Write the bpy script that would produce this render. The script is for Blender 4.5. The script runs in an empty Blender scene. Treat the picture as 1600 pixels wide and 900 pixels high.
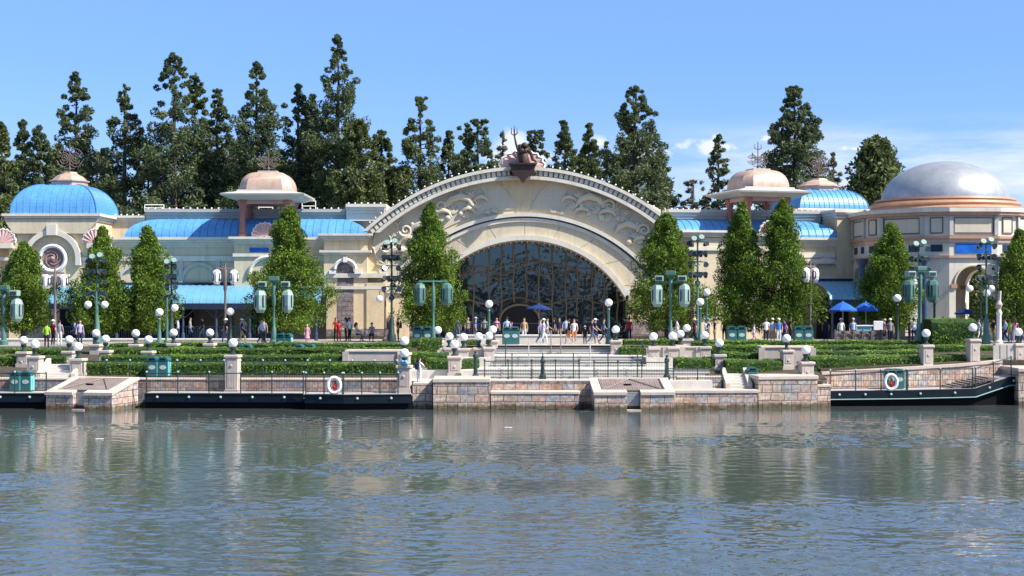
import bpy, bmesh, math, random
import numpy as np
from mathutils import Vector, Matrix, noise as mnoise
R = math.radians
random.seed(7)
scene = bpy.context.scene
COL = scene.collection
F = 2400.0      # focal length in photograph pixels (1600 wide)
CZ = 6.0        # eye height above the water
HY = 470.0      # row of the horizon
# ------------------------------------------------------------------ camera
cd = bpy.data.cameras.new('camera'); cam = bpy.data.objects.new('camera', cd); COL.objects.link(cam)
cam.location = (0, 0, CZ); cam.rotation_euler = (R(90), 0, 0)
cd.sensor_width = 36; cd.lens = 36 * F / 1600; cd.shift_y = (HY - 450) / 1600; cd.shift_x = 0
cd.clip_start = 0.5; cd.clip_end = 6000
scene.camera = cam
# ------------------------------------------------------------------ light
SUN_EL, SUN_GR = R(47), R(23)
sdir = Vector((math.cos(SUN_EL) * math.cos(SUN_GR), -math.cos(SUN_EL) * math.sin(SUN_GR), math.sin(SUN_EL)))
ld = bpy.data.lights.new('sun', 'SUN'); sun = bpy.data.objects.new('sun', ld); COL.objects.link(sun)
ld.energy = 5.0; ld.angle = R(0.5); ld.color = (1.0, 0.95, 0.87)
sun.rotation_euler = sdir.to_track_quat('Z', 'Y').to_euler(); sun.location = (40, 40, 80)
W = bpy.data.worlds.new('World'); scene.world = W; W.use_nodes = True
wn, wl = W.node_tree.nodes, W.node_tree.links
wn.clear()
wout = wn.new('ShaderNodeOutputWorld'); wbg = wn.new('ShaderNodeBackground'); wbg.inputs['Strength'].default_value = 0.10
sky = wn.new('ShaderNodeTexSky'); sky.sky_type = 'NISHITA'; sky.sun_disc = False
sky.sun_elevation = SUN_EL; sky.sun_rotation = math.atan2(sdir.x, sdir.y)
sky.air_density = 0.85; sky.dust_density = 0.25; sky.ozone_density = 3.2; sky.altitude = 50
wtc = wn.new('ShaderNodeTexCoord')
def wmath(op, a, b=None, c=None, clamp=False):
    n = wn.new('ShaderNodeMath'); n.operation = op; n.use_clamp = clamp
    for i, v in enumerate((a, b, c)):
        if v is None: continue
        if isinstance(v, (int, float)): n.inputs[i].default_value = v
        else: wl.new(v, n.inputs[i])
    return n.outputs[0]
wsep = wn.new('ShaderNodeSeparateXYZ'); wl.new(wtc.outputs['Generated'], wsep.inputs[0])
def wnoise(scale, detail, rough, sc):
    mp = wn.new('ShaderNodeMapping'); mp.inputs['Scale'].default_value = sc
    wl.new(wtc.outputs['Generated'], mp.inputs[0])
    n = wn.new('ShaderNodeTexNoise'); n.inputs['Scale'].default_value = scale; n.inputs['Detail'].default_value = detail
    n.inputs['Roughness'].default_value = rough; wl.new(mp.outputs[0], n.inputs['Vector']); return n.outputs['Fac']
puffn = wnoise(34, 8, 0.6, (1, 1, 1.4))
wispn = wnoise(7, 7, 0.62, (1, 1, 7))
front = wmath('GREATER_THAN', wsep.outputs['Y'], 0)
def puff(px, py, rx, ry):                      # a small cumulus head in that direction of the sky
    dx = wmath('DIVIDE', wmath('SUBTRACT', wsep.outputs['X'], (px - 800) / F * 0.985), rx / F)
    dz = wmath('DIVIDE', wmath('SUBTRACT', wsep.outputs['Z'], (HY - py) / F * 0.985), ry / F)
    d = wmath('SQRT', wmath('ADD', wmath('MULTIPLY', dx, dx), wmath('MULTIPLY', dz, dz)))
    return wmath('MULTIPLY', wmath('ADD', wmath('SUBTRACT', 0.95, d), wmath('MULTIPLY', wmath('SUBTRACT', puffn, 0.5), 4.2)), 1.7, clamp=True)
acc = None
for q in ((1070, 224, 44, 17), (1120, 230, 58, 15), (1195, 216, 20, 10), (1020, 238, 45, 16), (800, 228, 30, 42), (775, 245, 30, 26),
          (850, 246, 40, 20), (935, 224, 18, 16), (1240, 233, 60, 8), (1330, 236, 50, 7), (1122, 214, 12, 10)):
    p = puff(*q); acc = p if acc is None else wmath('MAXIMUM', acc, p)
acc = wmath('MULTIPLY', acc, wmath('MULTIPLY', front, 0.85))
band = wmath('MULTIPLY', wmath('MULTIPLY', wmath('SUBTRACT', 0.118, wsep.outputs['Z']), 40, clamp=True),
             wmath('MULTIPLY', wmath('SUBTRACT', wsep.outputs['X'], 0.02), 7, clamp=True))
wisp = wmath('MULTIPLY', wmath('MULTIPLY', wmath('SUBTRACT', wispn, 0.36), 3.4, clamp=True), wmath('MULTIPLY', band, 0.85))
cl = wmath('MULTIPLY', wmath('MAXIMUM', acc, wisp), front)
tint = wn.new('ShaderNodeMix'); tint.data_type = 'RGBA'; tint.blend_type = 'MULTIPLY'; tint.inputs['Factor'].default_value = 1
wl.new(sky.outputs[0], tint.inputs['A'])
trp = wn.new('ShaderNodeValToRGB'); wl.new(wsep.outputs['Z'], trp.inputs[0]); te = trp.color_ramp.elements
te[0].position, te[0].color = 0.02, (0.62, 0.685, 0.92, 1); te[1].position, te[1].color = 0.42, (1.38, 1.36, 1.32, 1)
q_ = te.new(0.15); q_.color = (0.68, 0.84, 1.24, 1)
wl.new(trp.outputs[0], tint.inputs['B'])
wm = wn.new('ShaderNodeMix'); wm.data_type = 'RGBA'
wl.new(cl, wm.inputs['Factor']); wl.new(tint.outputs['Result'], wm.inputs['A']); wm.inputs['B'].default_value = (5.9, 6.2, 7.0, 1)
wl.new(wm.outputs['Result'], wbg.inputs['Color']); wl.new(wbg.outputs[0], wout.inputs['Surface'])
scene.view_settings.view_transform = 'Standard'; scene.view_settings.look = 'None'
scene.view_settings.exposure = 0.78; scene.view_settings.gamma = 1.0; scene.view_settings.use_curve_mapping = False
scene.render.engine = 'CYCLES'
scene.cycles.max_bounces = 6; scene.cycles.diffuse_bounces = 2; scene.cycles.glossy_bounces = 3
scene.cycles.transmission_bounces = 3; scene.cycles.transparent_max_bounces = 4
scene.cycles.caustics_reflective = False; scene.cycles.caustics_refractive = False

# ------------------------------------------------------------------ helpers
def PX(px, Y): return (px - 800) * Y / F
def PZ(py, Y): return CZ - (py - HY) * Y / F

def lin(c):
    return tuple(((v / 255) / 12.92 if v / 255 <= 0.04045 else ((v / 255 + 0.055) / 1.055) ** 2.4) for v in c) + (1,)

class MB:
    def __init__(s): s.v = []; s.f = []; s.m = []; s.M = None
    def add(s, vs, fs, mi=0):
        b = len(s.v)
        if s.M is not None: vs = [tuple(s.M @ Vector(p)) for p in vs]
        s.v.extend([tuple(p) for p in vs]); s.f.extend([tuple(b + i for i in f) for f in fs]); s.m.extend([mi] * len(fs))
    def box(s, x0, x1, y0, y1, z0, z1, mi=0):
        s.add([(x0, y0, z0), (x1, y0, z0), (x1, y1, z0), (x0, y1, z0), (x0, y0, z1), (x1, y0, z1), (x1, y1, z1), (x0, y1, z1)],
              [(0, 3, 2, 1), (4, 5, 6, 7), (0, 1, 5, 4), (1, 2, 6, 5), (2, 3, 7, 6), (3, 0, 4, 7)], mi); return s
    def bbox(s, x0, x1, y0, y1, z0, z1, b=0.03, mi=0):      # a box with its vertical and top edges bevelled
        P = [(x0 + b, y0), (x1 - b, y0), (x1, y0 + b), (x1, y1 - b), (x1 - b, y1), (x0 + b, y1), (x0, y1 - b), (x0, y0 + b)]
        cx, cy = (x0 + x1) / 2, (y0 + y1) / 2
        def ins(p): return (p[0] + (b if p[0] < cx else -b), p[1] + (b if p[1] < cy else -b))
        vs = [(p[0], p[1], z0) for p in P] + [(p[0], p[1], z1 - b) for p in P] + [(*ins(p), z1) for p in P]
        fs = [tuple(range(7, -1, -1)), tuple(range(16, 24))]
        for k in (0, 8):
            fs += [(k + i, k + (i + 1) % 8, k + 8 + (i + 1) % 8, k + 8 + i) for i in range(8)]
        s.add(vs, fs, mi); return s
    def prism(s, poly, y0, y1, mi=0):                        # polygon in xz pushed along y
        n = len(poly)
        s.add([(x, y0, z) for x, z in poly] + [(x, y1, z) for x, z in poly],
              [tuple(range(n)), tuple(range(2 * n - 1, n - 1, -1))] + [(i, i + n, (i + 1) % n + n, (i + 1) % n) for i in range(n)], mi); return s
    def prismx(s, poly, x0, x1, mi=0):                       # polygon in yz pushed along x
        n = len(poly)
        s.add([(x0, y, z) for y, z in poly] + [(x1, y, z) for y, z in poly],
              [tuple(range(n)), tuple(range(2 * n - 1, n - 1, -1))] + [(i, i + n, (i + 1) % n + n, (i + 1) % n) for i in range(n)], mi); return s
    def prismz(s, poly, z0, z1, mi=0):
        n = len(poly)
        s.add([(x, y, z0) for x, y in poly] + [(x, y, z1) for x, y in poly],
              [tuple(range(n))[::-1], tuple(range(n, 2 * n))] + [(i, (i + 1) % n, (i + 1) % n + n, i + n) for i in range(n)], mi); return s
    def loft(s, rows, mi=0, closed=False):
        n = len(rows[0]); vs = [p for r in rows for p in r]; fs = []
        for k in range(len(rows) - 1):
            for i in range(n if closed else n - 1):
                j = (i + 1) % n
                fs.append((k * n + i, k * n + j, (k + 1) * n + j, (k + 1) * n + i))
        s.add(vs, fs, mi); return s
    def lathe(s, prof, cx=0, cy=0, n=16, mi=0, a0=0.0, sx=1, sy=1):
        rows = []
        for r, z in prof:
            rows.append([(cx + sx * r * math.cos(a0 + 2 * math.pi * i / n), cy + sy * r * math.sin(a0 + 2 * math.pi * i / n), z) for i in range(n)])
        s.loft(rows, mi, True); return s
    def tube(s, pts, r, n=6, mi=0):
        pts = [Vector(p) for p in pts]; m = len(pts)
        rr = r if isinstance(r, (list, tuple)) else [r] * m
        rows = []; prev = None
        for i, p in enumerate(pts):
            t = (pts[min(i + 1, m - 1)] - pts[max(i - 1, 0)]).normalized()
            if prev is None:
                a = t.cross(Vector((0, 0, 1)));
                if a.length < 0.1: a = t.cross(Vector((1, 0, 0)))
            else: a = prev - t * prev.dot(t)
            a.normalize(); prev = a; b = t.cross(a)
            rows.append([tuple(p + (a * math.cos(2 * math.pi * k / n) + b * math.sin(2 * math.pi * k / n)) * rr[i]) for k in range(n)])
        s.loft(rows, mi, True)
        s.add(rows[0], [tuple(range(n))[::-1]], mi); s.add(rows[-1], [tuple(range(n))], mi); return s
    def ball(s, c, r, mi=0, n=12, m=8, sx=1, sy=1, sz=1):
        rows = []
        for k in range(m + 1):
            t = math.pi * k / m; rr = max(math.sin(t), 1e-3)
            rows.append([(c[0] + sx * r * rr * math.cos(2 * math.pi * i / n), c[1] + sy * r * rr * math.sin(2 * math.pi * i / n), c[2] - sz * r * math.cos(t)) for i in range(n)])
        s.loft(rows, mi, True); return s
    def build(s, name, mats, parent=None, smooth=False, loc=None):
        base = Vector(loc) if loc is not None else Vector((0, 0, 0))
        p = parent; off = Vector((0, 0, 0))
        while p is not None: off += p.location; p = p.parent
        sub = off + (base if parent is None else Vector((0, 0, 0)))
        me = bpy.data.meshes.new(name)
        me.from_pydata([(a - sub.x, b - sub.y, c - sub.z) for a, b, c in s.v], [], s.f)
        if not isinstance(mats, (list, tuple)): mats = [mats]
        for m in mats: me.materials.append(m)
        me.polygons.foreach_set('material_index', s.m)
        if smooth is True: me.polygons.foreach_set('use_smooth', [True] * len(s.f))
        bm = bmesh.new(); bm.from_mesh(me); bmesh.ops.recalc_face_normals(bm, faces=bm.faces); bm.to_mesh(me); bm.free()
        if smooth == 'auto':
            me.polygons.foreach_set('use_smooth', [True] * len(me.polygons))
            me.set_sharp_from_angle(angle=R(35))
        me.update()
        o = bpy.data.objects.new(name, me); COL.objects.link(o)
        if parent is not None: o.parent = parent
        else: o.location = base
        return o

def tag(o, label=None, cat=None, group=None, kind=None):
    if label: o['label'] = label
    if cat: o['category'] = cat
    if group: o['group'] = group
    if kind: o['kind'] = kind
    return o
def empty(name, loc, label, cat, group=None, rz=0):
    o = bpy.data.objects.new(name, None); COL.objects.link(o); o.location = loc; o.rotation_euler = (0, 0, rz)
    o.empty_display_size = 0.3
    return tag(o, label, cat, group)
def copy_tree(o, parent=None):
    c = o.copy(); COL.objects.link(c); c.parent = parent
    for ch in [k for k in o.children]: copy_tree(ch, c)
    return c
def put(proto, used, loc, rz, label, group=None):
    o = copy_tree(proto) if used else proto
    o.location = loc; o.rotation_euler = (0, 0, rz); o['label'] = label
    if group: o['group'] = group
    return o
def add_copy(src, parent, loc=(0, 0, 0), rot=(0, 0, 0)):
    c = src.copy(); COL.objects.link(c); c.parent = parent; c.location = loc; c.rotation_euler = rot
    return c

# ------------------------------------------------------------------ materials
def mk(name):
    m = bpy.data.materials.new(name); m.use_nodes = True
    nt = m.node_tree; b = nt.nodes['Principled BSDF']; return m, nt.nodes, nt.links, b
def nmix(N, L, fac, a, b, mode='MIX'):
    n = N.new('ShaderNodeMix'); n.data_type = 'RGBA'; n.blend_type = mode
    for k, v in (('Factor', fac), ('A', a), ('B', b)):
        if hasattr(v, 'links'): L.new(v, n.inputs[k])
        else: n.inputs[k].default_value = v
    return n.outputs['Result']
def nnoise(N, L, vec, scale, detail=4, rough=0.55, sc=None):
    if sc:
        mp = N.new('ShaderNodeMapping'); mp.inputs['Scale'].default_value = sc; L.new(vec, mp.inputs[0]); vec = mp.outputs[0]
    n = N.new('ShaderNodeTexNoise'); n.inputs['Scale'].default_value = scale; n.inputs['Detail'].default_value = detail
    n.inputs['Roughness'].default_value = rough; L.new(vec, n.inputs['Vector']); return n.outputs['Fac']
def nramp(N, L, fac, stops):
    n = N.new('ShaderNodeValToRGB'); e = n.color_ramp.elements
    e[0].position, e[0].color = stops[0]; e[1].position, e[1].color = stops[-1]
    for p, c in stops[1:-1]:
        k = e.new(p); k.color = c
    L.new(fac, n.inputs[0]); return n.outputs[0]
def pmat(name, col, rough=0.7, var=0.12, scale=1.5, bump=0.15, bscale=12, metal=0.0, streak=0.0, spec=0.3, stain=None):
    m, N, L, B = mk(name)
    tc = N.new('ShaderNodeTexCoord').outputs['Object']
    c = lin(col) if max(col) > 1 else tuple(col) + (1,)
    d = tuple(x * (1 - var) for x in c[:3]) + (1,); e = tuple(min(1, x * (1 + var * 0.7)) for x in c[:3]) + (1,)
    out = nramp(N, L, nnoise(N, L, tc, scale, 6, 0.6), [(0.3, d), (0.7, e)])
    f2 = nnoise(N, L, tc, scale * 9, 3)
    out = nmix(N, L, 0.5 * var, out, nramp(N, L, f2, [(0.35, (0, 0, 0, 1)), (0.65, (1, 1, 1, 1))]), 'OVERLAY')
    if streak:
        s = nnoise(N, L, tc, 1.0, 4, 0.6, (3.2, 3.2, 0.22))
        out = nmix(N, L, nramp(N, L, s, [(0.5, (0, 0, 0, 1)), (0.72, (streak, streak, streak, 1))]), out,
                   tuple(x * 0.55 for x in (stain or c)[:3]) + (1,))
    L.new(out, B.inputs['Base Color'])
    B.inputs['Roughness'].default_value = rough; B.inputs['Metallic'].default_value = metal
    B.inputs['Specular IOR Level'].default_value = spec
    if bump:
        bn = N.new('ShaderNodeBump'); bn.inputs['Strength'].default_value = bump; bn.inputs['Distance'].default_value = 0.03
        L.new(nnoise(N, L, tc, bscale, 4), bn.inputs['Height']); L.new(bn.outputs[0], B.inputs['Normal'])
    return m
def stone(name, tones, bw=0.85, bh=0.42, mortar=(0.16, 0.13, 0.11, 1), msize=0.018, off=0.5, distort=0.05):
    m, N, L, B = mk(name)
    tc = N.new('ShaderNodeTexCoord').outputs['Object']
    sp = N.new('ShaderNodeSeparateXYZ'); L.new(tc, sp.inputs[0])
    ad = N.new('ShaderNodeMath'); ad.operation = 'ADD'; L.new(sp.outputs[0], ad.inputs[0]); L.new(sp.outputs[1], ad.inputs[1])
    cb = N.new('ShaderNodeCombineXYZ'); L.new(ad.outputs[0], cb.inputs[0]); L.new(sp.outputs[2], cb.inputs[1])
    nz = N.new('ShaderNodeTexNoise'); nz.inputs['Scale'].default_value = 1.6; L.new(cb.outputs[0], nz.inputs['Vector'])
    vm = N.new('ShaderNodeVectorMath'); vm.operation = 'MULTIPLY_ADD'; L.new(nz.outputs['Color'], vm.inputs[0])
    vm.inputs[1].default_value = (distort * 3, distort, 0); L.new(cb.outputs[0], vm.inputs[2])
    br = N.new('ShaderNodeTexBrick'); L.new(vm.outputs[0], br.inputs['Vector'])
    br.inputs['Color1'].default_value = (0, 0, 0, 1); br.inputs['Color2'].default_value = (1, 1, 1, 1); br.inputs['Mortar'].default_value = (0.5, 0.5, 0.5, 1)
    br.inputs['Scale'].default_value = 1; br.inputs['Brick Width'].default_value = bw; br.inputs['Row Height'].default_value = bh
    br.inputs['Mortar Size'].default_value = msize; br.inputs['Mortar Smooth'].default_value = 0.3; br.offset = off; br.squash = 0.72; br.squash_frequency = 2
    n = len(tones)
    col = nramp(N, L, br.outputs['Color'], [(i / (n - 1) * 0.96 + 0.02, t) for i, t in enumerate(tones)])
    det = nnoise(N, L, tc, 4.5, 6, 0.72)
    col = nmix(N, L, 0.65, col, nramp(N, L, det, [(0.32, (0.08, 0.08, 0.08, 1)), (0.68, (0.92, 0.9, 0.88, 1))]), 'OVERLAY')
    col = nmix(N, L, br.outputs['Fac'], col, mortar)
    wz = N.new('ShaderNodeMath'); wz.operation = 'MULTIPLY_ADD'; L.new(nnoise(N, L, tc, 2.5, 4), wz.inputs[0]); wz.inputs[1].default_value = -0.35; L.new(sp.outputs[2], wz.inputs[2])
    wr = nramp(N, L, wz.outputs[0], [(0.0, (1, 1, 1, 1)), (0.16, (0, 0, 0, 1))])
    col = nmix(N, L, wr, col, nmix(N, L, 1.0, col, (0.30, 0.31, 0.24, 1), 'MULTIPLY'))
    st2 = nramp(N, L, nnoise(N, L, tc, 1.0, 5, 0.6, (1.6, 1.6, 0.5)), [(0.5, (0, 0, 0, 1)), (0.75, (0.6, 0.6, 0.6, 1))])
    col = nmix(N, L, st2, col, nmix(N, L, 1.0, col, (0.55, 0.5, 0.45, 1), 'MULTIPLY'))
    L.new(col, B.inputs['Base Color']); B.inputs['Roughness'].default_value = 0.85; B.inputs['Specular IOR Level'].default_value = 0.2
    sub = N.new('ShaderNodeMath'); sub.operation = 'MULTIPLY_ADD'; L.new(br.outputs['Fac'], sub.inputs[0]); sub.inputs[1].default_value = -1.4
    L.new(nnoise(N, L, tc, 5, 6, 0.7), sub.inputs[2])
    bn = N.new('ShaderNodeBump'); bn.inputs['Strength'].default_value = 0.8; bn.inputs['Distance'].default_value = 0.05
    L.new(sub.outputs[0], bn.inputs['Height']); L.new(bn.outputs[0], B.inputs['Normal'])
    return m
def leafmat(name, dark, mid, light, tr=0.3):
    m, N, L, B = mk(name)
    gi = N.new('ShaderNodeNewGeometry').outputs['Random Per Island']
    tc = N.new('ShaderNodeTexCoord').outputs['Object']
    a = nramp(N, L, gi, [(0.0, dark + (1,)), (0.55, mid + (1,)), (1.0, light + (1,))])
    b = nramp(N, L, nnoise(N, L, tc, 0.55, 3), [(0.35, (0.35, 0.35, 0.35, 1)), (0.65, (0.62, 0.6, 0.5, 1))])
    col = nmix(N, L, 0.8, a, b, 'OVERLAY')
    L.new(col, B.inputs['Base Color']); B.inputs['Roughness'].default_value = 0.55; B.inputs['Specular IOR Level'].default_value = 0.25
    tl = N.new('ShaderNodeBsdfTranslucent'); L.new(col, tl.inputs['Color'])
    mx = N.new('ShaderNodeMixShader'); mx.inputs[0].default_value = tr
    L.new(B.outputs[0], mx.inputs[1]); L.new(tl.outputs[0], mx.inputs[2]); L.new(mx.outputs[0], N['Material Output'].inputs[0])
    return m

M = {}
M['cream'] = pmat('cream_stucco', (0.70, 0.56, 0.36), 0.85, 0.12, 0.5, 0.12, 20, streak=0.38)
M['sand'] = pmat('sand_stucco', (0.62, 0.53, 0.375), 0.85, 0.10, 0.5, 0.12, 20, streak=0.40)
M['panel'] = pmat('panel_stucco', (0.62, 0.55, 0.42), 0.85, 0.08, 0.6, 0.12, 20, streak=0.15)
M['trim'] = pmat('white_trim', (0.68, 0.63, 0.53), 0.75, 0.09, 1.2, 0.08, 18, streak=0.35)
M['greytrim'] = pmat('grey_trim', (0.48, 0.46, 0.41), 0.8, 0.08, 1.0, 0.08, 18, streak=0.2)
M['plinth'] = stone('plinth_stone', [(0.20, 0.16, 0.17, 1), (0.26, 0.21, 0.2, 1), (0.22, 0.2, 0.22, 1), (0.3, 0.25, 0.23, 1)], 0.7, 0.35)
M['relief'] = pmat('cream_plaster_relief', (0.67, 0.59, 0.44), 0.7, 0.08, 2, 0.1, 20)
M['blue'] = pmat('blue_painted_metal_roof', (0.10, 0.31, 0.60), 0.42, 0.16, 0.7, 0.05, 3, streak=0.35, spec=0.5)
M['seam'] = pmat('blue_roof_seam', (0.05, 0.19, 0.42), 0.5, 0.05, 1, 0, spec=0.4)
M['awn'] = pmat('pale_cyan_metal_awning', (0.14, 0.35, 0.49), 0.4, 0.08, 0.8, 0.03, 6, spec=0.5, streak=0.15)
M['navy'] = pmat('navy_paint', (0.018, 0.035, 0.075), 0.5, 0.2, 1.5, 0.05)
M['navy2'] = pmat('blue_grey_column_paint', (0.055, 0.09, 0.155), 0.35, 0.2, 1.5, 0.05, spec=0.5)
M['copper'] = pmat('copper_sheet', (0.58, 0.40, 0.30), 0.5, 0.16, 0.9, 0.05, 5, metal=0.25, spec=0.5, streak=0.4)
M['copper2'] = pmat('orange_copper_paint', (0.50, 0.28, 0.18), 0.5, 0.12, 1.2, 0.05, 5, metal=0.2, streak=0.25)
M['pinkcol'] = pmat('rose_column_paint', (0.42, 0.17, 0.13), 0.6, 0.15, 2, 0.05)
M['shellpink'] = pmat('pink_shell_plaster', (0.58, 0.37, 0.34), 0.65, 0.12, 2, 0.05)
M['white'] = pmat('white_paint', (0.78, 0.77, 0.74), 0.55, 0.05, 2, 0.03)
M['bronze'] = pmat('dark_bronze', (0.055, 0.032, 0.027), 0.5, 0.3, 3, 0.15, 14, metal=0.2)
M['iron'] = pmat('rusty_iron_scroll', (0.16, 0.12, 0.105), 0.6, 0.25, 6, 0.05)
M['silver'] = pmat('brushed_silver_dome', (0.42, 0.43, 0.44), 0.42, 0.16, 1.2, 0.10, 1.6, metal=0.45, streak=0.2)
M['teal'] = pmat('verdigris_green_paint', (0.07, 0.165, 0.135), 0.45, 0.18, 3, 0.05, spec=0.5)
M['tealdk'] = pmat('dark_green_paint', (0.018, 0.043, 0.038), 0.5, 0.2, 3, 0.05, spec=0.4)
M['teallt'] = pmat('pale_green_paint', (0.27, 0.39, 0.34), 0.45, 0.1, 3, 0.05, spec=0.5)
M['binteal'] = pmat('bin_teal_paint', (0.025, 0.12, 0.12), 0.4, 0.12, 3, 0.03, spec=0.5)
M['binlight'] = pmat('bin_light_blue_paint', (0.16, 0.50, 0.50), 0.4, 0.1, 3, 0.03, spec=0.5)
M['emblem'] = pmat('pale_oval_emblem', (0.42, 0.5, 0.46), 0.5, 0.1, 8, 0.02)
M['black'] = pmat('black_gaps_and_shade', (0.005, 0.005, 0.006), 0.7, 0.2, 4, 0.05, spec=0.1)  # black for slots and openings, and for the shade under the docks
M['grille'] = pmat('dark_speaker_grille', (0.03, 0.035, 0.045), 0.6, 0.2, 20, 0.1)
M['galv'] = pmat('grey_steel', (0.42, 0.43, 0.43), 0.5, 0.1, 3, 0.03, metal=0.3)
M['brownpole'] = pmat('brown_grey_pole', (0.17, 0.13, 0.12), 0.6, 0.15, 3, 0.03)
M['conc'] = pmat('pale_concrete', (0.62, 0.57, 0.50), 0.85, 0.14, 0.9, 0.2, 14, streak=0.2)
M['concdk'] = pmat('stair_concrete', (0.40, 0.38, 0.34), 0.85, 0.16, 1.2, 0.2, 14)
M['paving'] = pmat('plaza_paving', (0.36, 0.31, 0.27), 0.85, 0.15, 0.6, 0.2, 10)
M['pillar'] = pmat('cast_stone', (0.50, 0.43, 0.37), 0.85, 0.12, 1.6, 0.2, 14, streak=0.25)
M['coping'] = pmat('pink_coping_stone', (0.56, 0.46, 0.38), 0.8, 0.14, 1.4, 0.2, 12)
M['stonepink'] = stone('pink_block_stone', [(0.50, 0.32, 0.24, 1), (0.58, 0.44, 0.34, 1), (0.34, 0.35, 0.37, 1), (0.58, 0.40, 0.31, 1), (0.56, 0.50, 0.41, 1), (0.44, 0.28, 0.22, 1)], 0.66, 0.34)
M['stonebig'] = stone('rough_quarry_stone', [(0.46, 0.34, 0.26, 1), (0.54, 0.43, 0.34, 1), (0.30, 0.32, 0.35, 1), (0.52, 0.34, 0.26, 1), (0.56, 0.48, 0.39, 1), (0.36, 0.26, 0.21, 1)], 0.78, 0.44, distort=0.05, msize=0.022)
M['stonedk'] = stone('brown_block_stone', [(0.24, 0.16, 0.13, 1), (0.34, 0.27, 0.23, 1), (0.17, 0.18, 0.21, 1), (0.36, 0.24, 0.2, 1), (0.3, 0.27, 0.25, 1)], 0.8, 0.36)
M['soil'] = pmat('dark_soil', (0.07, 0.055, 0.04), 0.95, 0.3, 3, 0.4, 10)
M['wood'] = pmat('weathered_wood', (0.23, 0.18, 0.16), 0.8, 0.2, 2, 0.2, 10)
M['dock'] = pmat('navy_dock_fascia', (0.003, 0.009, 0.015), 0.5, 0.25, 1.5, 0.06, spec=0.25)
M['dockline'] = pmat('pale_green_dock_strip', (0.22, 0.36, 0.32), 0.5, 0.1, 2, 0.03)
M['deck'] = pmat('grey_deck_boards', (0.42, 0.38, 0.36), 0.85, 0.15, 2, 0.15)
M['bark'] = pmat('brown_bark', (0.075, 0.058, 0.045), 0.9, 0.3, 4, 0.5, 12)
M['shadefill'] = pmat('painted_interior_shade', (0.02, 0.02, 0.022), 0.9, 0.2, 2, 0.05)  # near-black that paints the shade under the canopies and inside the doorway
M['umb'] = pmat('blue_umbrella_canvas', (0.02, 0.11, 0.42), 0.8, 0.1, 3, 0.05)
M['umbnavy'] = pmat('navy_umbrella_canvas', (0.012, 0.035, 0.13), 0.8, 0.1, 3, 0.05)
M['bannerblue'] = pmat('blue_painted_panel', (0.01, 0.13, 0.52), 0.45, 0.3, 1.4, 0.02)
M['medal'] = pmat('mauve_bronze_medallion', (0.27, 0.17, 0.16), 0.6, 0.2, 4, 0.1)
M['medal2'] = pmat('pale_medallion_relief', (0.36, 0.25, 0.22), 0.6, 0.2, 4, 0.1)
M['red'] = pmat('red_paint', (0.4, 0.02, 0.02), 0.5, 0.1, 3, 0.02)
M['gold'] = pmat('bronze_gold_mullion', (0.22, 0.17, 0.105), 0.5, 0.15, 3, 0.05, metal=0.2)
M['lens'] = pmat('dark_lamp_lens', (0.02, 0.025, 0.035), 0.15, 0.2, 4, 0, spec=0.7)
def globe_mat():
    m, N, L, B = mk('white_opal_globe')
    B.inputs['Base Color'].default_value = (0.88, 0.88, 0.88, 1); B.inputs['Roughness'].default_value = 0.22
    B.inputs['Specular IOR Level'].default_value = 0.5
    B.inputs['Subsurface Weight'].default_value = 0.6; B.inputs['Subsurface Radius'].default_value = (0.3, 0.3, 0.3); B.inputs['Subsurface Scale'].default_value = 0.5
    return m
M['globe'] = globe_mat()
def glass_mat():
    m, N, L, B = mk('dark_reflective_glass')
    tc = N.new('ShaderNodeTexCoord').outputs['Object']
    B.inputs['Base Color'].default_value = (0.006, 0.012, 0.02, 1); B.inputs['Roughness'].default_value = 0.04
    B.inputs['IOR'].default_value = 1.7; B.inputs['Specular IOR Level'].default_value = 0.8; B.inputs['Specular Tint'].default_value = (0.75, 0.9, 1, 1)
    bn = N.new('ShaderNodeBump'); bn.inputs['Strength'].default_value = 0.25; bn.inputs['Distance'].default_value = 0.1
    L.new(nnoise(N, L, tc, 0.8, 2), bn.inputs['Height']); L.new(bn.outputs[0], B.inputs['Normal'])
    return m
M['glass'] = glass_mat()
def water_mat():
    m, N, L, B = mk('lagoon_water')
    tc = N.new('ShaderNodeTexCoord').outputs['Object']
    B.inputs['Base Color'].default_value = (0.066, 0.083, 0.078, 1); B.inputs['Roughness'].default_value = 0.05
    B.inputs['IOR'].default_value = 2.1
    def h(scale, det, w, sc):
        n = nnoise(N, L, tc, scale, det, 0.6, sc); q = N.new('ShaderNodeMath'); q.operation = 'MULTIPLY'; L.new(n, q.inputs[0]); q.inputs[1].default_value = w; return q.outputs[0]
    a = h(2.4, 4, 0.55, (0.8, 1.3, 1)); b = h(0.7, 3, 1.0, (0.7, 1.3, 1)); c = h(8, 3, 0.12, (1, 1.2, 1))
    s1 = N.new('ShaderNodeMath'); s1.operation = 'ADD'; L.new(a, s1.inputs[0]); L.new(b, s1.inputs[1])
    s2 = N.new('ShaderNodeMath'); s2.operation = 'ADD'; L.new(s1.outputs[0], s2.inputs[0]); L.new(c, s2.inputs[1])
    bn = N.new('ShaderNodeBump'); bn.inputs['Distance'].default_value = 0.02; bn.inputs['Strength'].default_value = 0.6
    L.new(s2.outputs[0], bn.inputs['Height']); L.new(bn.outputs[0], B.inputs['Normal'])
    return m
M['water'] = water_mat()
M['lf_pine'] = leafmat('dark_pine_foliage', (0.040, 0.066, 0.036), (0.105, 0.145, 0.072), (0.20, 0.25, 0.12))
M['lf_pine2'] = leafmat('olive_pine_foliage', (0.05, 0.075, 0.032), (0.115, 0.155, 0.06), (0.22, 0.26, 0.10))
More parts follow.
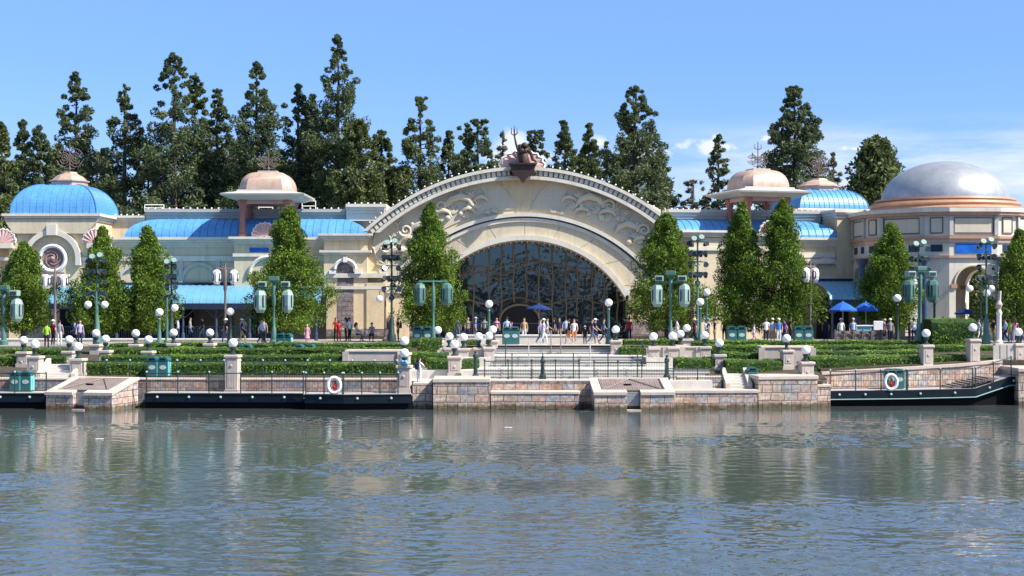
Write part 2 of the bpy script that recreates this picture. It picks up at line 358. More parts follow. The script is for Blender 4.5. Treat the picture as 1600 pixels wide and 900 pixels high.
M['lf_bright'] = leafmat('fresh_green_foliage', (0.026, 0.066, 0.012), (0.115, 0.205, 0.028), (0.30, 0.40, 0.06), 0.32)
M['lf_pale'] = leafmat('pale_dry_foliage', (0.13, 0.14, 0.10), (0.22, 0.22, 0.15), (0.32, 0.31, 0.22))
M['lf_hedge'] = leafmat('clipped_hedge_foliage', (0.022, 0.055, 0.009), (0.075, 0.15, 0.018), (0.21, 0.31, 0.04), 0.05)
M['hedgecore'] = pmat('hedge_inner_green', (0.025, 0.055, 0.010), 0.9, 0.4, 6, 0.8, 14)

# ------------------------------------------------------------------ ground, water, promenade (the setting)
Z_PLAZA = 3.15
def gz(Y):
    if Y < 87.6: return 0.86
    if Y < 98: return 1.6 + (Y - 87.6) / 10.4 * 1.5
    return Z_PLAZA
def water_mesh():
    rs = np.random.RandomState(9)
    py = np.linspace(640, 918, 430); Yr = CZ * F / (py - HY); Yr[0] = 89.0
    u = np.linspace(-0.42, 0.42, 1150)
    X = u[None, :] * Yr[:, None]; Y = np.repeat(Yr[:, None], u.size, 1)
    def vn(x, y, seed):
        r = np.random.RandomState(seed); o = np.zeros_like(x)
        for _ in range(14):
            k = r.uniform(0.25, 1.0); th = r.uniform(0, 6.28); o += np.sin(k * x * math.cos(th) * 0.42 + k * y * math.sin(th) * 0.9 + r.uniform(0, 6.28))
        return o / 2.6
    patch = 1 / (1 + np.exp(-5.0 * (vn(X, Y, 3) - 0.75)))
    near = np.clip((62 - Y) / 24, 0, 1) ** 1.2
    amp = 0.06 + 1.1 * patch * (1 - 0.4 * near) + 0.66 * near * (0.75 + 0.25 * vn(X, Y, 8))
    amp = np.clip(amp, 0.1, 1.5)
    Z = np.zeros_like(X)
    for i in range(80):
        lam = 0.13 * (10.0 ** rs.uniform(0, 1)); k = 2 * math.pi / lam; th = R(90) + rs.normal() * R(42)
        Z += (0.0185 / k) * np.sin(k * (X * math.cos(th) + Y * math.sin(th)) + rs.uniform(0, 6.28) + 0.6 * np.sin(X * 0.7 + i) + 0.6 * np.sin(Y * 0.5 + 2 * i))
    Z *= amp * 1.15
    Z[0, :] = 0; Z[-1, :] = 0; Z[:, 0] = 0; Z[:, -1] = 0
    nr, nc = X.shape
    V = np.stack([X, Y, Z], 2).reshape(-1, 3)
    I = np.arange(nr * nc).reshape(nr, nc)
    Q = np.stack([I[:-1, :-1], I[1:, :-1], I[1:, 1:], I[:-1, 1:]], 2).reshape(-1, 4)
    c = [I[0, 0], I[0, -1], I[-1, -1], I[-1, 0]]; n0 = V.shape[0]
    ext = np.array([(-1500, 92, 0), (1500, 92, 0), (1500, -400, 0), (-1500, -400, 0)], float)
    V = np.concatenate([V, ext])
    Q = np.concatenate([Q, np.array([(n0 + 0, n0 + 1, c[1], c[0]), (n0 + 1, n0 + 2, c[2], c[1]), (n0 + 2, n0 + 3, c[3], c[2]), (n0 + 3, n0 + 0, c[0], c[3])])])
    me = bpy.data.meshes.new('water'); n = Q.shape[0]
    me.vertices.add(V.shape[0]); me.vertices.foreach_set('co', V.reshape(-1).astype(np.float32))
    me.loops.add(n * 4); me.loops.foreach_set('vertex_index', Q.reshape(-1).astype(np.int32))
    me.polygons.add(n); me.polygons.foreach_set('loop_start', np.arange(0, n * 4, 4, dtype=np.int32)); me.polygons.foreach_set('loop_total', np.full(n, 4, dtype=np.int32))
    me.polygons.foreach_set('use_smooth', np.ones(n, dtype=bool))
    me.materials.append(M['water']); me.update(calc_edges=True)
    o = bpy.data.objects.new('water', me); COL.objects.link(o)
    if me.polygons[0].normal.z < 0: me.flip_normals()
    return o
tag(water_mesh(), kind='structure')
m = MB(); m.add([(-1500, -420, -3), (1500, -420, -3), (1500, 94, -3), (-1500, 94, -3)], [(0, 1, 2, 3)])
tag(m.build('lagoon_bed', M['soil']), kind='structure')
m = MB(); m.add([(-2500, 98, Z_PLAZA), (2500, 98, Z_PLAZA), (2500, 4000, Z_PLAZA), (-2500, 4000, Z_PLAZA)], [(0, 1, 2, 3)])
tag(m.build('plaza_ground', M['paving']), kind='structure')
XSL, XSR = PX(640, 90), PX(1100, 90)
m = MB()
for a, b, ya, yb in ((-400, XSL - 0.0, 87.9, 87.9), (XSR, PX(1284, 89.3), 87.9, 87.9), (PX(1284, 89.3) + .01, PX(1566, 91.2), 89.7, 91.5), (PX(1566, 91.2) + .01, 400, 91.5, 91.5)):
    m.add([(a, ya, 1.55 + (ya - 87.9) * .25), (b, yb, 1.55 + (yb - 87.9) * .25), (b, 98, 3.1), (a, 98, 3.1), (a, ya, -2), (b, yb, -2), (b, 98, -2), (a, 98, -2)],
          [(0, 1, 2, 3), (0, 4, 5, 1), (0, 3, 7, 4), (1, 5, 6, 2), (3, 2, 6, 7)])
tag(m.build('planting_bed', M['soil']), kind='structure')
# central landings in front of and between the flights
m = MB()
m.box(XSL, XSR, 86.2, 90, -1, 1.5)
tag(m.build('promenade', M['conc']), kind='structure')
# stairs
def flight(x0, x1, Y0, z0, Y1, z1, Yend, n, name, label):
    m = MB(); prof = [(Yend, z0 - 1.0), (Y0, z0 - 1.0), (Y0, z0)]
    d = (Y1 - Y0) / n; h = (z1 - z0) / n
    prof = [(Y0, z0 - 0.6)]
    for i in range(n):
        prof += [(Y0 + d * i, z0 + h * (i + 1)), (Y0 + d * (i + 1), z0 + h * (i + 1))]
    prof += [(Yend, z1), (Yend, z0 - 0.6)]
    m.prismx(prof, x0, x1, 0)
    e = empty('stone_stairs', ((x0 + x1) / 2, Y0, z0), label, 'stairs', 'flights of steps climbing from the promenade')
    m.build('steps', M['concdk'], e)
    g = MB()
    for i in range(n):
        g.box(x0 + 0.02, x1 - 0.02, Y0 + d * i - 0.025, Y0 + d * i + 0.12, z0 + h * (i + 1) - 0.035, z0 + h * (i + 1) + 0.004)
    g.build('nosing', M['conc'], e)
    p = MB(); p.box(x0 + 0.01, x1 - 0.01, Y1 + 0.14, Yend - 0.01, z1 + 0.001, z1 + 0.008); p.build('landing', M['conc'], e)
    return e
flight(PX(745, 89), PX(1110, 89), 88.6, 1.5, 90.0, 2.0, 93.0, 3, 's', 'lowest and widest flight of grey steps, just above the waterside railing')
flight(PX(766, 93), PX(1010, 93), 93.0, 2.0, 94.8, 2.6, 97.5, 4, 's', 'middle flight of grey steps between the two stone walls')
flight(PX(776, 97.5), PX(958, 97.5), 97.5, 2.6, 99.0, 3.155, 100.5, 4, 's', 'topmost flight of grey steps leading onto the plaza')
m = MB()
m.box(PX(640, 93), PX(766, 93), 93.02, 98, 0.5, 2.56); m.box(PX(1010, 93), PX(1100, 93), 93.02, 98, 0.5, 2.56)
tag(m.build('terrace', M['conc']), kind='structure')
m = MB(); m.box(XSL, PX(744, 89), 88.7, 93, 0.6, 1.98)
tag(m.build('path', M['conc']), kind='structure')

# ------------------------------------------------------------------ waterside walls
def wall_thing(name, loc, rz, w, d, h, smat, label, coping=0.16, over=0.06, cat='wall', z0=-0.6, bev=0.03, group=None):
    e = empty(name, (loc[0], loc[1], 0), label, cat, group)
    a = MB(); a.M = Matrix.Translation((loc[0], loc[1], 0))
    a.box(0, w, 0, d, z0, h - coping); a.build('masonry', smat, e)
    if coping:
        c = MB(); c.M = Matrix.Translation((loc[0], loc[1], 0)); c.bbox(-over, w + over, -over, d + over, h - coping, h, bev); c.build('coping', M['coping'], e)
    e.rotation_euler.z = rz
    return e
# left long retaining wall (runs at the back of the docks)
xa, xb = PX(-260, 88), PX(632, 87)
wall_thing('retaining_wall', (xa, 87.7), -R(1.5), xb - xa, 0.5, 1.62, M['stonedk'], 'long low pink and brown block wall behind the left dock, hedges above it', 0.1, 0.04)
# centre group
x = PX(645, 85.3); wall_thing('stone_wall', (x, 85.2), 0, PX(677, 84.8) - x - 0.07, 2.6, 1.46, M['stonebig'], 'short rough stone wall where the white-clad person stands, left of the square bastion', 0.1, 0.0)
x = PX(677, 84.5); wall_thing('stone_bastion', (x, 84.5), R(1), PX(765, 84.5) - x, 3.2, 1.72, M['stonebig'], 'square bastion of big rough pink stones left of the long seat ledge', 0.2, 0.05, 'bastion')
x = PX(767, 84.9)
e = wall_thing('seat_wall', (x, 84.95), 0, PX(905, 84.9) - x, 1.25, 0.99, M['stonebig'], 'low stone wall with a long pale ledge between bastion and hatch box', 0.14, 0.04)
a = MB(); a.box(x + 0.05, PX(930, 84.9), 86.15, 86.6, -0.5, 1.5); a.build('upper_masonry', M['stonepink'], e)
a = MB(); a.bbox(x + 0.0, PX(932, 84.9), 86.1, 86.7, 1.5, 1.58, 0.02); a.build('upper_coping', M['conc'], e)
x = PX(1052, 85.3)
wall_thing('stone_wall', (x, 85.2), R(3), PX(1184, 85.4) - x, 1.4, 1.05, M['stonepink'], 'low sunlit wall of pink blocks right of the hatch box', 0.17, 0.05)
a = MB()
x2 = PX(1058, 87.3)
wall_thing('stone_wall', (x2, 87.3), R(4), PX(1128, 87.3) - x2, 0.4, 1.72, M['stonepink'], 'upper pink wall behind the railing above the low pink wall', 0.08, 0.03)
x = PX(1184, 86.2)
wall_thing('stone_bastion', (x, 85.9), R(8), PX(1278, 86.4) - x, 2.4, 1.80, M['stonebig'], 'big bastion of rough grey and pink stones at the left end of the right dock', 0.2, 0.05, 'bastion')
x = PX(1276, 86.9)
e = wall_thing('stone_planter', (x, 86.6), R(8), 0.75, 1.0, 1.28, M['stonepink'], 'small stone basin with a curved bowl beside the right bastion', 0.14, 0.04, 'planter')
a = MB(); a.lathe([(0.16, 1.28), (0.36, 1.36), (0.44, 1.5), (0.4, 1.5), (0.3, 1.36)], x + 0.2, 87.0, 18); a.build('bowl', M['wood'], e)
# ground behind the right part of the quay
m = MB()
m.prismz([(PX(1050, 86.6), 86.55), (PX(1184, 86.6), 86.9), (PX(1184, 88), 88.6), (PX(1050, 88), 88.6)], -1, 1.02)
tag(m.build('quay_path', M['conc']), kind='structure')

# sloping pump-house like boxes with a wooden hatch
def hatch_box(loc, rz, w, d, zf, zb, label, side_stone):
    e = empty('hatch_box', (loc[0], loc[1], 0), label, 'stone box', 'stone boxes with wooden hatches at the water edge')
    T = Matrix.Translation((loc[0], loc[1], 0))
    a = MB(); a.M = T
    n0, n1 = w * 0.41, w * 0.58
    sl = (zb - zf) / d
    for (u0, u1) in ((0, n0), (n1, w)):
        a.prismx([(0, -0.6), (d, -0.6), (d, zb - 0.05), (0, zf - 0.13)], u0, u1)
    a.prismx([(0.55, -0.6), (d, -0.6), (d, zb - 0.05), (0.55, zf - 0.13 + sl * 0.55)], n0, n1)
    a.build('masonry', side_stone, e)
    c = MB(); c.M = T
    bw = 0.42
    def slab(u0, u1, v0, v1, lift, th, mb):
        p = [(v0, zf + sl * v0 - th + lift), (v1, zf + sl * v1 - th + lift), (v1, zf + sl * v1 + lift), (v0, zf + sl * v0 + lift)]
        mb.prismx(p, u0, u1)
    slab(-0.06, bw, -0.07, d + 0.05, 0.0, 0.16, c); slab(w - bw, w + 0.06, -0.07, d + 0.05, 0.0, 0.16, c)
    slab(bw + 0.002, n0, -0.07, bw * 1.1, 0.0, 0.16, c); slab(n1, w - bw - 0.002, -0.07, bw * 1.1, 0.0, 0.16, c)
    slab(bw + 0.002, w - bw - 0.002, d - 0.16, d + 0.05, 0.0, 0.16, c)
    c.build('coping', M['coping'], e)
    h = MB(); h.M = T
    k = 26; uu = (w - 2 * bw) / k
    for i in range(k):
        slab(bw + i * uu + 0.008, bw + (i + 1) * uu - 0.008, bw * 1.1 + 0.02, d - 0.18, -0.05 + 0.008 * (i % 2), 0.05, h)
    ht = h.build('hatch', M['wood'], e)
    b = MB(); b.M = T
    def bar(u0, v0, u1, v1, r=0.045):
        b.tube([(u0, v0, zf + sl * v0 - 0.02), (u1, v1, zf + sl * v1 - 0.02)], r, 4)
    vm0, vm1 = bw * 1.1 + 0.05, d - 0.22
    bar(bw + 0.1, vm0, w / 2, vm1); bar(w - bw - 0.1, vm0, w / 2, vm1); bar(bw + 0.05, vm0, bw + 0.05, vm1); bar(w - bw - 0.05, vm0, w - bw - 0.05, vm1)
    bar(bw, vm0, w - bw, vm0, 0.04)
    b.build('brace', M['wood'], ht)
    s = MB(); s.M = T; vv = d * 0.52
    s.lathe([(0.005, zf + sl * vv + 0.03), (0.24, zf + sl * vv + 0.03), (0.24, zf + sl * vv - 0.02)], w / 2 - 0.2, vv, 12, sy=0.45); s.build('handle_slot', M['black'], ht)
    l = MB(); l.M = T
    l.box(n0 + 0.02, n1 - 0.02, 0.40, 0.5, 0.25, zf - 0.05)
    for i in range(9): l.box(n0 + 0.05, n1 - 0.05, 0.36, 0.40, 0.3 + i * 0.08, 0.34 + i * 0.08)
    l.build('louver', M['galv'], e)
    g = MB(); g.M = T; g.box(n0 - 0.03, n1 + 0.03, -0.08, 0.5, -0.3, 0.06); g.build('sill', M['coping'], e)
    e.rotation_euler.z = rz
    return e
hatch_box((PX(72, 84.6), 84.6), -R(13), 3.95, 3.1, 1.0, 1.68, 'sloping stone box with wooden hatch at the far left dock, right side sunlit', M['stonepink'])
hatch_box((PX(929, 83.7), 83.7), R(2), 4.35, 3.0, 1.03, 1.66, 'sloping stone box with wooden hatch in the middle of the quay below the steps', M['stonebig'])

# docks
def dock(pts, label, back=2.6, z0=0.36, strip=None):
    """pts: (x, Y, ztop) along the water edge"""
    e = empty('boat_dock', (pts[0][0], pts[0][1], 0), label, 'dock')
    a = MB(); d = MB(); s = MB(); pl = MB()
    for (p, q) in zip(pts[:-1], pts[1:]):
        for mb, y0, y1, za, zb, off in ((a, -0.02, 0.10, -(pts[0][2] - z0), 0.0, 0), (d, 0.12, back, -0.10, 0.002, 0)):
            vs = []
            for (X, Y, Zt) in (p, q):
                vs += [(X, Y + y0, Zt + za), (X, Y + y0, Zt + zb), (X, Y + y1, Zt + zb), (X, Y + y1, Zt + za)]
            mb.add(vs, [(0, 1, 2, 3), (4, 7, 6, 5), (0, 4, 5, 1), (1, 5, 6, 2), (2, 6, 7, 3), (3, 7, 4, 0)])
        s.tube([(p[0], p[1] - 0.05, p[2] - (0.49 if strip else 0.02)), (q[0], q[1] - 0.05, q[2] - (0.49 if strip else 0.02))], 0.035 if strip else 0.03, 6)
        L_ = math.hypot(q[0] - p[0], q[1] - p[1]); n = max(1, int(L_ / 2.4))
        for i in range(n):
            t = (i + 0.5) / n
            for yy in (0.9, 2.0): pl.tube([(p[0] + (q[0] - p[0]) * t, p[1] + (q[1] - p[1]) * t + yy, -1), (p[0] + (q[0] - p[0]) * t, p[1] + (q[1] - p[1]) * t + yy, 0.75)], 0.13, 8)
    bk = [(x, y + back - 0.15, -1.5) for x, y, z in pts] ; bt = [(x, y + back - 0.15, z - 0.09) for x, y, z in pts]
    pl.loft([bk, bt])
    sk = MB()
    for (p, q) in zip(pts[:-1], pts[1:]):
        sk.add([(p[0], p[1] + 0.2, -0.8), (q[0], q[1] + 0.2, -0.8), (q[0], q[1] + 0.2, q[2] - 0.48), (p[0], p[1] + 0.2, p[2] - 0.48), (p[0], p[1] + 0.3, -0.8), (q[0], q[1] + 0.3, -0.8), (q[0], q[1] + 0.3, q[2] - 0.48), (p[0], p[1] + 0.3, p[2] - 0.48)], [(0, 1, 2, 3), (4, 7, 6, 5), (3, 2, 6, 7), (0, 3, 7, 4), (1, 5, 6, 2)])
    sk.build('skirt', M['black'], e)  # black sheet added to stand in for the shade under the deck
    a.build('fascia', M['dock'], e); d.build('deck_boards', M['deck'], e); s.build('edge_strip', M['dockline'] if strip else M['tealdk'], e); pl.build('support', M['black'], e)
    # round lights on the fascia
    tot = 0; first = None
    for (p, q) in zip(pts[:-1], pts[1:]):
        L_ = math.hypot(q[0] - p[0], q[1] - p[1]); n = max(1, round(L_ / 1.72))
        for i in range(n):
            t = (i + 0.4) / n; X = p[0] + (q[0] - p[0]) * t; Y = p[1] + (q[1] - p[1]) * t; Zt = p[2] + (q[2] - p[2]) * t - 0.22
            if first is None:
                lm = MB(); lm.ball((0, 0, 0), 0.075, 0, 10, 6, sy=0.6); first = lm.build('dock_light', M['emblem']); first.parent = e
                c = first
            else: c = first.copy(); COL.objects.link(c); c.parent = e
            c.location = (X - pts[0][0], Y - 0.06 - pts[0][1], Zt)
    return e
dock([(PX(-200, 85.6), 85.6, 0.86), (PX(74, 85.5), 85.5, 0.86)], 'short navy dock at the far left, left of the hatch box', 2.2)
dock([(PX(226, 85.6), 85.6, 0.86), (PX(474, 85.3), 85.3, 0.86)], 'long navy dock right of the left hatch box', 2.4)
dock([(PX(476, 84.6), 84.6, 0.86), (PX(537, 84.2), 84.2, 0.86), (PX(643, 84.7), 84.7, 0.86)], 'navy dock jutting out under the left life ring', 3.0)
dock([(PX(1295, 87.2), 87.2, 0.88), (PX(1416, 87.6), 87.6, 0.90), (PX(1524, 87.9), 87.9, 0.98), (PX(1578, 88.5), 88.5, 1.62), (PX(1592, 88.6), 88.6, 1.62)],
     'dark green dock at right whose far end ramps upward', 2.6, strip=True)
m = MB(); m.M = None
for i in range(9):
    x0 = PX(1478 + i * 8, 88.6); m.box(x0, x0 + 0.5, 88.3, 90.6, 0.9 + i * 0.075, 0.98 + i * 0.075)
tag(m.build('ramp_steps', M['wood'], loc=(PX(1478, 88.6), 88.3, 0.9)), 'dark boarded steps rising on the right dock', 'steps')
# right sloping retaining wall
e = empty('retaining_wall', (PX(1280, 89.6), 89.6, 0), 'sunlit pink stone wall rising to the right behind the right dock', 'wall')
a = MB(); c = MB()
P0 = (PX(1284, 89.3), 89.3, 1.86); P1 = (PX(1500, 90.6), 90.6, 2.28); P2 = (PX(1566, 91.2), 91.2, 2.5); P3 = (PX(1566, 91.2) + 40, 100, 2.6)
for p, q in ((P0, P1), (P1, P2)):
    for mb, z0, z1, y0, y1 in ((a, None, -0.16, 0, 0.5), (c, -0.16, 0.0, -0.06, 0.56)):
        vs = []
        for X, Y, Zt in (p, q):
            zz = -0.5 if z0 is None else Zt + z0
            vs += [(X, Y + y0, zz), (X, Y + y0, Zt + z1), (X, Y + y1, Zt + z1), (X, Y + y1, zz)]
        mb.add(vs, [(0, 1, 2, 3), (4, 7, 6, 5), (0, 4, 5, 1), (1, 5, 6, 2), (2, 6, 7, 3), (3, 7, 4, 0)])
a.build('masonry', M['stonepink'], e); c.build('coping', M['coping'], e)
x = PX(1588, 88.4)
wall_thing('stone_bastion', (x, 88.0), 0, 14, 4, 2.15, M['stonebig'], 'rough stone bastion cut by the right edge of the view', 0.2, 0.05, 'bastion')
m = MB(); m.box(PX(1290, 90), PX(1590, 90), 88.9, 91.5, -1, 0.84); tag(m.build('quay', M['conc']), kind='structure')

# ------------------------------------------------------------------ buildings
def seg_arc(cx, cy, rr, y_end, Y, n=48):
    """points (x, Y, z) of the part of a circle (pixel centre and radius, at depth Y) that lies above the row y_end"""
    a = math.acos(max(-1, min(1, (cy - y_end) / rr)))
    return [(PX(cx + rr * math.sin(t), Y), Y, PZ(cy - rr * math.cos(t), Y)) for t in np.linspace(-a, a, n)]
YH = 115.0
hall = empty('entrance_hall', (PX(818, YH), YH, Z_PLAZA), 'big cream hall with a huge arched window and curved pediment in the middle', 'building')
# outer wall with curved head
def outer_z(px, r=345, cy=618): return PZ(cy - math.sqrt(max(0, r * r - (px - 816) ** 2)), YH)
m = MB(); n = 60
xs = list(np.linspace(574, 1060, n)); top = []; bot = []
for p in xs:
    top.append(outer_z(p))
    d = abs(p - 820); r1 = 262
    bot.append(PZ(596 - math.sqrt(r1 * r1 - d * d), YH) if d < 214 else PZ(445, YH))
fr = [[(PX(p, YH), YH, t) for p, t in zip(xs, top)], [(PX(p, YH), YH, t) for p, t in zip(xs, bot)]]
m.loft(fr)
m.loft([[(PX(p, YH), YH, t) for p, t in zip(xs, top)], [(PX(p, YH), YH + 18, t) for p, t in zip(xs, top)]])
for a, b in ((574, 606), (1034, 1060)): m.box(PX(a, YH), PX(b, YH), YH, YH + 2, Z_PLAZA, PZ(445, YH))
for a in (574, 1060): m.add([(PX(a, YH), YH, Z_PLAZA), (PX(a, YH), YH + 18, Z_PLAZA), (PX(a, YH), YH + 18, outer_z(a)), (PX(a, YH), YH, outer_z(a))], [(0, 1, 2, 3)])
m.build('wall', M['cream'], hall)
# curved cornice with a dentil row
co = MB(); den = MB(); con = MB()
def ring(mb, r0, r1, y0, y1, cx=816, cy=618, yend=366, mi=0, n=72):
    A = seg_arc(cx, cy, r1, yend, YH, n); B = seg_arc(cx, cy, r0, yend, YH, n)
    rows = [[(x, y0, z) for x, _, z in A], [(x, y0, z) for x, _, z in B], [(x, y1, z) for x, _, z in B], [(x, y1, z) for x, _, z in A], [(x, y0, z) for x, _, z in A]]
    mb.loft(rows, mi)
    for k in (0, -1): mb.add([r[k] for r in rows[:4]], [(0, 1, 2, 3)], mi)
ring(co, 351, 356, YH - 0.95, YH + 0.6, yend=362); ring(co, 337, 342, YH - 0.85, YH - 0.02, yend=364)
co.build('cornice', M['trim'], hall, 'auto')
ring(den, 342.2, 350.8, YH - 0.55, YH - 0.02, yend=363); den.build('dentil_band', M['greytrim'], hall, 'auto')
dn = MB()
for t in np.linspace(-0.735, 0.735, 64):
    cx_, cz_ = PX(816 + 346.5 * math.sin(t), YH), PZ(618 - 346.5 * math.cos(t), YH)
    dn.M = Matrix.Translation((cx_, YH - 0.62, cz_)) @ Matrix.Rotation(t, 4, 'Y')
    dn.box(-0.13, 0.13, -0.14, 0.08, -0.17, 0.19)
dn.build('dentils', M['trim'], hall)
b0 = None
for t in np.linspace(-0.72, 0.70, 46):
    X, Z = PX(816 + 359 * math.sin(t), YH), PZ(618 - 359 * math.cos(t), YH)
    if abs(t) < 0.09: continue
    if b0 is None:
        bm_ = MB(); bm_.ball((0, 0, 0), 0.062, 0, 8, 6); b0 = bm_.build('bulb', M['globe']); b0.parent = hall; c_ = b0
    else: c_ = b0.copy(); COL.objects.link(c_); c_.parent = hall
    c_.location = Vector((X, YH - 0.7, Z)) - hall.location
# archivolt bands
def band(mb, A, B, mi=0): mb.loft([A, B], mi)
YE = 452
m = MB()
ringA = lambda r, cy, Y, ye=YE: seg_arc(820, cy, r, ye, Y)
band(m, ringA(262, 595, YH + 0.36), ringA(242, 589, YH + 0.47))
band(m, ringA(243, 588, YH - 0.05), ringA(190, 557.5, YH - 0.05))
band(m, ringA(243, 588, YH - 0.05), ringA(243, 588, YH + 0.5))
m.build('archivolt', M['sand'], hall, 'auto')
jt = MB()
for t in np.linspace(-0.95, 0.95, 9):
    p0 = (PX(820 + 191.5 * math.sin(t), YH), YH - 0.052, PZ(557.5 - 191.5 * math.cos(t), YH)); q0 = 242.0 - 30.5 * (1 - math.cos(t)) * 0 
    p1 = (PX(820 + 236 * math.sin(t), YH), YH - 0.052, PZ(584 - 236 * math.cos(t), YH))
    jt = MB(); jt.tube([p0, p1], 0.014, 4); jt.build('joint', M['plinth'], hall)
m = MB()
def moulding(mb, r0, r1, cy, Y0, Y1, ye):
    A, B = ringA(r1, cy, Y0, ye), ringA(r0, cy, Y0, ye); A2 = [(x, Y1, z) for x, _, z in A]; B2 = [(x, Y1, z) for x, _, z in B]
    mb.loft([A2, A, B, B2, A2])
    for k in (0, -1): mb.add([A[k], B[k], B2[k], A2[k]], [(0, 1, 2, 3)])
moulding(m, 257, 263, 595, YH - 0.30, YH + 0.42, 448)
moulding(m, 243.5, 249, 589.5, YH - 0.18, YH + 0.48, 450)
moulding(m, 182, 189.5, 557, YH - 0.42, YH + 0.05, 462)
m.build('arch_moulding', M['trim'], hall, 'auto')
YG = YH + 2.2
m = MB()
m.loft([ringA(182, 557, YH - 0.35, 470), seg_arc(820, 557, 179, 470, YG)]); m.build('arch_soffit', M['sand'], hall, 'auto')
m = MB()
for t in np.linspace(-1.05, 1.05, 44):
    p0 = Vector((PX(820 + 180.5 * math.sin(t), YH), YH - 0.3, PZ(557 - 180.5 * math.cos(t), YH)))
    p1 = Vector((PX(820 + 177 * math.sin(t), YG), YG - 0.05, PZ(557 - 177 * math.cos(t), YG)))
    m.tube([p0, p1], 0.06, 4)
m.build('soffit_rib', M['trim'], hall)
# piers under the arch ends
m = MB(); pl = MB(); cp = MB()
for a, b in ((603, 655), (981, 1016)):
    m.box(PX(a, YH), PX(b, YH), YH - 0.35, YG + 0.1, 4.45, PZ(458, YH) - 0.0); pl.box(PX(a, YH) - 0.05, PX(b, YH) + 0.05, YH - 0.4, YG + 0.1, Z_PLAZA, 4.45)
m.box(PX(1016, YH), PX(1034, YH), YH + 0.3, YG, 4.4, PZ(452, YH)); pl.box(PX(1016.5, YH) , PX(1050, YH), YH - 0.1, YG - 0.1, Z_PLAZA, 4.4)
m.build('pier', M['cream'], hall); pl.build('plinth', M['plinth'], hall)
for a, b in ((596, 640), (1003, 1040)):
    cp.prism([(PX(a, YH), PZ(444, YH)), (PX(b, YH), PZ(444, YH)), (PX(b, YH), PZ(449, YH)), (PX(b - 6, YH), PZ(458, YH)), (PX(a + 6, YH), PZ(458, YH)), (PX(a, YH), PZ(449, YH))], YH - 0.5, YH + 1.0)
cp.build('capital', M['trim'], hall)
# window
win = MB()
A = seg_arc(820, 557, 181, 524, YG, 60)
poly = [(x, z) for x, _, z in A] + [(A[-1][0], Z_PLAZA), (A[0][0], Z_PLAZA)]
win.add([(x, YG, z) for x, z in poly], [tuple(range(len(poly)))])
wo = win.build('window', M['glass'], hall)
def arch_top_z(X):
    px = 800 + X * F / YG; d = px - 820
    return PZ(557 - math.sqrt(max(4, 180 ** 2 - d * d)), YG)
ml = MB()
rng = random.Random(3)
xl, xr = PX(648, YG), PX(992, YG); nm = 17
for i in range(nm):
    X = xl + (xr - xl) * (i + 0.6 + rng.uniform(-0.12, 0.12)) / nm
    zt = arch_top_z(X); zb = Z_PLAZA + 0.1 + (2.6 if abs(800 + X * F / YG - 812) < 26 else 0)
    k = 14; ph = rng.uniform(0, 6)
    ml.tube([(X + 0.05 * math.sin(ph + j * 0.9), YG - 0.14, zb + (zt - zb) * j / k) for j in range(k + 1)], 0.07, 5)
ml.build('mullion', M['gold'], wo)
la = MB()
for i, (cx_, w_, z_, h_) in enumerate(((735, 90, 448, 16), (820, 120, 424, 10), (905, 90, 440, 16))):
    la.tube([(PX(cx_ + w_ * (t - 0.5), YG), YG - 0.17, PZ(z_ - h_ * math.sin(math.pi * t) - 10 * t, YG)) for t in np.linspace(0, 1, 12)], 0.04, 4)
la.tube([(x, YG - 0.16, 8.3 + 0.35 * math.sin(x * 1.9)) for x in np.linspace(xl + 2.2, xr - 2.2, 40)], 0.05, 4)
la.tube([(x, YG - 0.16, 6.0 + 0.25 * math.sin(x * 1.4 + 1)) for x in np.linspace(xl + 0.5, xr - 0.5, 40)], 0.07, 4)
la.build('scroll_lattice', M['gold'], wo)
# entrance porch in the window
dr = MB()
dr.prism([(PX(812 + 30 * math.cos(t), YG), PZ(500 - 22 * math.sin(t), YG)) for t in np.linspace(0, math.pi, 14)] + [(PX(782, YG), Z_PLAZA), (PX(842, YG), Z_PLAZA)], YG - 0.3, YG - 0.02)
dro = dr.build('doorway', M['shadefill'], hall)
fr_ = MB(); fr_.tube([(PX(812 + 31 * math.cos(t), YG), YG - 0.4, PZ(500 - 24 * math.sin(t), YG)) for t in np.linspace(-0.05, math.pi + 0.05, 16)], 0.10, 5)
fr_.build('door_arch', M['gold'], dro)
# relief panels with wave outline, and sea-swirl relief
def wave_panel(sign):
    pts = []
    cx = 818
    up = [(10, 333), (14, 318), (26, 300), (40, 286), (60, 277), (88, 276), (104, 284), (120, 293), (128, 302), (140, 296), (156, 300), (176, 318), (184, 326), (194, 318), (210, 325), (226, 345), (234, 372), (236, 384)]
    def arc_low(d): return 594 - math.sqrt(268 ** 2 - d * d)
    low = [(d, arc_low(d)) for d in np.linspace(222, 14, 22)]
    for d, y in up: pts.append((PX(cx + sign * d, YH), PZ(y, YH)))
    for d, y in low:
        if y < 500: pts.append((PX(820 + sign * d, YH), PZ(min(y, 470), YH)))
    return pts
for sgn in (-1, 1):
    m = MB(); m.prism(wave_panel(sgn), YH - 0.07, YH + 0.02); m.build('wave_panel', M['panel'], hall)
rel = []
def spiral(mb, px, py, r, turns=1.6, rot=0.0, sgn=1, tail=0, w=0.10, dep=0.16):
    c = (PX(px, YH), PZ(py, YH)); pts = []; rad = []
    for t in np.linspace(0, 1, 26):
        a = rot + sgn * turns * 2 * math.pi * t; q = r * (0.12 + 0.88 * t)
        pts.append((c[0] + q * math.cos(a), YH - dep, c[1] + q * math.sin(a))); rad.append(w * (0.45 + 0.55 * t))
    mb.tube(pts, rad, 6)
def ptube(mb, pp, rad, dep=0.12):
    rad = [r_ * 0.85 for r_ in rad]
    mb.tube([(PX(x, YH), YH - dep - d, PZ(y, YH)) for x, y, d in pp], rad, 7)
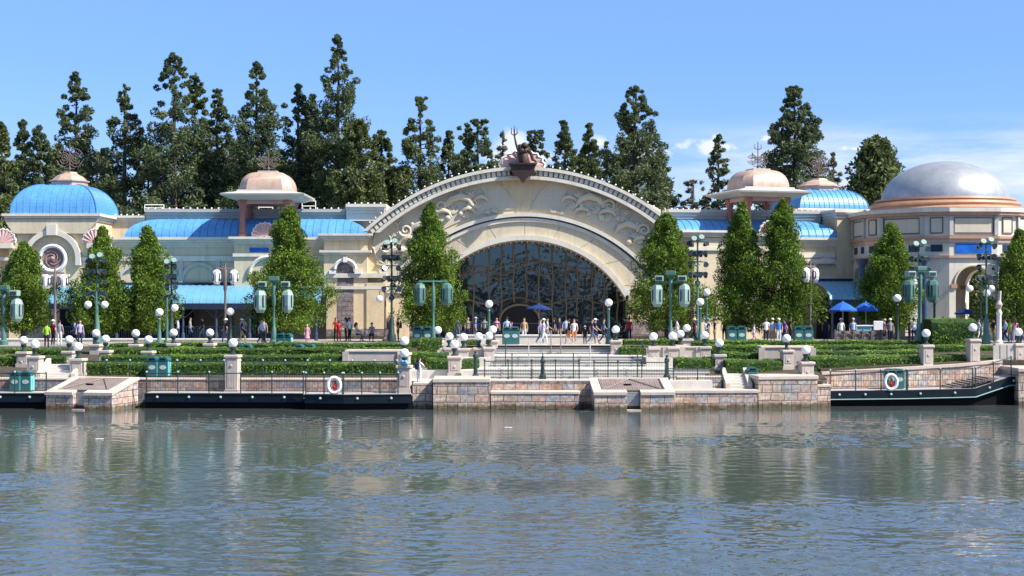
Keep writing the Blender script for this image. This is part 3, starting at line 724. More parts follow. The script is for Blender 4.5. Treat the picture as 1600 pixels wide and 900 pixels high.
def seafan(mb, px, py, s, rg):
    for k in range(7):
        a = math.pi * (0.15 + 0.7 * k / 6) + rg.uniform(-0.1, 0.1); L_ = s * rg.uniform(0.7, 1.1)
        c = Vector((PX(px, YH), YH - 0.12, PZ(py, YH)))
        mb.tube([c, c + Vector((L_ * 0.5 * math.cos(a), 0.02, L_ * 0.5 * math.sin(a))), c + Vector((L_ * math.cos(a + 0.2), -0.05, L_ * math.sin(a + 0.2)))], [0.09, 0.08, 0.03], 5)
rg = random.Random(11)
for sgn in (-1, 1):
    m = MB(); X = lambda d: 820 + sgn * d
    # curling wave lines
    for d, y, r in ((72, 300, 0.75), (158, 310, 0.62), (208, 332, 0.6)): spiral(m, X(d), y, r, 1.0, 0.6 if sgn > 0 else 2.5, sgn, w=0.05, dep=0.10)
    m.build('wave_relief', M['panel'], hall)
    m = MB()
    # leaping dolphin-like fish forms, long tails, shells and corals in plaster
    for (d, y, s, fl) in ((108, 316, 1.15, 1), (166, 358, 1.0, 1), (72, 312, 0.6, -1), (203, 396, 0.95, 1), (132, 334, 0.7, 1), (92, 330, 0.6, 1), (186, 376, 0.7, 1)):
        q = [(-26, 8), (-18, -4), (-6, -8), (6, -4), (16, 6), (26, 10), (32, 2), (34, -8)]
        ptube(m, [(X(d + a * s), y + b * s, 0.0 + 0.12 * math.sin(i)) for i, (a, b) in enumerate(q)], [w * s for w in (0.08, 0.24, 0.30, 0.27, 0.2, 0.13, 0.09, 0.05)])
        ptube(m, [(X(d + 33 * s), y - 6 * s, 0), (X(d + 40 * s), y - 15 * s, 0.05)], [0.1 * s, 0.03]); ptube(m, [(X(d + 33 * s), y - 6 * s, 0), (X(d + 24 * s), y - 15 * s, 0.05)], [0.1 * s, 0.03])
        ptube(m, [(X(d - 4 * s), y - 8 * s, 0), (X(d - 10 * s), y - 20 * s, 0.1)], [0.12 * s, 0.03])
    for d, y, s in ((92, 340, 0.55), (130, 346, 0.6), (150, 362, 0.6), (180, 380, 0.6), (58, 334, 0.4), (195, 372, 0.6), (140, 330, 0.7), (104, 300, 0.65), (215, 418, 0.8), (75, 326, 0.7), (112, 334, 0.8), (122, 322, 0.7), (152, 346, 0.8), (172, 372, 0.7), (190, 388, 0.8), (205, 405, 0.7), (158, 336, 0.6), (84, 308, 0.6), (46, 332, 0.4)): seafan(m, X(d), y, s, rg)
    for d, y, r in ((120, 340, 0.22), (163, 378, 0.25), (188, 398, 0.2), (88, 322, 0.2), (100, 334, 0.18), (146, 342, 0.2), (176, 350, 0.16)):
        m.ball((PX(X(d), YH), YH - 0.15, PZ(y, YH)), r, 0, 8, 6, sy=0.7)
    for d, y, r in ((132, 322, 0.5), (186, 360, 0.5), (214, 384, 0.55)): spiral(m, X(d), y, r, 1.5, 0.3, sgn, w=0.13, dep=0.2)
    m.build('sea_relief', M['relief'], hall, 'auto')
# crest: shell, corbel, bronze wave sculpture with trident
def shell(mb, mbrim, cx, y, cz, w, h, n=9, th=0.25, lobes=True):
    P = []; Q = []
    for i in range(n * 4 + 1):
        t = i / (n * 4); a = math.pi * t
        lob = 1 + 0.045 * math.cos(2 * math.pi * t * n + math.pi)
        P.append((cx - w / 2 * lob * math.cos(a), cz + h * lob * math.sin(a) ** 0.8 if 0 < t < 1 else cz))
    ctr = (cx, cz)
    # fluted surface
    rows = []
    for k, s in enumerate((0.08, 0.4, 0.72, 0.93)):
        rows.append([(ctr[0] + (p[0] - ctr[0]) * s, y - th * (0.3 + 0.7 * (1 - s)) - 0.10 * s * (0.5 - 0.5 * math.cos(2 * math.pi * i / 4)) , ctr[1] + (p[1] - ctr[1]) * s) for i, p in enumerate(P)])
    mb.loft(rows)
    rows2 = [[(ctr[0] + (p[0] - ctr[0]) * s, yy, ctr[1] + (p[1] - ctr[1]) * s) for p in P] for s, yy in ((0.93, y - th * 0.35), (0.96, y - th * 0.6), (1.03, y - th * 0.5), (1.03, y + 0.05), (0.5, y + 0.05))]
    mbrim.loft(rows2)
m1, m2 = MB(), MB(); shell(m1, m2, PX(816, YH), YH - 0.2, PZ(262, YH) - 0.1, 3.4, 1.35, 9, 0.5)
sh = m1.build('crest_shell', M['shellpink'], hall, 'auto'); m2.build('shell_rim', M['white'], sh, 'auto')
m = MB(); cxx = PX(817, YH)
m.prism([(cxx - 0.95, PZ(259, YH)), (cxx + 0.95, PZ(259, YH)), (cxx + 0.8, PZ(272, YH)), (cxx + 0.35, PZ(278, YH)), (cxx, PZ(287, YH)), (cxx - 0.35, PZ(278, YH)), (cxx - 0.8, PZ(272, YH))], YH - 1.55, YH - 0.3)
m.prism([(cxx - 0.6, PZ(275, YH)), (cxx + 0.6, PZ(275, YH)), (cxx, PZ(287, YH))], YH - 1.8, YH - 1.56)
m.prism([(cxx - 1.05, PZ(257.5, YH)), (cxx + 1.05, PZ(257.5, YH)), (cxx + 0.98, PZ(260, YH)), (cxx - 0.98, PZ(260, YH))], YH - 1.7, YH - 0.3)
for s in (-1, 1): m.tube([(cxx + s * (0.95 - 0.25 * (1 - math.cos(a))), YH - 1.1, PZ(272, YH) + 0.18 * math.sin(a)) for a in np.linspace(-1.5, 3.5, 10)], 0.09, 6)
m.build('corbel', M['bronze'], hall)
m = MB(); zb = PZ(258, YH)
m.tube([(cxx + 0.12, YH - 1.0, zb), (cxx + 0.02, YH - 1.05, zb + 0.5), (cxx - 0.1, YH - 1.0, zb + 1.0), (cxx - 0.25, YH - 0.95, zb + 1.45)], [0.42, 0.38, 0.27, 0.12], 10)
m.tube([(cxx + 0.3, YH - 1.1, zb + 1.15), (cxx + 0.62, YH - 1.15, zb + 0.7), (cxx + 0.72, YH - 1.2, zb + 0.3), (cxx + 1.0, YH - 1.2, zb + 0.16)], [0.16, 0.13, 0.11, 0.06], 8)
for k in range(5):
    a = k * 1.25; m.tube([(cxx + 0.05 + 0.38 * math.cos(a + t), YH - 1.0 + 0.35 * math.sin(a + t), zb + 0.1 + 0.22 * k + 0.15 * t) for t in np.linspace(0, 3.0, 9)], [0.11] * 8 + [0.04], 6)
m.ball((cxx + 0.12, YH - 1.05, zb + 1.35), 0.25, 0, 10, 8)
ws = m.build('wave_sculpture', M['bronze'], hall, 'auto')
m = MB(); tx = cxx - 0.62
m.tube([(cxx - 0.3, YH - 1.0, zb + 0.9), (tx + 0.1, YH - 1.0, zb + 1.5), (tx, YH - 1.0, zb + 2.0), (tx - 0.03, YH - 1.0, zb + 2.6)], [0.12, 0.08, 0.06, 0.05], 8)
for s in (-1, 0, 1): m.tube([(tx - 0.03, YH - 1.0, zb + 2.1), (tx - 0.03 + s * 0.22, YH - 1.0, zb + 2.25), (tx - 0.03 + s * 0.2, YH - 1.0, zb + (2.85 if s == 0 else 2.7))], [0.05, 0.05, 0.02], 6)
m.build('trident', M['bronze'], ws)

# finials --------------------------------------------------
def finial_mb(kind):
    m = MB()
    m.tube([(0, 0, -0.15), (0, 0, 2.0 if kind != 'low' else 1.55)], [0.05, 0.035], 6)
    m.ball((0, 0, 0.12), 0.12, 0, 8, 6)
    if kind == 'tall' or kind == 'trident':
        for s in (-1, 1): m.tube([(0, 0, 1.4), (s * 0.28, 0, 1.5), (s * 0.26, 0, 1.85)], [0.04, 0.04, 0.015], 5)
    R0 = 0.42 if kind != 'tall' else 0.55
    for s in (-1, 1):
        zc = 0.62 if kind != 'tall' else 0.95
        for (cx_, r_, zz) in ((0.45, R0, zc), (0.42, R0 * 0.62, zc - 0.02), (0.4, R0 * 0.35, zc)):
            m.tube([(s * (cx_ + r_ * math.cos(a)), 0, zz + (1.25 if kind == 'tall' else 0.85) * r_ * math.sin(a)) for a in np.linspace(0.4, 6.0, 18)], 0.035, 5)
        for k in range(5):
            a = 0.4 + k * 1.1; m.tube([(s * (0.42 + 0.1 * math.cos(a)), 0, zc + 0.1 * math.sin(a)), (s * (0.45 + R0 * math.cos(a)), 0, zc + R0 * math.sin(a))], 0.022, 4)
        m.tube([(0, 0, 0.15), (s * 0.35, 0, 0.1), (s * 0.42, 0, 0.25), (s * 0.3, 0, 0.3)], 0.03, 5)
        if kind == 'trident': m.tube([(0, 0, 0.5), (s * 0.5, 0, 1.15), (s * 0.5, 0, 0.75)], 0.035, 4)
    return m

def roof_loft(u0, u1, v0, v1, z0, f, T, hip0=True, hip1=True, n=10):
    """nested-U loft of a barrel roof: front eave v0, rises back to v1; ends rounded where hip is True"""
    rows = []
    for k in range(n + 1):
        t = T * k / n; z = z0 + f(k / n)
        a = u0 + (t if hip0 else 0); b = u1 - (t if hip1 else 0)
        rows.append([(a, v1, z), (a, v0 + t, z), (b, v0 + t, z), (b, v1, z)])
    return rows
def barrel_roof(parent, u0, u1, v0, T, z0, H, hip0, hip1, M0, seam=0.56, v1=None, mat='blue', name='barrel_roof', power=0.5, swap=0.0):
    f = lambda s: H * (1 - (1 - s) ** 2.2) ** power if s < 1 else H
    ss = [1 - math.cos(s * math.pi / 2) for s in np.linspace(0, 1, 12)]
    v1 = v0 + T if v1 is None else v1
    m = MB(); m.M = M0; rows = []
    for s in ss:
        t = T * s; z = z0 + f(s); a = u0 + (t if hip0 else 0); b = u1 - (t if hip1 else 0)
        rows.append([(a, v1, z), (a, v0 + t, z), (b, v0 + t, z), (b, v1, z)])
    m.loft(rows); r = m.build(name, M[mat], parent)
    q = MB(); q.M = M0
    k = int((u1 - u0) / seam)
    for i in range(k + 1):
        u = u0 + (u1 - u0) * i / k
        pts = []
        for s in ss:
            t = T * s
            if (hip0 and u < u0 + t - 1e-6) or (hip1 and u > u1 - t + 1e-6): break
            pts.append((u, v0 + t, z0 + f(s) + 0.012))
        if len(pts) > 1: q.tube(pts, 0.028, 4)
    for hip, uu, sg in ((hip0, u0, 1), (hip1, u1, -1)):
        if not hip: continue
        kk = max(2, int((v1 - v0) / seam))
        for i in range(1, kk + 1):
            v = v0 + (v1 - v0) * i / kk; pts = []
            for s in ss:
                t = T * s
                if v < v0 + t - 1e-6: break
                pts.append((uu + sg * t, v, z0 + f(s) + 0.012))
            if len(pts) > 1: q.tube(pts, 0.028, 4)
    q.build('roof_seam', M['seam'], r)
    return r
BULB = b0
def bulbs(parent, pts):
    base = parent.location
    for p in pts:
        c = BULB.copy(); COL.objects.link(c); c.parent = parent; c.location = Vector(p) - base
def cornice(mb, u0, u1, v, z, h, steps=3, out=0.5, vb=None, ends=True):
    """stepped cornice; top at z, total height h, grows outwards to `out`"""
    vb = v + 0.5 if vb is None else vb
    for i in range(steps):
        o = out * (1 - i / steps) ** 1.2; zt = z - h * i / steps; zb = z - h * (i + 1) / steps
        mb.box(u0 - (o if ends else 0), u1 + (o if ends else 0), v - o, vb, zb + 0.001, zt)

def cupola(parent, cu, cv, z0, M0, rz, wcol, zcol_top, weave, wdome, hdome, fin):
    """roof kiosk: four columns, wide flat eave, copper cushion dome, iron finial.  sizes in metres; rz turns it about its axis"""
    T = M0 @ Matrix.Translation((cu, cv, 0)) @ Matrix.Rotation(rz, 4, 'Z')
    h = wcol / 2
    rootm = MB(); rootm.M = T
    zt = zcol_top
    P = weave / 2
    rows = [[(-q, -q, z), (q, -q, z), (q, q, z), (-q, q, z)] for q, z in ((h + 0.15, zt - 0.02), (P * 0.78, zt + 0.02), (P, zt + 0.28), (P + 0.03, zt + 0.4), (P - 0.05, zt + 0.42), (wdome / 2 + 0.1, zt + 0.62), (wdome / 2 + 0.06, zt + 0.75))]
    rootm.loft(rows, 0, True); rootm.add(rows[0], [(3, 2, 1, 0)])
    cup = rootm.build('cupola', M['greytrim'], parent)
    for sx in (-1, 1):
        for sy in (-1, 1):
            c = MB(); c.M = T @ Matrix.Translation((sx * h, sy * h, 0))
            c.lathe([(0.34, z0), (0.34, z0 + 0.25), (0.22, z0 + 0.32), (0.21, zt - 0.75), (0.24, zt - 0.65), (0.22, zt - 0.6), (0.36, zt - 0.2), (0.38, zt - 0.03)], 0, 0, 10)
            c.build('column', M['pinkcol'], cup, 'auto')
    b = MB(); b.M = T
    for s in (-1, 1):
        b.box(-h - 0.2, h + 0.2, s * h - 0.16, s * h + 0.16, zt - 0.3, zt - 0.025); b.box(s * h - 0.16, s * h + 0.16, -h + 0.17, h - 0.17, zt - 0.3, zt - 0.025)
    b.build('beam', M['shellpink'], cup)
    d = MB(); d.M = T; w = wdome / 2; zb = zt + 0.75; c_ = 0.32
    rows = []
    for s in np.linspace(0, 1, 12):
        a = s * math.pi / 2; q = w * (0.28 + 0.72 * math.cos(a) ** 0.75 if s < 1 else 0.28); z = zb + hdome * math.sin(a) ** 0.95
        k = q * c_
        rows.append([(-q + k, -q, z), (q - k, -q, z), (q, -q + k, z), (q, q - k, z), (q - k, q, z), (-q + k, q, z), (-q, q - k, z), (-q, -q + k, z)])
    d.loft(rows, 0, True); d.add(rows[-1], [tuple(range(8))])
    dm = d.build('dome', M['copper'], cup, 'auto')
    t = MB(); t.M = T; q = w * 0.36
    t.box(-q, q, -q, q, zb + hdome - 0.03, zb + hdome + 0.10); t.build('dome_cap', M['greytrim'], cup)
    fm = finial_mb(fin); fm2 = MB(); fm2.M = T @ Matrix.Translation((0, 0, zb + hdome + 0.2)); fm2.add(fm.v, fm.f); fm2.build('finial', M['iron'], cup)
    return cup

# ---- left wing (axis aligned)
YL = 116.0
def LX(px, dv=0.0): return PX(px, YL + dv)
def LZ(py, dv=0.0): return PZ(py, YL + dv)
lw = empty('side_wing', (LX(360), YL, Z_PLAZA), 'long cream wing with blue barrel roof left of the arched hall', 'building')
ID = Matrix.Identity(4)
m = MB()
m.box(LX(150), LX(575), YL, YL + 8, Z_PLAZA, LZ(385)); m.box(LX(150, 2.6), LX(228, 2.6), YL + 2.6, YL + 8, LZ(385), LZ(342, 2.6))
m.box(LX(228, 2.6), LX(575, 2.6), YL + 2.65, YL + 8, LZ(385), LZ(338, 2.6))
m.build('wall', M['sand'], lw)
m = MB(); cornice(m, LX(150), LX(575), YL, LZ(371), 0.75, 4, 0.55, YL + 1.0, False)
cornice(m, LX(150, 2.6), LX(227, 2.6), YL + 2.6, LZ(337, 2.6), 0.5, 3, 0.3, YL + 4, False)
m.box(LX(150), LX(575), YL - 0.10, YL, LZ(408), LZ(400))
m.build('cornice', M['trim'], lw)
m = MB(); cornice(m, LX(228, 2.6), LX(541, 2.6), YL + 2.6, LZ(327, 2.6), 0.95, 4, 0.4, YL + 4, False)
m.build('parapet', M['greytrim'], lw)
m = MB(); m.box(LX(541, 2.0), LX(600, 2.0), YL + 2.0, YL + 6, LZ(345, 2), LZ(322, 2)); cornice(m, LX(541, 2.0), LX(604, 2.0), YL + 2.0, LZ(319, 2), 0.7, 3, 0.35, YL + 6, False); m.build('parapet', M['trim'], lw)
bulbs(lw, [(LX(p, 2.6), YL + 2.5, LZ(325.5, 2.6)) for p in range(232, 541, 11)] + [(LX(p, 2), YL + 1.9, LZ(317.5, 2)) for p in range(545, 600, 10)] + [(LX(p, 2.6), YL + 2.5, LZ(335.5, 2.6)) for p in range(172, 228, 9)])
barrel_roof(lw, LX(196), LX(572), YL - 0.35, 2.85, LZ(371) - 0.02, LZ(342, 2.6) - LZ(371) , True, True, ID)
# rooftop rails/plant
m = MB()
def rail_box(a, b, y0, y1, Y):
    for p in np.linspace(a, b, max(2, int((b - a) / 11))): m.tube([(PX(p, Y), Y, PZ(y1, Y)), (PX(p, Y), Y, PZ(y0, Y))], 0.035, 4)
    for yy in (y0, (y0 + y1) / 2): m.tube([(PX(a, Y), Y, PZ(yy, Y)), (PX(b, Y), Y, PZ(yy, Y))], 0.035, 4)
rail_box(226, 256, 320, 330, YL + 5); rail_box(404, 426, 318, 330, YL + 5); rail_box(472, 493, 314, 330, YL + 5)
m.build('roof_railing', M['white'], lw)
m = MB(); m.box(LX(256, 4), LX(278, 4), YL + 4.1, YL + 5.5, LZ(332, 4), LZ(325.5, 4)); m.build('roof_unit', M['copper'], lw)
# blind arches between pilasters
m = MB(); inf = MB()
for cxp, rp in ((210, 26), (312, 30), (257, 24)):
    cx_ = LX(cxp); r_ = rp * YL / F; zc = LZ(440)
    pts = [(cx_ + r_ * math.cos(t), zc + r_ * math.sin(t)) for t in np.linspace(0, math.pi, 20)]; pt2 = [(cx_ + (r_ - 0.25) * math.cos(t), zc + (r_ - 0.25) * math.sin(t)) for t in np.linspace(0, math.pi, 20)]
    m.loft([[(x, YL - 0.16, z) for x, z in pts], [(x, YL - 0.16, z) for x, z in pt2]]); m.loft([[(x, YL - 0.16, z) for x, z in pts], [(x, YL, z) for x, z in pts]]); m.loft([[(x, YL - 0.16, z) for x, z in pt2], [(x, YL, z) for x, z in pt2]])
for p in (283, 341, 235): m.box(LX(p) - 0.16, LX(p) + 0.16, YL - 0.17, YL, LZ(450), LZ(408))
m.build('blind_arch', M['greytrim'], lw)
# bay below the kiosk
bay = MB(); bay.box(LX(366, -1.4), LX(470, -1.4), YL - 1.4, YL, Z_PLAZA, LZ(380, -1.4)); bay.build('bay', M['sand'], lw)
m = MB(); cornice(m, LX(368, -1.4), LX(468, -1.4), YL - 1.4, LZ(370, -1.4), 0.55, 3, 0.45, YL); m.box(LX(364, -1.4), LX(472, -1.4), YL - 1.52, YL, LZ(401, -1.4), LZ(396, -1.4))
m.build('bay_cornice', M['trim'], lw)
m = MB(); m.box(LX(390, -1.4), LX(420, -1.4), YL - 1.46, YL - 1.3, LZ(394, -1.4), LZ(387, -1.4)); m.build('blue_panel', M['bannerblue'], lw)
m1 = MB(); m2 = MB(); shell(m1, m2, LX(413, -1.5), YL - 1.2, LZ(370, -1.4), 1.9, 1.05, 9, 0.25); s_ = m1.build('shell_ornament', M['shellpink'], lw, 'auto'); m2.build('shell_rim', M['white'], s_, 'auto')
m = MB()   # scroll window ornament
cx_, zc = LX(418, -1.4), LZ(432, -1.4)
m.tube([(cx_ + 1.35 * math.cos(t), YL - 1.5, zc + 1.45 * math.sin(t)) for t in np.linspace(0.1, math.pi - 0.1, 16)], 0.15, 6); m.build('window_hood', M['trim'], lw)
cupola(lw, LX(417, -0.2), YL + 0.6, LZ(371, -1), ID, 0, 3.35, LZ(312, -1.3), 6.2, 3.95, 1.42, 'low')
# pier beside the arch
m = MB(); Yp = YL - 1.6
m.box(PX(506, Yp), PX(574, Yp), Yp, YL, Z_PLAZA + 0.7, PZ(392, Yp)); m.box(PX(506, Yp), PX(574, Yp), Yp + 0.1, YL, PZ(392, Yp), PZ(370, Yp))
m.box(PX(574, YH), PX(604, YH), YH - 0.7, YH + 0.02, 3.9, PZ(442, YH))
m.build('pier', M['cream'], lw)
m = MB(); cornice(m, PX(506, Yp), PX(574, Yp), Yp, PZ(365, Yp), 0.5, 3, 0.4, YL); cornice(m, PX(506, Yp), PX(574, Yp), Yp, PZ(391, Yp), 0.35, 2, 0.3, YL)
m.box(PX(502, Yp), PX(604, Yp), Yp - 0.15, Yp + 1.5, PZ(434, Yp), PZ(427, Yp)); m.box(PX(502, Yp), PX(604, Yp), Yp - 0.12, Yp + 1.5, PZ(452, Yp), PZ(447, Yp))
m.build('string_course', M['trim'], lw)
m = MB(); m.box(PX(504, Yp), PX(608, Yp), Yp - 0.1, YL, Z_PLAZA, Z_PLAZA + 0.72); m.build('plinth', M['plinth'], lw)
m = MB(); zt = PZ(410, Yp); cx_ = PX(540, Yp)
pp = [(cx_ - 0.6, Z_PLAZA + 0.9), (cx_ + 0.6, Z_PLAZA + 0.9), (cx_ + 0.6, zt - 1.4)] + [(cx_ + 0.6 * math.cos(t), zt - 0.45 + 0.55 * math.sin(t)) for t in np.linspace(0, math.pi, 10)]
m.prism(pp, Yp - 0.03, Yp + 0.2); m.build('niche', M['plinth'], lw)
m = MB()
m.tube([(cx_ + 0.78 * math.cos(t), Yp - 0.25, zt - 0.5 + 0.7 * math.sin(t)) for t in np.linspace(0, math.pi, 14)], 0.14, 6); m.box(cx_ - 0.14, cx_ + 0.14, Yp - 0.45, Yp, zt + 0.0, zt + 0.4)
m.box(cx_ - 1.2, cx_ - 0.7, Yp - 0.3, Yp, zt - 0.85, zt - 0.6); m.box(cx_ + 0.7, cx_ + 1.2, Yp - 0.3, Yp, zt - 0.85, zt - 0.6); m.build('niche_hood', M['white'], lw)
m = MB(); m.box(PX(610, YH) , PX(640, YH), YH - 0.75, YH - 0.36, 3.2, 5.0); m.build('buttress', M['cream'], lw)

# ---- left tower pavilion
YT = 114.0
tw = empty('domed_pavilion', (PX(84, YT), YT, Z_PLAZA), 'square pavilion with bright blue cushion dome and round medallion at far left', 'building')
xa, xb = PX(14, YT), PX(150, YT); DT = xb - xa
m = MB(); m.box(xa, xb, YT, YT + DT, Z_PLAZA, PZ(345, YT)); m.box(PX(-60, YT + 1), xa, YT + 1.2, YT + DT, Z_PLAZA, PZ(380, YT + 1)); m.build('wall', M['cream'], tw)
m = MB(); cornice(m, xa, xb, YT, PZ(334, YT), 0.55, 3, 0.42, YT + DT + 0.3)
for z_ in (404,):
    m.box(PX(-60, YT), PX(40, YT), YT - 0.1, YT, PZ(407, YT), PZ(402, YT)); m.box(PX(126, YT), PX(152, YT), YT - 0.1, YT, PZ(407, YT), PZ(402, YT))
m.box(PX(-60, YT), PX(22, YT), YT - 0.5, YT + 1.0, PZ(388, YT), PZ(380, YT)); m.box(PX(138, YT), PX(176, YT + 1), YT - 0.5, YT + 1.0, PZ(388, YT), PZ(380, YT))
m.build('cornice', M['trim'], tw)
m = MB()
m.prism([(xa - 0.3, PZ(343, YT)), (xb + 0.3, PZ(343, YT)), (xb - 0.75, PZ(365, YT)), (xa + 0.4, PZ(365, YT))], YT - 0.25, YT + 0.02); m.build('cornice_shadow_block', M['sand'], tw)  # raised trapezoid in darker stucco, shaped as the shadow of the cornice
m = MB(); cx_, zc = PX(83, YT), PZ(404, YT)
def hood(r0, r1, y0, y1, legs):
    A = [(cx_ + r1 * math.cos(t), zc + r1 * math.sin(t)) for t in np.linspace(0, math.pi, 28)]; B = [(cx_ + r0 * math.cos(t), zc + r0 * math.sin(t)) for t in np.linspace(0, math.pi, 28)]
    m.loft([[(x, y1, z) for x, z in A], [(x, y0, z) for x, z in A], [(x, y0, z) for x, z in B], [(x, y1, z) for x, z in B]])
    if legs:
        for s in (-1, 1): m.box(cx_ + s * (r0 + r1) / 2 - (r1 - r0) / 2, cx_ + s * (r0 + r1) / 2 + (r1 - r0) / 2, y0, y1, zc - legs, zc)
hood(1.75, 2.12, YT - 0.35, YT, 0.5)
m.box(cx_ - 0.36, cx_ + 0.36, YT - 0.48, YT, zc + 1.72, zc + 2.5)
m.box(PX(56, YT), PX(110, YT), YT - 0.2, YT, PZ(432, YT), PZ(428, YT))
m.build('arch_moulding', M['trim'], tw, 'auto')
m = MB(); Tm = Matrix.Translation((cx_, YT - 0.02, zc)) @ Matrix.Rotation(R(90), 4, 'X'); m.M = Tm
m.lathe([(0.78, 0.0), (0.82, 0.2), (0.95, 0.28), (1.08, 0.2), (1.1, 0.0)], 0, 0, 32); mr = m.build('medallion_ring', M['white'], tw, 'auto')
m = MB(); m.M = Tm; m.lathe([(0.005, 0.08), (0.8, 0.08), (0.8, 0.0)], 0, 0, 32); md = m.build('medallion', M['medal'], tw)
m = MB(); m.M = Tm
for k in range(3): m.tube([((0.12 + 0.5 * t) * math.cos(2.1 * k + 4.4 * t), (0.12 + 0.5 * t) * math.sin(2.1 * k + 4.4 * t), 0.12) for t in np.linspace(0, 1, 16)], 0.04, 5)
m.ball((0, 0, 0.1), 0.18, 0, 8, 6); m.build('medallion_swirl', M['medal2'], md)
for p in (6, 150):
    m1, m2 = MB(), MB(); shell(m1, m2, PX(p, YT), YT - 0.1, PZ(380, YT), 1.9, 1.05, 9, 0.25); s_ = m1.build('shell_ornament', M['shellpink'], tw, 'auto'); m2.build('shell_rim', M['white'], s_, 'auto')
def cushion_dome(parent, M0, x0, x1, y0, y1, z0, H, T, seam=0.48, mat='blue'):
    ss = [1 - math.cos(s * math.pi / 2) for s in np.linspace(0, 1, 14)]
    f = lambda s: H * math.sqrt(max(0, 1 - (1 - s) ** 2)) ** 1.0
    m = MB(); m.M = M0; rows = []
    for s in ss:
        t = T * s; rows.append([(x0 + t, y0 + t, z0 + f(s)), (x1 - t, y0 + t, z0 + f(s)), (x1 - t, y1 - t, z0 + f(s)), (x0 + t, y1 - t, z0 + f(s))])
    m.loft(rows, 0, True); m.add(rows[-1], [(0, 1, 2, 3)]); d = m.build('dome', M[mat], parent)
    q = MB(); q.M = M0
    for (axis, lo, hi) in (('x', x0, x1), ('y', y0, y1)):
        k = int((hi - lo) / seam)
        for i in range(k + 1):
            u = lo + (hi - lo) * i / k
            for side in (0, 1):
                pts = []
                for s in ss:
                    t = T * s
                    if u < lo + t - 1e-6 or u > hi - t + 1e-6: break
                    z = z0 + f(s) + 0.012
                    if axis == 'x': pts.append((u, (y0 + t) if side == 0 else (y1 - t), z))
                    else: pts.append(((x0 + t) if side == 0 else (x1 - t), u, z))
                if len(pts) > 1: q.tube(pts, 0.026, 4)
    for cx2, cy2, sx, sy in ((x0, y0, 1, 1), (x1, y0, -1, 1), (x1, y1, -1, -1), (x0, y1, 1, -1)):
        q.tube([(cx2 + sx * T * s, cy2 + sy * T * s, z0 + f(s) + 0.015) for s in ss], 0.04, 5)
    q.build('roof_seam', M['seam'], d)
    return d
def lantern_cap(parent, M0, z, r, fin, h=0.9):
    T = M0; m = MB(); m.M = T
    m.lathe([(r * 0.96, z - 0.3), (r * 0.96, z + 0.12), (r * 1.05, z + 0.16), (r * 1.05, z + 0.24), (r * 0.9, z + 0.30), (r * 0.72, z + 0.62 * h), (r * 0.42, z + 0.86 * h), (r * 0.40, z + h), (r * 0.2, z + h), (0.02, z + h)], 0, 0, 8, a0=R(22.5))
    c = m.build('lantern_cap', M['copper'], parent)
    fm = finial_mb(fin); g = MB(); g.M = T @ Matrix.Translation((0, 0, z + h + 0.15)); g.add(fm.v, fm.f); g.build('finial', M['iron'], c)
ztd = PZ(334, YT) + 0.02
cushion_dome(tw, ID, xa + 0.05, xb + 0.02, YT + 0.05, YT + DT, ztd, 2.28, 2.0)
lantern_cap(tw, Matrix.Translation(((xa + xb) / 2 + 0.35, YT + DT / 2, 0)), ztd + 2.43, 1.42, 'tall')

# ---- right wing, turned a little to face right
YR0 = 116.0; XR0 = PX(1058, YR0); YAW = R(11); cY, sY = math.cos(YAW), math.sin(YAW)
def RU(px): k = (px - 800) / F; return (k * YR0 - XR0) / (cY - k * sY)
def RZ(px, py): return CZ - (py - HY) * (YR0 + sY * RU(px)) / F
rwM = Matrix.Translation((XR0, YR0, 0)) @ Matrix.Rotation(YAW, 4, 'Z')
rw = empty('side_wing', (XR0, YR0, Z_PLAZA), 'cream wing with blue barrel roof right of the arched hall', 'building')
uE = RU(1337)
m = MB(); m.M = rwM
m.box(0, uE, 0, 9, Z_PLAZA, RZ(1200, 380)); m.box(0, RU(1300), 2.6, 9, RZ(1200, 380), RZ(1200, 338)); m.box(RU(1306), uE + 0.3, -0.25, 9, Z_PLAZA, RZ(1320, 335) - 0.3)
m.build('wall', M['cream'], rw)
m = MB(); m.M = rwM
cornice(m, 0, RU(1306), 0, RZ(1200, 371), 0.7, 4, 0.5, 1.0, False); m.box(-0.0, RU(1304), -0.12, 0, RZ(1200, 402), RZ(1200, 394))
m.box(0, RU(1304), -0.12, 0, RZ(1200, 438), RZ(1200, 432))
cornice(m, RU(1306) + 0.02, uE + 0.3, -0.25, RZ(1320, 328), 0.65, 3, 0.3, 9)
m.build('cornice', M['trim'], rw)
m = MB(); m.M = rwM; cornice(m, 0, RU(1302), 2.6, RZ(1150, 325), 0.95, 4, 0.4, 4.0, False); m.build('parapet', M['greytrim'], rw)
for p in range(1064, 1300, 9):
    c = BULB.copy(); COL.objects.link(c); c.parent = rw; c.location = (rwM @ Vector((RU(p), 2.4, RZ(p, 326) + 0.08 + (RZ(1150, 325) - RZ(p, 325)))) ) - rw.location
barrel_roof(rw, 0.05, RU(1306), -0.35, 2.85, RZ(1200, 371) - 0.02, 1.42, False, True, rwM)
m = MB(); m.M = rwM; m.box(RU(1078), RU(1130), -1.0, 0, Z_PLAZA, RZ(1100, 372)); m.box(RU(1150), RU(1230), -1.3, 0, Z_PLAZA, RZ(1190, 376)); m.build('bay', M['sand'], rw)
m = MB(); m.M = rwM
cornice(m, RU(1064), RU(1130), -1.0, RZ(1100, 361), 0.5, 3, 0.4, 0); cornice(m, RU(1150), RU(1230), -1.3, RZ(1190, 366), 0.6, 3, 0.4, 0); m.box(RU(1066), RU(1128), -1.15, -0.98, RZ(1100, 392), RZ(1100, 387))
m.build('bay_cornice', M['trim'], rw)
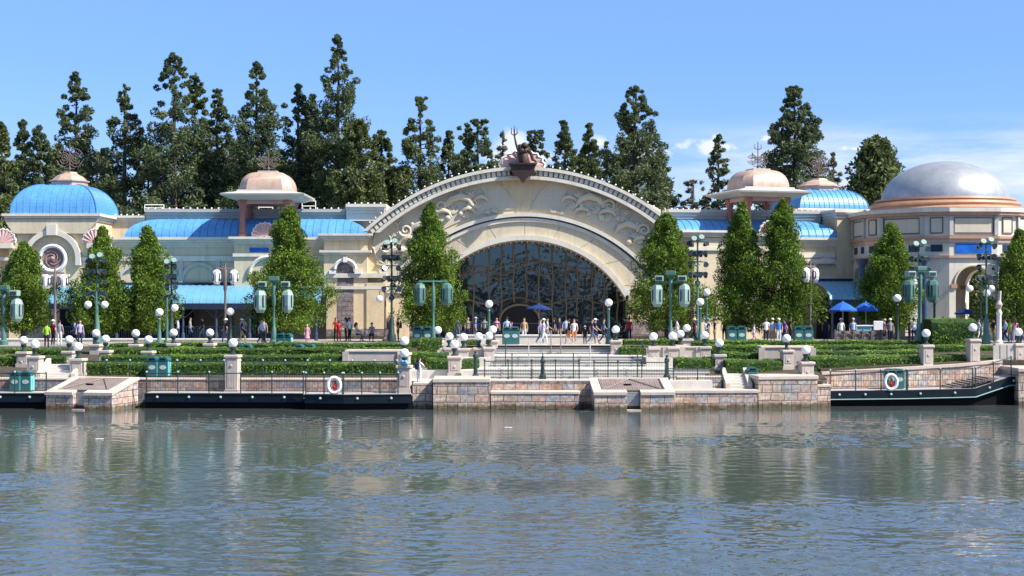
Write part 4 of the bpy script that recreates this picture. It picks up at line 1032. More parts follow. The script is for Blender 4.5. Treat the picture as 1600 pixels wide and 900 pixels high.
m1, m2 = MB(), MB(); m1.M = m2.M = rwM; shell(m1, m2, RU(1197), -1.1, RZ(1197, 367), 1.9, 1.05, 9, 0.25); s_ = m1.build('shell_ornament', M['shellpink'], rw, 'auto'); m2.build('shell_rim', M['white'], s_, 'auto')
cupola(rw, RU(1190), 0.8, RZ(1190, 371), rwM, R(6), 3.2, RZ(1190, 309), 6.0, 3.95, 1.4, 'trident')
m = MB(); m.M = rwM
for (p, r_) in ((1290, 1.3),):
    m.tube([(RU(p) + r_ * math.cos(t), -0.12, RZ(p, 432) + 1.3 * math.sin(t)) for t in np.linspace(0, math.pi, 16)], 0.16, 6)
m.box(RU(1236), RU(1300), -0.35, 0, RZ(1260, 412), RZ(1260, 405))
m.build('blind_arch', M['trim'], rw)
# right rear blue dome
YE2 = 124.0
er = empty('domed_pavilion', (PX(1305, YE2), YE2, Z_PLAZA), 'pavilion with blue cushion dome and copper cap behind the right wing', 'building')
Te = Matrix.Translation((PX(1306, YE2), YE2, 0)) @ Matrix.Rotation(R(14), 4, 'Z')
m = MB(); m.M = Te; m.box(-3.0, 3.0, 0.3, 6.3, Z_PLAZA, PZ(327, YE2)); m.build('wall', M['cream'], er)
m = MB(); m.M = Te; cornice(m, -3.0, 3.0, 0.3, PZ(326, YE2), 0.4, 3, 0.3, 6.5); m.build('cornice', M['trim'], er)
cushion_dome(er, Te, -3.05, 3.05, 0.2, 6.2, PZ(328, YE2) + 0.02, 1.75, 1.9, 0.42)
lantern_cap(er, Te @ Matrix.Translation((0, 3.2, 0)), PZ(300, YE2) + 0.45, 1.75, 'tall', 0.85)

# ---- rotunda
YC = 116.5; XC = PX(1476, YC)
ro = empty('rotunda', (XC, YC, Z_PLAZA), 'round pavilion with silver dome, copper rings and blue columns at right', 'building')
Tr = Matrix.Translation((XC, YC, 0))
RD = 6.75
# plan: 8 wide faces (30 deg) and 8 narrow (15 deg); a wide one faces slightly left of the camera axis
angs = []
a = R(-90 + 2 - 15)
for k in range(8): angs += [a, a + R(30)]; a += R(45)
def plan(r): return [(r * math.cos(t), r * math.sin(t)) for t in angs]
zz = lambda py: PZ(py, YC - RD * 0.95)
def ringbox(r_out, r_in, z0, z1, mat, name, smooth=False):
    m = MB(); m.M = Tr; P, Q = plan(r_out), plan(r_in)
    m.loft([[(x, y, z0) for x, y in Q], [(x, y, z0) for x, y in P], [(x, y, z1) for x, y in P], [(x, y, z1) for x, y in Q]], 0, True); return m.build(name, M[mat], ro, smooth)
def circ(prof, mat, name):
    m = MB(); m.M = Tr; m.lathe(prof, 0, 0, 64); return m.build(name, M[mat], ro, 'auto')
zb = zz(303)
circ([(4.72 * math.cos(t), zb - 0.15 + 3.05 * math.sin(t)) for t in np.linspace(0, math.pi / 2 - 0.01, 24)], 'silver', 'dome')
circ([(4.7, zb - 0.1), (5.15, zb - 0.05), (5.2, zb - 0.18), (5.1, zb - 0.3), (5.45, zb - 0.34), (5.58, zb - 0.5), (5.45, zb - 0.66), (5.55, zb - 0.72), (5.68, zb - 0.86), (5.55, zb - 1.0), (5.5, zb - 1.02)], 'copper2', 'copper_ring')
circ([(5.5, zb - 1.0), (5.6, zb - 1.15), (6.4, zb - 1.3)], 'trim', 'ring_base')
ringbox(RD + 0.42, 4.6, zz(331), zz(325), 'trim', 'cornice'); ringbox(RD + 0.3, 6.0, zz(336), zz(331) - 0.002, 'copper2', 'copper_band')
ringbox(RD, 6.0, zz(369), zz(336) - 0.002, 'trim', 'drum_wall')
ringbox(RD + 0.25, 6.0, zz(373), zz(369) - 0.002, 'copper2', 'copper_band'); ringbox(RD + 0.12, 6.0, zz(379), zz(373) - 0.002, 'copper', 'copper_band')
ringbox(RD, 6.0, zz(399), zz(379) - 0.002, 'trim', 'frieze'); ringbox(RD + 0.15, 6.0, zz(403), zz(399) - 0.002, 'copper', 'copper_band')
def face_frame(i, wide):
    k = 2 * i + (0 if wide else 1); a0, a1 = angs[k], angs[(k + 1) % 16] + (2 * math.pi if k == 15 else 0)
    p0 = Vector((RD * math.cos(a0), RD * math.sin(a0), 0)); p1 = Vector((RD * math.cos(a1), RD * math.sin(a1), 0))
    mid = (p0 + p1) / 2; u = (p1 - p0).normalized(); ang = math.atan2(u.y, u.x)
    return Tr @ Matrix.Translation(mid) @ Matrix.Rotation(ang, 4, 'Z'), (p1 - p0).length     # local +x along face, -y outwards
for i in (0, 1, 2, 6, 7, 5):
    for wide in (True, False):
        T, w = face_frame(i, wide)
        z0, z1 = zz(363), zz(341)
        hw = w / 2 - (0.38 if wide else 0.5)
        p = MB(); p.M = T; p.box(-hw, hw, -0.05, 0.0, z0, z1)
        po = p.build('drum_panel', M['panel'], ro)
        fr = MB(); fr.M = T
        for (a_, b_, c_, d_) in ((-hw - 0.07, hw + 0.07, z1, z1 + 0.08), (-hw - 0.07, hw + 0.07, z0 - 0.08, z0), (-hw - 0.08, -hw, z0, z1), (hw, hw + 0.08, z0, z1)):
            fr.box(a_, b_, -0.08, 0.0, c_, d_)
        fr.build('panel_frame', M['brownpole'], po)
        nwin = 1 if not wide else 2
        for q in range(nwin):
            pm = MB(); pm.M = T
            if wide and i == 0:
                if q: continue
                pm.box(-w / 2 + 0.45, w / 2 - 0.45, -0.06, 0, zz(396), zz(380.5)); pm.build('blue_panel', M['bannerblue'], ro)
            else:
                c_ = 0 if nwin == 1 else (-0.55 if q == 0 else 0.55)
                pm.box(c_ * w / 2 - 0.42, c_ * w / 2 + 0.42, -0.04, 0, zz(393), zz(382)); pm.build('frieze_window', M['navy'], ro)
# pilaster strips at the corners
m = MB()
for i in range(8):
    for wide in (True,):
        T, w = face_frame(i, wide); m.M = T
        for s in (-1, 1): m.box(s * (w / 2 - 0.12) - 0.14, s * (w / 2 - 0.12) + 0.14, -0.15, -0.001, zz(368), zz(337))
m.build('drum_pilaster', M['greytrim'], ro)
# lower arcade
def arch_wall(mb, T, w, z0, z1, r, zs, th=0.6):
    mb.M = T; hw = w / 2
    mb.box(-hw, -r, 0, th, z0, zs); mb.box(r, hw, 0, th, z0, zs)
    n = 14; A = [(-r * math.cos(math.pi * i / n), zs + r * math.sin(math.pi * i / n)) for i in range(n + 1)]
    xs_ = [-hw] + [p[0] for p in A[1:-1]] + [hw]; xs_[0] = -hw
    pts = [(-hw, zs)] + A + [(hw, zs)]
    for (p, q) in zip(pts[:-1], pts[1:]):
        if abs(p[0] - q[0]) < 1e-6: continue
        mb.add([(p[0], 0, p[1]), (q[0], 0, q[1]), (q[0], 0, z1), (p[0], 0, z1), (p[0], th, p[1]), (q[0], th, q[1]), (q[0], th, z1), (p[0], th, z1)],
               [(0, 1, 2, 3), (4, 7, 6, 5), (0, 4, 5, 1), (3, 2, 6, 7)])
m = MB()
for i in range(8):
    T, w = face_frame(i, True); arch_wall(m, T, w, Z_PLAZA, zz(403), 1.28, 7.2)
    T, w = face_frame(i, False); m.M = T; m.box(-w / 2, w / 2, 0, 0.6, Z_PLAZA, zz(403))
m.build('arcade_wall', M['trim'], ro)
m = MB()
for i in range(8):
    T, w = face_frame(i, True); m.M = T
    m.tube([(1.36 * math.cos(t), -0.05, 7.2 + 1.36 * math.sin(t)) for t in np.linspace(0, math.pi, 16)], 0.09, 5)
m.build('arch_rim', M['relief'], ro)
m = MB()
for i in range(8):
    T, w = face_frame(i, True); m.M = T
    for s in (-1, 1): m.box(s * 1.42 - 0.22, s * 1.42 + 0.22, -0.12, 0.7, 6.9, 7.2)
m.build('capital_block', M['copper2'], ro)
for i in range(8):
    for s in (-1, 1):
        T, w = face_frame(i, False); c = MB(); c.M = T @ Matrix.Translation((s * (w / 2 - 0.1), -0.42, 0))
        if s == 1 and i % 2: continue
        c.lathe([(0.36, Z_PLAZA), (0.36, 3.5), (0.27, 3.6), (0.25, 8.3), (0.22, 8.4), (0.42, 9.0), (0.45, 9.13)], 0, 0, 14); c.build('column', M['navy2'], ro, 'auto')
m = MB(); m.M = Tr; m.lathe([(0.02, 9.2), (5.9, 9.2)], 0, 0, 32); m.build('ceiling', M['sand'], ro)

# ---- canopies in front of the wings
def canopy(T, u0, u1, vb, vf, zb, zf, label, nposts, backwall=True, mat='awn'):
    base = T @ Vector(((u0 + u1) / 2, vf, Z_PLAZA))
    e = empty('queue_canopy', base, label, 'canopy')
    m = MB(); m.M = T; rows = []
    for s in np.linspace(0, 1, 8):
        rows.append([(u0, vb + (vf - vb) * math.sin(s * math.pi / 2), zf + (zb - zf) * math.cos(s * math.pi / 2)), (u1, vb + (vf - vb) * math.sin(s * math.pi / 2), zf + (zb - zf) * math.cos(s * math.pi / 2))])
    m.loft(rows); r = m.build('roof', M[mat], e, 'auto')
    q = MB(); q.M = T
    k = int((u1 - u0) / 0.5)
    for i in range(k + 1):
        u = u0 + (u1 - u0) * i / k; q.tube([(u, row[0][1], row[0][2] + 0.015) for row in rows], 0.025, 4)
    q.build('roof_seam', M['awn'], r)
    f = MB(); f.M = T; f.box(u0 - 0.05, u1 + 0.05, vf - 0.06, vf + 0.12, zf - 0.42, zf - 0.02); f.box(u0, u1, vb - 0.25, vb - 0.05, zb - 0.1, zb + 0.22); f.build('fascia', M['navy'], e)
    for i in range(nposts):
        u = u0 + 0.3 + (u1 - u0 - 0.6) * i / (nposts - 1); p = MB(); p.M = T
        p.lathe([(0.13, Z_PLAZA), (0.13, Z_PLAZA + 0.5), (0.085, Z_PLAZA + 0.55), (0.075, zf - 0.7), (0.13, zf - 0.45)], u, vf + 0.25, 10)
        for s in (-1, 1): p.tube([(u, vf + 0.25, zf - 1.1), (u + s * 0.45, vf + 0.25, zf - 0.75), (u + s * 0.75, vf + 0.25, zf - 0.46)], 0.04, 5)
        p.build('post', M['navy2'], e)
    g = MB(); g.M = T
    g.box(u0, u1, vf + 0.18, vf + 0.24, Z_PLAZA + 0.95, Z_PLAZA + 1.02); g.box(u0, u1, vf + 0.18, vf + 0.24, Z_PLAZA + 0.12, Z_PLAZA + 0.18)
    k = int((u1 - u0) / 0.16)
    for i in range(k): g.box(u0 + i * 0.16, u0 + i * 0.16 + 0.03, vf + 0.2, vf + 0.23, Z_PLAZA + 0.18, Z_PLAZA + 0.95)
    g.build('queue_fence', M['navy'], e)
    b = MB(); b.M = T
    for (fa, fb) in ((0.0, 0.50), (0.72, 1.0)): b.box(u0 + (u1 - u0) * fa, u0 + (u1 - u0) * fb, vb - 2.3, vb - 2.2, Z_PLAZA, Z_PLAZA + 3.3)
    b.build('painted_shade_panel', M['shadefill'], e)  # dark panels added to stand in for the deep shade under the canopy
    return e
Tl = Matrix.Translation((0, YL - 0.02, 0))
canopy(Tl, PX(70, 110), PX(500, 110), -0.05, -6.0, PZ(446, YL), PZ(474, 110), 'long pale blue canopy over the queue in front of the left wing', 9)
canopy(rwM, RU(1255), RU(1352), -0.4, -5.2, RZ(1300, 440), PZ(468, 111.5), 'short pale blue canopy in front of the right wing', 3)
wall = MB()
# ---- low wall along the plaza
def low_wall(px0, px1, Y, z1, label, th=0.5, mat='conc'):
    e = empty('low_wall', (PX(px0, Y), Y, Z_PLAZA), label, 'wall')
    m = MB(); m.box(PX(px0, Y), PX(px1, Y), Y, Y + th, Z_PLAZA, z1 - 0.08); m.build('masonry', M[mat], e)
    c = MB(); c.bbox(PX(px0, Y) - 0.05, PX(px1, Y) + 0.05, Y - 0.05, Y + th + 0.05, z1 - 0.08, z1, 0.02); c.build('coping', M['trim'], e)
low_wall(-100, 420, 103, PZ(529, 103), 'long low grey wall at the back of the left garden, under the canopy')
low_wall(715, 948, 102.5, PZ(523, 102.5), 'low pale wall across the plaza in front of the arched window')
# railing on the low wall in front of the window
def hrail(p, q, h, n, label, mat='navy', name='railing', group=None, knob=False, baluster=0.14, z_from=0.0, post_r=0.035):
    p, q = Vector(p), Vector(q)
    e = empty(name, p, label, 'railing', group)
    L_ = (q - p).length; m = MB()
    m.tube([p + Vector((0, 0, h)), q + Vector((0, 0, h))], 0.032, 6); m.build('top_rail', M[mat], e)
    if baluster:
        b = MB(); k = int(L_ / baluster)
        b.tube([p + Vector((0, 0, 0.12)), q + Vector((0, 0, 0.12))], 0.018, 4)
        for i in range(k):
            c = p + (q - p) * ((i + 0.5) / k); b.tube([c + Vector((0, 0, 0.12)), c + Vector((0, 0, h))], 0.006, 4)
        b.build('balusters', M[mat], e)
    pr = None
    for i in range(n):
        c = (q - p) * (i / (n - 1))
        if pr is None:
            s = MB(); s.tube([(0, 0, -0.1), (0, 0, h + 0.03)], post_r, 6); s.ball((0, 0, h + 0.07), 0.06, 1 if knob else 0, 8, 6)
            pr = s.build('post', [M[mat], M['emblem']]); pr.parent = e
        else:
            o = pr.copy(); COL.objects.link(o); o.parent = e; o.location = c
    return e
hrail((PX(655, 108), 108, Z_PLAZA + 0.0), (PX(952, 108), 108, Z_PLAZA + 0.0), 1.25, 12, 'dark railing penning the queue in front of the arched window', 'navy')
G = 'thin dark railings along the waterside'
hrail((PX(-60, 87.3), 85.75, 0.86), (PX(72, 85.7), 85.75, 0.86), 1.1, 4, 'railing on the short dock at the far left', 'tealdk', group=G, knob=True)
hrail((PX(229, 85.75), 85.75, 0.86), (PX(474, 85.5), 85.5, 0.86), 1.1, 6, 'railing on the long dock right of the left hatch box', 'tealdk', group=G, knob=True)
hrail((PX(478, 84.9), 84.85, 0.86), (PX(535, 84.5), 84.45, 0.86), 1.1, 3, 'short slanting railing left of the left life ring', 'tealdk', group=G, knob=True)
hrail((PX(537, 84.5), 84.45, 0.86), (PX(622, 84.9), 84.9, 0.86), 1.1, 4, 'railing from the left life ring to the end pillar', 'tealdk', group=G, knob=True)
hrail((PX(757, 86.3), 86.35, 1.58), (PX(905, 86.3), 86.35, 1.58), 1.02, 5, 'railing on the wall above the long seat ledge', 'tealdk', group=G)
hrail((PX(928, 86.9), 86.8, 1.5), (PX(1040, 86.9), 86.8, 1.5), 1.02, 4, 'railing behind the middle hatch box', 'tealdk', group=G)
hrail((PX(1052, 86.9), 86.85, 1.02), (PX(1128, 87.1), 87.1, 1.02), 1.1, 3, 'railing in front of the upper pink wall', 'tealdk', group=G)
hrail((PX(1297, 87.5), 87.45, 0.88), (PX(1416, 87.8), 87.8, 0.92), 1.1, 4, 'railing on the right dock left of the life ring', 'tealdk', group=G, knob=True)
hrail((PX(1418, 87.8), 87.8, 0.92), (PX(1520, 88.1), 88.1, 1.0), 1.1, 3, 'railing on the right dock right of the life ring', 'tealdk', group=G, knob=True)
hrail((PX(1524, 88.15), 88.15, 1.02), (PX(1580, 88.7), 88.7, 1.65), 1.1, 3, 'railing climbing the ramped end of the right dock', 'tealdk', group=G, knob=True)
hrail((PX(130, 88.3), 88.3, 1.62), (PX(350, 88.1), 88.1, 1.62), 0.9, 7, 'low garden fence in front of the left hedges', 'tealdk', group='low fences in front of the hedges', knob=True, baluster=0)
hrail((PX(376, 88.1), 88.1, 1.62), (PX(620, 87.9), 87.9, 1.62), 0.9, 8, 'low garden fence between the tall pillar and the end pillar', 'tealdk', group='low fences in front of the hedges', knob=True, baluster=0)
# stair handrails (pale and dark)
def stair_rail(px, Ya, za, Yb, zb, mat, label, px2=None):
    px2 = px if px2 is None else px2
    e = empty('handrail', (PX(px, Ya), Ya, za), label, 'handrail', 'handrails on the central steps')
    m = MB(); h = 0.92
    a = Vector((PX(px, Ya), Ya, za)); b = Vector((PX(px2, Yb), Yb, zb))
    up = Vector((0, 0, h))
    m.tube([a + Vector((0, -0.3, h - 0.12)), a + up, b + up, b + Vector((0, 0.3, h - 0.02))], 0.035, 6); m.build('rail', M[mat], e)
    p0 = MB(); p0.tube([(a.x, a.y, a.z), (a.x, a.y, a.z + h)], 0.035, 6); p0.build('post', M[mat], e)
    p1 = MB(); p1.tube([(b.x, b.y, b.z), (b.x, b.y, b.z + h)], 0.035, 6); p1.build('post', M[mat], e)
for px, Ya, za, Yb, zb, mt, lb in (
    (861, 97.4, 2.6, 99.2, 3.15, 'wood', 'brown left handrail of the pair on the topmost steps'),
    (876, 97.4, 2.6, 99.2, 3.15, 'wood', 'brown right handrail of the pair on the topmost steps'),
    (790, 92.9, 2.0, 95.0, 2.6, 'tealdk', 'dark handrail at the left of the middle steps'),
    (826, 92.9, 2.0, 95.0, 2.6, 'galv', 'pale handrail left of centre on the middle steps'),
    (922, 92.9, 2.0, 95.0, 2.6, 'galv', 'pale handrail right of centre on the middle steps'),
    (1004, 92.9, 2.0, 95.0, 2.6, 'tealdk', 'dark handrail at the right of the middle steps'),
    (800, 88.5, 1.5, 90.2, 2.0, 'tealdk', 'dark handrail at the left of the lowest steps'),
    (848, 88.5, 1.5, 90.2, 2.0, 'tealdk', 'dark handrail on the lowest steps left of the green post'),
    (896, 88.5, 1.5, 90.2, 2.0, 'tealdk', 'dark handrail in the middle of the lowest steps'),
    (950, 88.5, 1.5, 90.2, 2.0, 'tealdk', 'dark handrail on the lowest steps behind the hatch box left end'),
    (996, 88.5, 1.5, 90.2, 2.0, 'tealdk', 'dark handrail on the lowest steps behind the hatch box right end')):
    stair_rail(px, Ya, za, Yb, zb, mt, lb)
def bollard(px, Y, z, h, label, mat='tealdk'):
    m = MB(); m.lathe([(0.2, 0), (0.2, 0.25), (0.12, 0.32), (0.1, h - 0.3), (0.15, h - 0.22), (0.13, h - 0.1), (0.06, h)], 0, 0, 12)
    e = empty('bollard', (PX(px, Y), Y, z), label, 'bollard'); o = m.build('shaft', M[mat]); o.parent = e
    k = MB(); k.ball((0, 0, h + 0.05), 0.08, 0, 10, 6); o = k.build('knob', M[mat]); o.parent = e
bollard(848, 87.2, 1.5, 1.25, 'dark green post on the landing above the long seat ledge'); bollard(1042, 87.4, 1.5, 1.3, 'dark green post right of the middle hatch box')
bollard(743, 87.8, 1.5, 1.5, 'dark green post between bastion and lowest steps')

# ------------------------------------------------------------------ garden walls beside the central steps
def cheek(px0, px1, Y, py_top, zbot, label, d=0.5, n=3, mat='pillar'):
    zt = PZ(py_top, Y); e = empty('garden_wall', (PX(px0, Y), Y, zbot), label, 'wall')
    m = MB(); m.box(PX(px0, Y), PX(px1, Y), Y, Y + d, zbot, zt - 0.1); m.build('masonry', M[mat], e)
    c = MB(); c.bbox(PX(px0, Y) - 0.05, PX(px1, Y) + 0.05, Y - 0.06, Y + d + 0.05, zt - 0.1, zt, 0.02); c.build('coping', M['coping'], e)
    p = MB()
    for i in range(n):
        x = PX(px0, Y) + (PX(px1, Y) - PX(px0, Y)) * i / max(1, n - 1)
        p.box(x - 0.18, x + 0.18, Y - 0.1, Y - 0.001, zbot, zt - 0.101)
    p.build('pilaster', M[mat], e)
cheek(688, 764, 94.2, 544, 2.0, 'pale wall under the row of globes left of the central steps')
cheek(1014, 1092, 93.4, 541, 2.0, 'pale wall under the row of globes right of the central steps', n=4)
cheek(1090, 1122, 91.5, 560, 1.7, 'low pale wall stepping down from the right globe row', n=2)
cheek(540, 626, 91.0, 547, 1.9, 'cream stone planter box set into the left hedges', 1.6, 2, 'pillar')
cheek(1190, 1270, 91.6, 541, 1.9, 'cream stone planter box set into the right hedges', 1.6, 3, 'pillar')
cheek(1556, 1600, 91.8, 537, 1.6, 'grey slatted wall between the two rightmost pillars', 0.4, 5, 'greytrim')
# small garden stairs
def small_stair(px0, px1, Y0, z0, z1, label, n=4, d=0.35):
    e = empty('garden_stairs', (PX(px0, Y0), Y0, z0), label, 'stairs'); m = MB()
    for i in range(n): m.box(PX(px0, Y0), PX(px1, Y0), Y0 + i * d, Y0 + n * d + 0.3, z0 + (z1 - z0) * i / n, z0 + (z1 - z0) * (i + 1) / n - 0.002 * 0)
    m.build('steps', M['conc'], e)
    s = MB()
    for xx in (PX(px0, Y0) - 0.12, PX(px1, Y0) + 0.12):
        s.prismx([(Y0 - 0.2, z0), (Y0 + n * d + 0.2, z0), (Y0 + n * d + 0.2, z1 + 0.35), (Y0 - 0.2, z0 + 0.3)], xx - 0.12, xx + 0.12)
    s.build('cheek_wall', M['coping'], e)
small_stair(64, 112, 87.75, 1.55, 2.3, 'flight of pale garden steps between the two pairs of pillars at far left', 5)
small_stair(1140, 1168, 86.8, 1.05, 1.8, 'narrow garden steps beside the right bastion', 5, 0.32)

# ------------------------------------------------------------------ foliage generators
def np_mesh(name, V, mat):
    """V: (n,4,3) quads"""
    n = V.shape[0]; me = bpy.data.meshes.new(name)
    me.vertices.add(n * 4); me.vertices.foreach_set('co', V.reshape(-1).astype(np.float32))
    me.loops.add(n * 4); me.loops.foreach_set('vertex_index', np.arange(n * 4, dtype=np.int32))
    me.polygons.add(n); me.polygons.foreach_set('loop_start', np.arange(0, n * 4, 4, dtype=np.int32)); me.polygons.foreach_set('loop_total', np.full(n, 4, dtype=np.int32))
    me.materials.append(mat); me.update(calc_edges=True); return me
def cards(C, size, asp, rs, up=0.0, out=None):
    n = C.shape[0]; a = rs.normal(size=(n, 3)); a[:, 2] += up
    if out is not None: a += out
    a /= np.linalg.norm(a, axis=1)[:, None]
    b = np.cross(a, rs.normal(size=(n, 3))); b /= np.linalg.norm(b, axis=1)[:, None] + 1e-9
    s = size * rs.uniform(0.6, 1.3, n)[:, None]
    return np.stack([C - a * s, C + b * s * asp, C + a * s, C - b * s * asp], 1)
def crown(H, Rm, z0, rs, style):
    """clumps of small leaf faces through the crown volume"""
    nC = style['n']; P = []
    ph = rs.uniform(0, 6.28, 6)
    lob = rs.uniform(0.45, 1.5, (16, 6)); la_ = style.get('lobe', 1.0)
    cl = []
    for i in range(nC):
        t = rs.uniform(0, 1) ** style.get('bias', 1.15)
        ta = (z0 + t * (H - z0)) / H
        env = Rm * max(0.02, (1 - ta)) ** style['pow']
        th = rs.uniform(0, 2 * math.pi)
        env *= 1 + style['lump'] * (math.sin(3 * th + ph[0] + 5 * t) * 0.5 + math.sin(t * style.get('freq', 22) + ph[1]) * 0.55 + math.sin(2 * th + ph[2] - 9 * t) * 0.4)
        env *= 1 + la_ * (lob[int(ta * 15.99), int(((th + ph[3]) % 6.283) / 6.284 * 6)] - 1)
        if t < 0.10 and z0 < 3: env *= 0.55 + 4.5 * t
        rr = env * math.sqrt(rs.uniform(0.06, 1.0))
        s = style['cs'] * rs.uniform(0.65, 1.3) * (0.42 + 0.58 * min(1, env / (0.55 * Rm)))
        rr = max(0, rr - s * 0.35)
        cl.append((rr * math.cos(th), rr * math.sin(th), z0 + t * (H - z0 - s * 0.5), s))
    k = style['k']
    if 'br' in style:
        cl = []
        for i in range(style['br']):
            t = 1 - rs.uniform(0.012, 1.0) ** 1.2; ta = (z0 + t * (H - z0)) / H
            env = Rm * (1 - ta) ** style['pow'] * (1 + style['lump'] * math.sin(t * 17 + ph[1]))
            th = rs.uniform(0, 6.283); L_ = env * rs.uniform(0.68, 1.32 if rs.uniform() < 0.3 else 1.0)
            z_ = z0 + t * (H - z0); nn = max(1, int(L_ / 0.75))
            for j in range(nn):
                f = 1 - j / nn * 0.8; sz_ = style['cs'] * rs.uniform(0.55, 1.15) * (0.18 + 0.82 * min(1, env / (0.5 * Rm))); sz_ = min(sz_, 0.10 + (1 - ta) * H * 0.075)
                cl.append((L_ * f * math.cos(th) + rs.normal() * 0.15, L_ * f * math.sin(th) + rs.normal() * 0.15, min(H - sz_ * 0.9, z_ + 0.30 * L_ * f * f - 0.1 * L_ + rs.normal() * 0.12), sz_))
    for (x, y, z, s) in cl:
        d = rs.normal(size=(k, 3)); d /= np.linalg.norm(d, axis=1)[:, None]
        rad = s * rs.uniform(0.35, 1.0, k)[:, None] ** 0.6
        P.append(np.array([x, y, z]) + d * rad * np.array([1, 1, style.get('sz', 1.0)]))
    # leader
    kk = style.get('tip', 60)
    tz = rs.uniform(0.86, 1.0, kk); q = np.stack([rs.normal(size=kk) * 0.02 * Rm * (1.02 - tz) * 12, rs.normal(size=kk) * 0.02 * Rm * (1.02 - tz) * 12, H * tz], 1)
    P.append(q)
    C = np.concatenate(P); outd = C * np.array([1, 1, 0]); outd = outd / (np.linalg.norm(outd, axis=1)[:, None] + 0.3)
    return cards(C, style['leaf'], style['asp'], rs, style.get('up', 0.3), outd * style.get('out', 0.6)), cl
def tree(name, px, Y, py_top, hw_px, zbase, crown_z, mat, style, seed, label, group, cat='tree'):
    rs = np.random.RandomState(seed); H = PZ(py_top, Y) - zbase; Rm = hw_px * Y / F
    e = empty(name, (PX(px, Y), Y, zbase), label, cat, group)
    V, cl = crown(H, Rm, crown_z, rs, style)
    o = bpy.data.objects.new('crown', np_mesh('crown', V, mat)); COL.objects.link(o); o.parent = e
    m = MB(); r0 = 0.022 * H if 'tr' not in style else style['tr']
    wob = [(rs.normal() * 0.06, rs.normal() * 0.06, H * t) for t in np.linspace(0, 0.97, 8)]; wob[0] = (0, 0, 0)
    m.tube(wob, [max(0.02, r0 * (1 - t) + 0.02) for t in np.linspace(0, 0.97, 8)], 7)
    for (x, y, z, s) in cl[::max(1, len(cl) // 45)]:
        zz_ = max(0.3, z - 0.25 * math.hypot(x, y)); m.tube([(0, 0, zz_), (x * 0.5, y * 0.5, zz_ + (z - zz_) * 0.35), (x, y, z)], [0.05 + 0.01 * r0, 0.04, 0.015], 4)
    t = m.build('trunk', M['bark']); t.parent = e
    return e
S_PINE = dict(br=165, n=10, k=85, pow=0.76, lump=0.14, cs=0.92, leaf=0.18, asp=0.34, tip=120, up=0.3, sz=0.85, bias=1.05)
S_SPARSE = dict(br=60, n=10, k=45, pow=0.7, lump=0.2, cs=0.6, leaf=0.22, asp=0.32, up=0.2, sz=0.6, bias=1.0)
S_WIDE = dict(br=180, n=10, k=80, pow=0.58, lump=0.15, cs=1.05, leaf=0.20, asp=0.38, tip=100, up=0.4, sz=0.9, bias=0.95)
S_ROUND = dict(n=230, k=80, pow=0.30, lump=0.16, lobe=0.3, cs=1.35, leaf=0.28, asp=0.45, up=0.4, sz=0.9, bias=0.75, freq=8)
GB = 'tall conifers behind the buildings'
